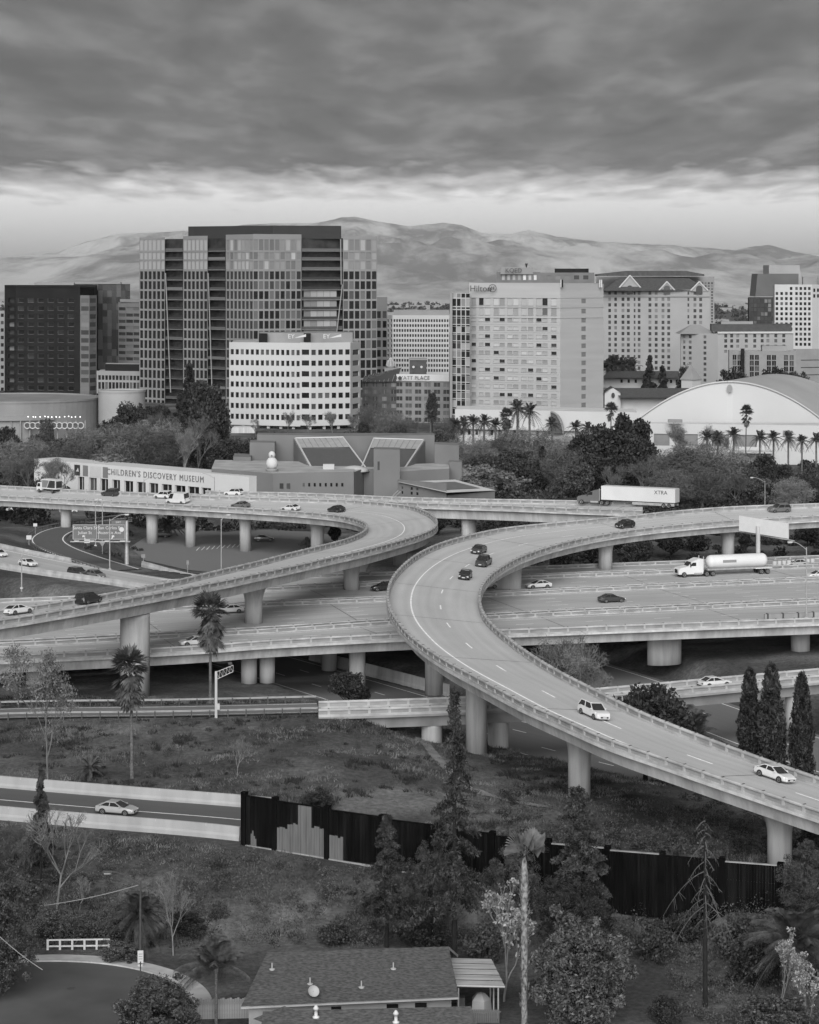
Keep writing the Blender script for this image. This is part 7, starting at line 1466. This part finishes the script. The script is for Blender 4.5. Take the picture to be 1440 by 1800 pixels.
for (k, px, yt, Y, wx, lb) in (
 ('bare', 450, 735, 905, .8, 'bare street tree at the left foot of the white office'), ('bare', 505, 722, 905, .8, 'bare street tree before the white office middle'), ('bare', 540, 728, 900, .8, 'bare street tree right of the office middle'), ('bare', 585, 722, 900, .8, 'bare street tree near the office right side'), ('bare', 618, 728, 895, .8, 'bare street tree at the right foot of the white office'),
 ('soft', 650, 712, 880, .9, 'bare tree at the left of the brick hotel'), ('soft', 685, 722, 875, .9, 'bare tree before the brick hotel middle'), ('soft', 720, 728, 870, .9, 'bare tree left of the hotel palm'), ('soft', 790, 735, 820, .9, 'bare tree at the left end of the convention centre'), ('dark', 640, 742, 860, .6, 'dark bush tree behind the museum'), ('mid', 700, 745, 840, .9, 'grey tree behind the museum right block'), ('mid', 775, 752, 760, .8, 'grey tree right behind the museum'),
 ('soft', 830, 770, 740, 1.2, 'bare thicket tree right of the museum slope'), ('soft', 860, 762, 760, 1.2, 'bare thicket tree below the first convention palms'), ('soft', 895, 758, 770, 1.2, 'bare thicket tree below the tall palms'), ('soft', 930, 752, 765, 1.2, 'bare thicket tree left of the entrance arch'), ('soft', 965, 760, 760, 1.1, 'bare thicket tree at the entrance arch'), ('mid', 842, 800, 690, 1.2, 'grey tree above the lean-to annex'), ('mid', 905, 790, 700, 1.2, 'grey tree left of the pointed conifer'), ('paleshrub', 862, 818, 660, 1.6, 'pale rounded bush above the annex roof'),
 ('farpine', 953, 782, 680, 1.0, 'pointed dark conifer in the thicket'), ('soft', 990, 790, 665, 1.1, 'pale bare tree right of the pointed conifer'), ('soft', 1010, 768, 700, 1.1, 'bare tree left of the big dark oaks'),
 ('dark', 1030, 762, 690, 1.0, 'left one of the big dark oaks'), ('dark', 1068, 748, 690, 1.0, 'second of the big dark oaks'), ('dark', 1108, 730, 700, .8, 'tallest of the big dark oaks'), ('dark', 1128, 770, 680, .9, 'right one of the big dark oaks'), ('dark', 1048, 800, 660, 1.1, 'low dark tree under the left oaks'), ('dark', 1098, 800, 660, 1.1, 'low dark tree under the tallest oak'), ('mid', 1015, 815, 640, 1.0, 'grey tree behind the white trailer front'), ('bare', 1075, 815, 630, .9, 'pale bare tree above the trailer'), ('bare', 1130, 812, 630, .9, 'pale bare tree above the trailer lettering'),
 ('bare', 1196, 744, 745, .8, 'upright bare tree before the vaulted hall'), ('bare', 1255, 748, 740, .8, 'bare tree left of the tall fan palm'), ('soft', 1175, 785, 665, 1.1, 'bare willow left of the round thicket'), ('soft', 1215, 780, 650, 1.2, 'broad bare willow in the round thicket'), ('soft', 1255, 785, 655, 1.2, 'broad bare willow right of the round thicket'), ('soft', 1235, 815, 625, 1.3, 'low bare willow behind the flyover parapet'), ('soft', 1180, 825, 615, 1.2, 'low bare willow behind the trailer end'), ('bare', 1297, 828, 610, 1.0, 'pale bare tree behind the grey car'),
 ('dark', 1345, 800, 650, .9, 'dark tree below the palm row'), ('dark', 1368, 818, 640, .8, 'dark tree right of the palm row lamp'), ('mid', 1318, 822, 640, .9, 'grey tree left of the dark palm row trees'), ('mid', 1400, 850, 620, 1.0, 'grey bush tree before the white wall'), ('dark', 1438, 842, 610, .7, 'dark tree at the right edge above the parapet'), ('soft', 1390, 840, 600, 1.2, 'bare tree near the right edge above the parapet'),
 ('farpine', 1142, 622, 1000, .8, 'dark conifer before the gabled hotel'), ('farpine', 1165, 640, 1000, .9, 'second dark conifer before the gabled hotel'), ('dark', 1208, 645, 990, .5, 'dark tree behind the small turret'), ('dark', 1292, 650, 960, .7, 'dark tree before the glazed office'), ('dark', 1368, 648, 960, .7, 'dark tree at the glazed office middle'), ('mid', 1402, 655, 955, .6, 'grey tree at the glazed office end'), ('dark', 760, 690, 930, .4, 'dark slim tree at the brick hotel corner'), ('dark', 700, 905, 560, 1.0, 'dark bush under the connector bridge'), ('dark', 772, 905, 545, .9, 'dark bush at the outer bend of the hairpin')):
    ptree(k, px, yt, Y, lb, wx, GB if k in ('bare', 'soft') else GD)
names_ = ('first', 'second', 'third', 'fourth', 'fifth', 'sixth', 'seventh', 'eighth', 'ninth', 'tenth', 'eleventh', 'twelfth', 'thirteenth', 'fourteenth')
for k, (px, yt, Y) in enumerate(((757, 720, 850), (802, 734, 800), (815, 731, 800), (832, 728, 800), (851, 728, 798), (871, 734, 795), (889, 717, 805), (910, 702, 800), (931, 707, 800), (971, 733, 790), (1012, 738, 790), (1034, 741, 790))):
    ptree('date' if k != 6 else 'fan', px, yt, Y, '%s date palm from the left in the row before the convention centre' % names_[k], .95 if yt > 715 else .85, GPm)
ptree('fantall', 1074, 708, 790, 'slim fan palm before the white gabled hall', 1.25, GPm); ptree('fantall', 1311, 712, 745, 'tall slim fan palm before the vaulted hall', 1.0, GPm)
for k, (px, yt) in enumerate(((1243, 755), (1262, 757), (1290, 750), (1336, 756), (1360, 756), (1386, 757), (1410, 763), (1435, 760))): ptree('date', px, yt, 735, '%s date palm from the left in the row before the vaulted hall' % names_[k], .9, GPm)
for k, (px, yt) in enumerate(((1068, 628), (1080, 624), (1094, 627), (1110, 628))): ptree('date', px, yt, 1020, '%s small palm from the left at the gabled hotel foot' % names_[k], .9, GPm)
tree('lowpalm', (xat(295, 545), 545, ground(xat(295, 545), 545)), 5.0, 'squat palm between the piers of the hairpin flyover', 1.1, None, GPm)
for (k, px, yt, Y, wx, lb) in (('dark', 588, 920, 525, .8, 'dark bush tree beside the flared pier'), ('shrub', 545, 945, 510, .9, 'low bush at the flared pier foot'), ('dark', 820, 918, 540, .9, 'dark bush under the connector bridge pier'), ('dark', 862, 925, 520, 1.0, 'dark bush right of the connector pier'), ('shrub', 905, 945, 470, 1.4, 'shrub inside the bend of the curved flyover'), ('dark', 985, 955, 465, 1.2, 'dark shrub tree under the curved flyover'), ('dark', 1180, 938, 480, 1.1, 'dark tree behind the tanker cab'), ('dark', 1225, 935, 490, 1.1, 'dark tree left of the tall flyover pier'), ('dark', 1310, 938, 490, 1.0, 'dark tree behind the blank sign post'), ('dark', 1420, 925, 500, 1.2, 'dark tree right of the blank sign'), ('mid', 1120, 950, 470, 1.4, 'grey shrub between the flyover piers'), ('dark', 1040, 950, 470, 1.3, 'dark shrub left of the flyover pier')):
    ptree(k, px, yt, Y, lb, wx, 'bushes under the flyovers')
# on the near slopes
def on(kind, px, pyb, yt, label, wx=1.0, group=None, variant=None, rz=None):
    p = PG(px, pyb); return tree(kind, (p.x, p.y, p.z - .05), zat(yt, p.y) - p.z, label, wx, rz, group, variant)
on('slender', 85, 1390, 1130, 'slender pale tree with thin foliage left of the big round pier', .7, GB); on('fan', 232, 1368, 1138, 'fan palm with a shaggy skirt in front of the big round pier', .95, GPm, 0); on('fan', 370, 1242, 1043, 'fan palm under the hairpin flyover by the white gantry', .95, GPm, 1)
on('barethin', 418, 1365, 1290, 'small bare sapling on the grassy bank', .8, GB); on('dark', 612, 1250, 1180, 'round dark bush before the sunken road', .95, 'bushes on the bank', 0); on('dark', 640, 1248, 1205, 'smaller dark bush right of the round one', .7, 'bushes on the bank', 1)
on('lowpalm', 157, 1372, 1328, 'dry low palm beside the far concrete barrier', 1.1, GPm); on('shrub', 556, 1425, 1386, 'round shrub just behind the black wall', 1.0, 'bushes on the bank', 1)
for k, (px, yt, Y, wx) in enumerate(((1318, 1178, 268, .75), (1356, 1170, 266, .8), (1410, 1186, 264, .72))): ptree('cypress', px, yt, Y, ('left', 'middle', 'right')[k] + ' one of the three dark columnar cypresses', wx, 'cypresses')
ptree('dark', 1135, 1208, 285, 'dark bush tree between flyover and ramp bridge', .95, 'bushes on the bank'); ptree('dark', 1170, 1222, 280, 'dark bush right behind the flyover parapet', .9, 'bushes on the bank'); ptree('stout', 1215, 1244, 285, 'stout date palm behind the flyover parapet', .8, GPm, z=-1)
ptree('bare', 1000, 1120, 330, 'bare tree between flyover and shaded road', .75, GB); ptree('bare', 975, 1130, 335, 'second bare tree behind the inner parapet', .7, GB); ptree('bare', 1020, 1140, 325, 'low bare tree right of the inner parapet', .8, GB)
on('redwood', 680, 1665, 1425, 'twin-stemmed conifer rising before the black wall behind the bungalow', 1.05, GD, 0); on('tallpine', 799, 1690, 1200, 'tallest thin conifer reaching up to the flyover pier', .85, GD); on('redwood', 1018, 1680, 1375, 'dense conifer hiding the black wall near the bend pier', 1.1, GD, 1)
on('bigdark', 1000, 1690, 1545, 'dark evergreen filling in behind the grey palm', .95, GD); on('bigmid', 760, 1640, 1480, 'grey evergreen around the tallest conifer foot', .7, GD); on('bigmid', 900, 1640, 1480, 'grey evergreen left of the grey palm', .75, GD)
on('dead', 1240, 1770, 1430, 'dead conifer with bare drooping branches', 1.0, GB); on('glossy', 1016, 1830, 1604, 'glossy bushy tree at the bottom right of the carport', .98, GD); on('glossy', 280, 1850, 1718, 'glossy bush tree at the bottom left by the kerb', 1.4, GD)
on('bigmid', -18, 1760, 1508, 'big grey-leaved tree cut by the left edge', .85, GD); on('bigdark', -25, 1600, 1500, 'dark tree behind the big left-edge tree', .8, GD)
on('barethin', 100, 1600, 1425, 'bare grey tree in front of the near barrier', 1.0, GB); on('redwood', 72, 1560, 1340, 'dark conifer in front of the near barrier at left', .6, GD); on('barethin', 140, 1600, 1540, 'bare sapling under the overhead cable', 1.2, GB); on('barethin', 305, 1680, 1525, 'pale forked bare tree on the slope', .7, GB)
on('stout', 245, 1672, 1565, 'stout dark palm on the slope by the arched lamp', 1.0, GPm); on('queen', 380, 1800, 1648, 'feather palm at the left end of the bungalow', .9, GPm)
on('bigdark', 1435, 1500, 1365, 'dark tree cut by the right edge over the flyover end', .6, GD); on('bigmid', 1425, 1620, 1480, 'grey-leaved tree below the flyover end at right', .95, GD); on('stout', 1400, 1750, 1590, 'stout palm in the lower right corner', 1.15, GPm)
on('shrub', 1172, 1800, 1748, 'dark round bush at the bottom right', .8, 'bushes on the bank', 1); on('hedge', 1365, 1830, 1755, 'glossy bush at the bottom right corner', 1.4, 'bushes on the bank')
for (k, px, pb, yt, wx, lb) in (('shrub', 1150, 1690, 1612, .9, 'large dark shrub right of the glossy tree'), ('shrub', 1205, 1655, 1598, 1.0, 'shrub left of the dead conifer'), ('shrub', 1292, 1680, 1610, 1.0, 'shrub right of the dead conifer'), ('shrub', 1325, 1735, 1655, .9, 'shrub before the stout corner palm'), ('soft', 22, 1512, 1445, 1.0, 'bare grey bush below the near barrier at the left edge'), ('soft', 55, 1530, 1468, .9, 'second bare grey bush below the near barrier'), ('shrub', 40, 1590, 1535, 1.1, 'shrub between hedge and bare grey tree'), ('shrub', 330, 1640, 1600, 1.2, 'low shrub right of the pale forked tree'), ('shrub', 590, 1660, 1618, 1.2, 'low shrub behind the bungalow ridge'), ('shrub', 740, 1672, 1615, 1.1, 'shrub between the two conifer trunks'), ('shrub', 850, 1690, 1620, 1.0, 'shrub behind the carport')):
    on(k, px, pb, yt, lb, wx, 'bushes on the bank')
# leafy shoots with pale leaves
rs = np.random.default_rng(800); mb, tips = branch_tree(rs, 10, 4, .5, 3, .07, .8, .22, 0, 5, .02); V, f_ = quads(clumps(tips[tips[:, 2] > 3.5], 7, .3, rs), .15, rs=rs, aspect=1.7); reg('paleleaf', (('trunk', mb.mesh('trunk', twig_pale)), ('crown', np_mesh('crown', V, f_, leaf_mat('leaves_bright', .14, .38)))), name='sparse_leaf_tree')
on('paleleaf', 885, 1760, 1540, 'sparse tree with bright leaves left of the grey palm', .95, GB); on('paleleaf', 1365, 1790, 1632, 'sparse bright-leaved tree in the lower right', .95, GB); on('paleleaf', 1428, 1815, 1670, 'sparse bright-leaved tree at the lower right edge', 1.0, GB)
# the tall grey palm: rough pale trunk and a few upswept fan leaves
p = PG(922, 1830); H_ = zat(1445, p.y) - p.z; r = empty('grey_fan_palm', tuple(p), 0, 'tall fan palm with mottled pale trunk and few folded leaves', 'palm', GPm); S = p.y/F; tk = MB()
tk.lathe([(.3, -.3), (.27, 2), (.28, 5), (.3, 9), (.35, H_ - 5.5), (.3, H_ - 4), (.14, H_ - 3.0), (.1, H_ - 2.7)], 12); o = tk.build('trunk', mat('palm_trunk_mottled', .035, .95, 0, 4.0, .8, 8, v2=.26, stretch=(1, 1, .6), detail=3), r, True); rr = random.Random(3)
for k in range(110):
    z = rr.uniform(.2, H_ - 4); a = rr.uniform(0, 6.28); mb = MB(); q = Vector((math.cos(a)*.33, math.sin(a)*.33, z)); mb.tube(q, q + Vector((math.cos(a)*.14, math.sin(a)*.14, .28)), .06, .02, 4)
    if k == 0: stub = mb
    else: o2 = len(stub.v); stub.v += mb.v; stub.f += [tuple(i + o2 for i in f) for f in mb.f]; stub.m += mb.m
tag(stub.build('leaf_stubs', palm_dead, r), kind='stuff')
for k, (az, el, L) in enumerate(((3.0, 1.25, 2.6), (.1, .85, 2.9), (.9, 1.05, 2.8), (5.4, .6, 2.9), (2.2, .9, 2.5), (4.3, .75, 2.6), (.4, 1.4, 2.4), (5.9, 1.15, 2.5))):
    d = Vector((math.cos(az)*math.cos(el), math.sin(az)*math.cos(el), math.sin(el))); sd_ = d.cross(Vector((0, 0, 1))).normalized(); b0 = Vector((0, 0, H_ - 2.9)); st = b0 + d*.9; mb = MB(); mb.tube(b0, st, .05, .03, 5); n = 16
    for j in range(n):
        t = (j/(n-1) - .5)*2.3; tip = st + (d*math.cos(t) + sd_*math.sin(t)).normalized()*L*.62 - Vector((0, 0, .5*abs(t))); t2 = ((j+1)/(n-1) - .5)*2.3; tip2 = st + (d*math.cos(t2) + sd_*math.sin(t2)).normalized()*L*.58 - Vector((0, 0, .5*abs(t2) + .12)); mb.poly([st, tip, tip2])
    mb.build('fan_leaf', leaf_mat('palm_leaf_grey', .1, .2), r)
# hedge at the head of the cul-de-sac
for k, px in enumerate((92, 118, 144, 170, 196, 222)): on('hedge', px, 1650 - (k % 2)*5, 1603 + (k % 3)*5, names_[k] + ' glossy shrub from the left in the hedge behind the white rail', 1.15, 'hedge shrubs')
on('hedge', 215, 1690, 1655, 'low glossy shrub at the right end of the white rail', 1.6, 'hedge shrubs')

# ------------------------------------------------------------------ weeds, tufts and undergrowth (uncountable)
def scatter(n, box, seed, keep=None):
    rs = np.random.default_rng(seed); x = rs.uniform(box[0], box[1], n); y = rs.uniform(box[2], box[3], n); ok = np.ones(n, bool)
    for C, hw_, dz in CARVE[:-1]:
        for a in range(0, n, 20000):
            sl = slice(a, a+20000); d = np.hypot(x[sl, None] - C[None, ::2, 0], y[sl, None] - C[None, ::2, 1]).min(1); ok[sl] &= d > hw_ + .6
    ok &= ~((y < 219.5) & (x < 24)); ok &= np.abs(x) < .2*y + 8
    if keep is not None: ok &= keep(x, y)
    return x[ok], y[ok], rs
def blades(x, y, h, w, m, name, label, rs, per=5, spread=.25, z=None):
    z = gz(x, y) if z is None else z; n = len(x); X = np.repeat(x, per) + rs.normal(0, spread, n*per); Y = np.repeat(y, per) + rs.normal(0, spread, n*per); Z = np.repeat(z, per) - .03
    hh = np.repeat(h, per) * rs.uniform(.6, 1.2, n*per); a = rs.uniform(0, 2*math.pi, n*per); dx, dy = np.cos(a)*w, np.sin(a)*w; lx, ly = rs.normal(0, .45, n*per)*hh, rs.normal(0, .45, n*per)*hh
    V = np.stack([np.stack([X - dx, Y - dy, Z], 1), np.stack([X + dx, Y + dy, Z], 1), np.stack([X + lx, Y + ly, Z + hh], 1)], 1).reshape(-1, 3); F_ = np.arange(len(V)).reshape(-1, 3)
    o = link(name, np_mesh(name, V, F_, m)); tag(o, label, 'grass', kind='stuff'); return o
weed = mat('weeds_mid', .04, .9, 0, .25, spec=.1, v2=.15, trans=.2); weed_d = mat('weeds_dark', .02, .9, 0, .4, spec=.1, v2=.06, trans=.2); weed_p = mat('weeds_pale', .08, .9, 0, .4, spec=.1, v2=.24, trans=.2)
x, y, rs = scatter(46000, (-75, 75, 205, 330), 900); d = fbm(x/6, y/6, 3, 77); sel = d > .44
blades(x[sel], y[sel], .1 + .3*np.clip(d[sel] - .44, 0, .3)/.3, .05, weed, 'grass', 'short rough grass on the near slopes', rs, 6, .3)
x, y, rs = scatter(15000, (-75, 75, 205, 330), 901); d = fbm(x/3.2, y/2.6, 3, 78); sel = d > .6
blades(x[sel], y[sel], .3 + .5*(d[sel] - .6)/.2, .07, weed_d, 'weeds', 'dark weed tufts dotted over the near slopes', rs, 14, .3)
x, y, rs = scatter(26000, (-75, 75, 205, 330), 902); d = fbm(x/5, y/3.5, 3, 79); sel = d > .61
blades(x[sel], y[sel], .35 + 0*x[sel], .05, weed_p, 'dry_grass', 'dry pale grass patches on the near slopes', rs, 9, .35)
def bushes(n, box, seed, size, leaf, m, name, label, dens, keep=None, each=110):
    x, y, rs = scatter(n, box, seed, keep); d = fbm(x/9, y/7, 3, seed); sel = d > dens; x, y = x[sel], y[sel]; s = size*rs.uniform(.5, 1.25, len(x)); c = np.stack([x, y, gz(x, y) + s*.45], 1)
    V, f_ = quads(clumps(c, each, s, rs, .7), leaf, rs=rs); tag(link(name, np_mesh(name, V, f_, m)), label, 'undergrowth', kind='stuff')
scrub_m = leaf_mat('scrub_leaves', .02, .14)
near = lambda x, y: (gz(x, y) < 3.5) & (y < 262)
bushes(1300, (-55, 60, 217, 262), 910, 1.15, .1, scrub_m, 'undergrowth', 'low scrub covering the slope below the road and the black wall', .44, near); bushes(300, (-55, 60, 217, 262), 911, .9, .1, lf_dark, 'undergrowth', 'dark scrub patches on the slope below the road', .47, near)
bushes(240, (-58, 60, 215, 250), 920, 1.7, .1, scrub_m, 'undergrowth', 'rounded grey bushes heaped over the slope above the houses', .47, near, 320); bushes(130, (-58, 60, 215, 250), 921, 1.4, .1, lf_dark, 'undergrowth', 'rounded dark bushes heaped over the slope above the houses', .5, near, 280)
bushes(420, (10, 60, 224, 275), 912, .9, .11, lf_dark, 'undergrowth', 'dark ground cover behind the black wall under the flyover', .47)
bushes(700, (-5, 60, 196, 226), 913, 1.2, .1, scrub_m, 'undergrowth', 'scrub filling the hollow around the lower right trees', .33)
bushes(1500, (-140, 150, 540, 760), 914, 2.6, .5, lf_dark, 'undergrowth', 'dark creek-side undergrowth between flyovers and museum trees', .42, lambda x, y: ~((x < 15) & (x > -100) & (y > 596) & (y < 715)))
bushes(900, (-170, 170, 640, 900), 915, 3.0, .55, lf_mid, 'undergrowth', 'grey creek-side undergrowth below the convention palms', .45, lambda x, y: ~((x < 25) & (y < 715)))
bushes(260, (-75, -20, 470, 545), 916, 1.0, .3, lf_mid, 'undergrowth', 'scrub around the loop ramp and parking lot', .5); bushes(420, (10, 110, 445, 540), 917, 1.6, .35, lf_dark, 'undergrowth', 'dark scrub under the far stretch of the curved flyover', .4)
pth = [PG(a, b) for a, b in ((738, 1298), (756, 1318), (778, 1345), (805, 1372), (850, 1396), (905, 1412), (960, 1420))]; c_ = spline(pth, 1.2); A_, B_ = offset(c_, -.7), offset(c_, .7)
for q in (A_, B_): q[:, 2] = gz(q[:, 0], q[:, 1]) + .1
tag(ribbon('path', A_, B_, mat('bare_earth', .17, .95, .25, .6)), kind='structure')
bushes(230, (-70, 14, 264, 304), 918, .55, .07, lf_dark, 'undergrowth', 'small dark bushes dotted over the grassy bank', .45, None, 90); bushes(120, (14, 60, 232, 275), 919, .7, .08, scrub_m, 'undergrowth', 'grey weeds behind the black wall on the right', .4)
# the wooded town on the valley floor before the hills, a mass too far off to tell apart
rs = np.random.default_rng(950); yy = rs.uniform(1300, 4600, 2600); xx = rs.uniform(-.24, .24, 2600)*yy; s = rs.uniform(3, 6.5, 2600); c = np.stack([xx, yy, s*.7], 1); V, f_ = quads(clumps(c, 26, s, rs, .8), 2.4, rs=rs); tag(link('far_wood', np_mesh('far_wood', V, f_, lf_mid)), 'distant trees of the valley town before the hills', 'woodland', kind='stuff')
rs = random.Random(4); hb = MB()
for k in range(420): Y_ = rs.uniform(1500, 4600); x_ = rs.uniform(-.22, .22)*Y_; w, d_, h_ = rs.uniform(6, 22), rs.uniform(8, 20), rs.uniform(4, 9); hb.box(x_ - w, x_ + w, Y_, Y_ + d_, 0, h_)
tag(hb.build('far_town', w_grey), 'distant low roofs of the valley town before the hills', 'town', kind='stuff')

# ------------------------------------------------------------------ the air: even haze round the whole place
mb = MB(); mb.box(-9000, 9000, -60, 17500, -12, 620)
hz = mb.build('haze', [])
hmz = bpy.data.materials.new('haze_air'); hmz.use_nodes = True; N, L = hmz.node_tree.nodes, hmz.node_tree.links
N.remove(N['Principled BSDF']); pv = N.new('ShaderNodeVolumePrincipled'); pv.inputs['Color'].default_value = (0.9, 0.9, 0.9, 1)
pv.inputs['Density'].default_value = 1.3e-5; pv.inputs['Anisotropy'].default_value = 0.0
L.new(pv.outputs[0], N['Material Output'].inputs['Volume']); hz.data.materials.append(hmz)
tag(hz, 'thin grey haze filling the air over the city', 'haze', kind='stuff')
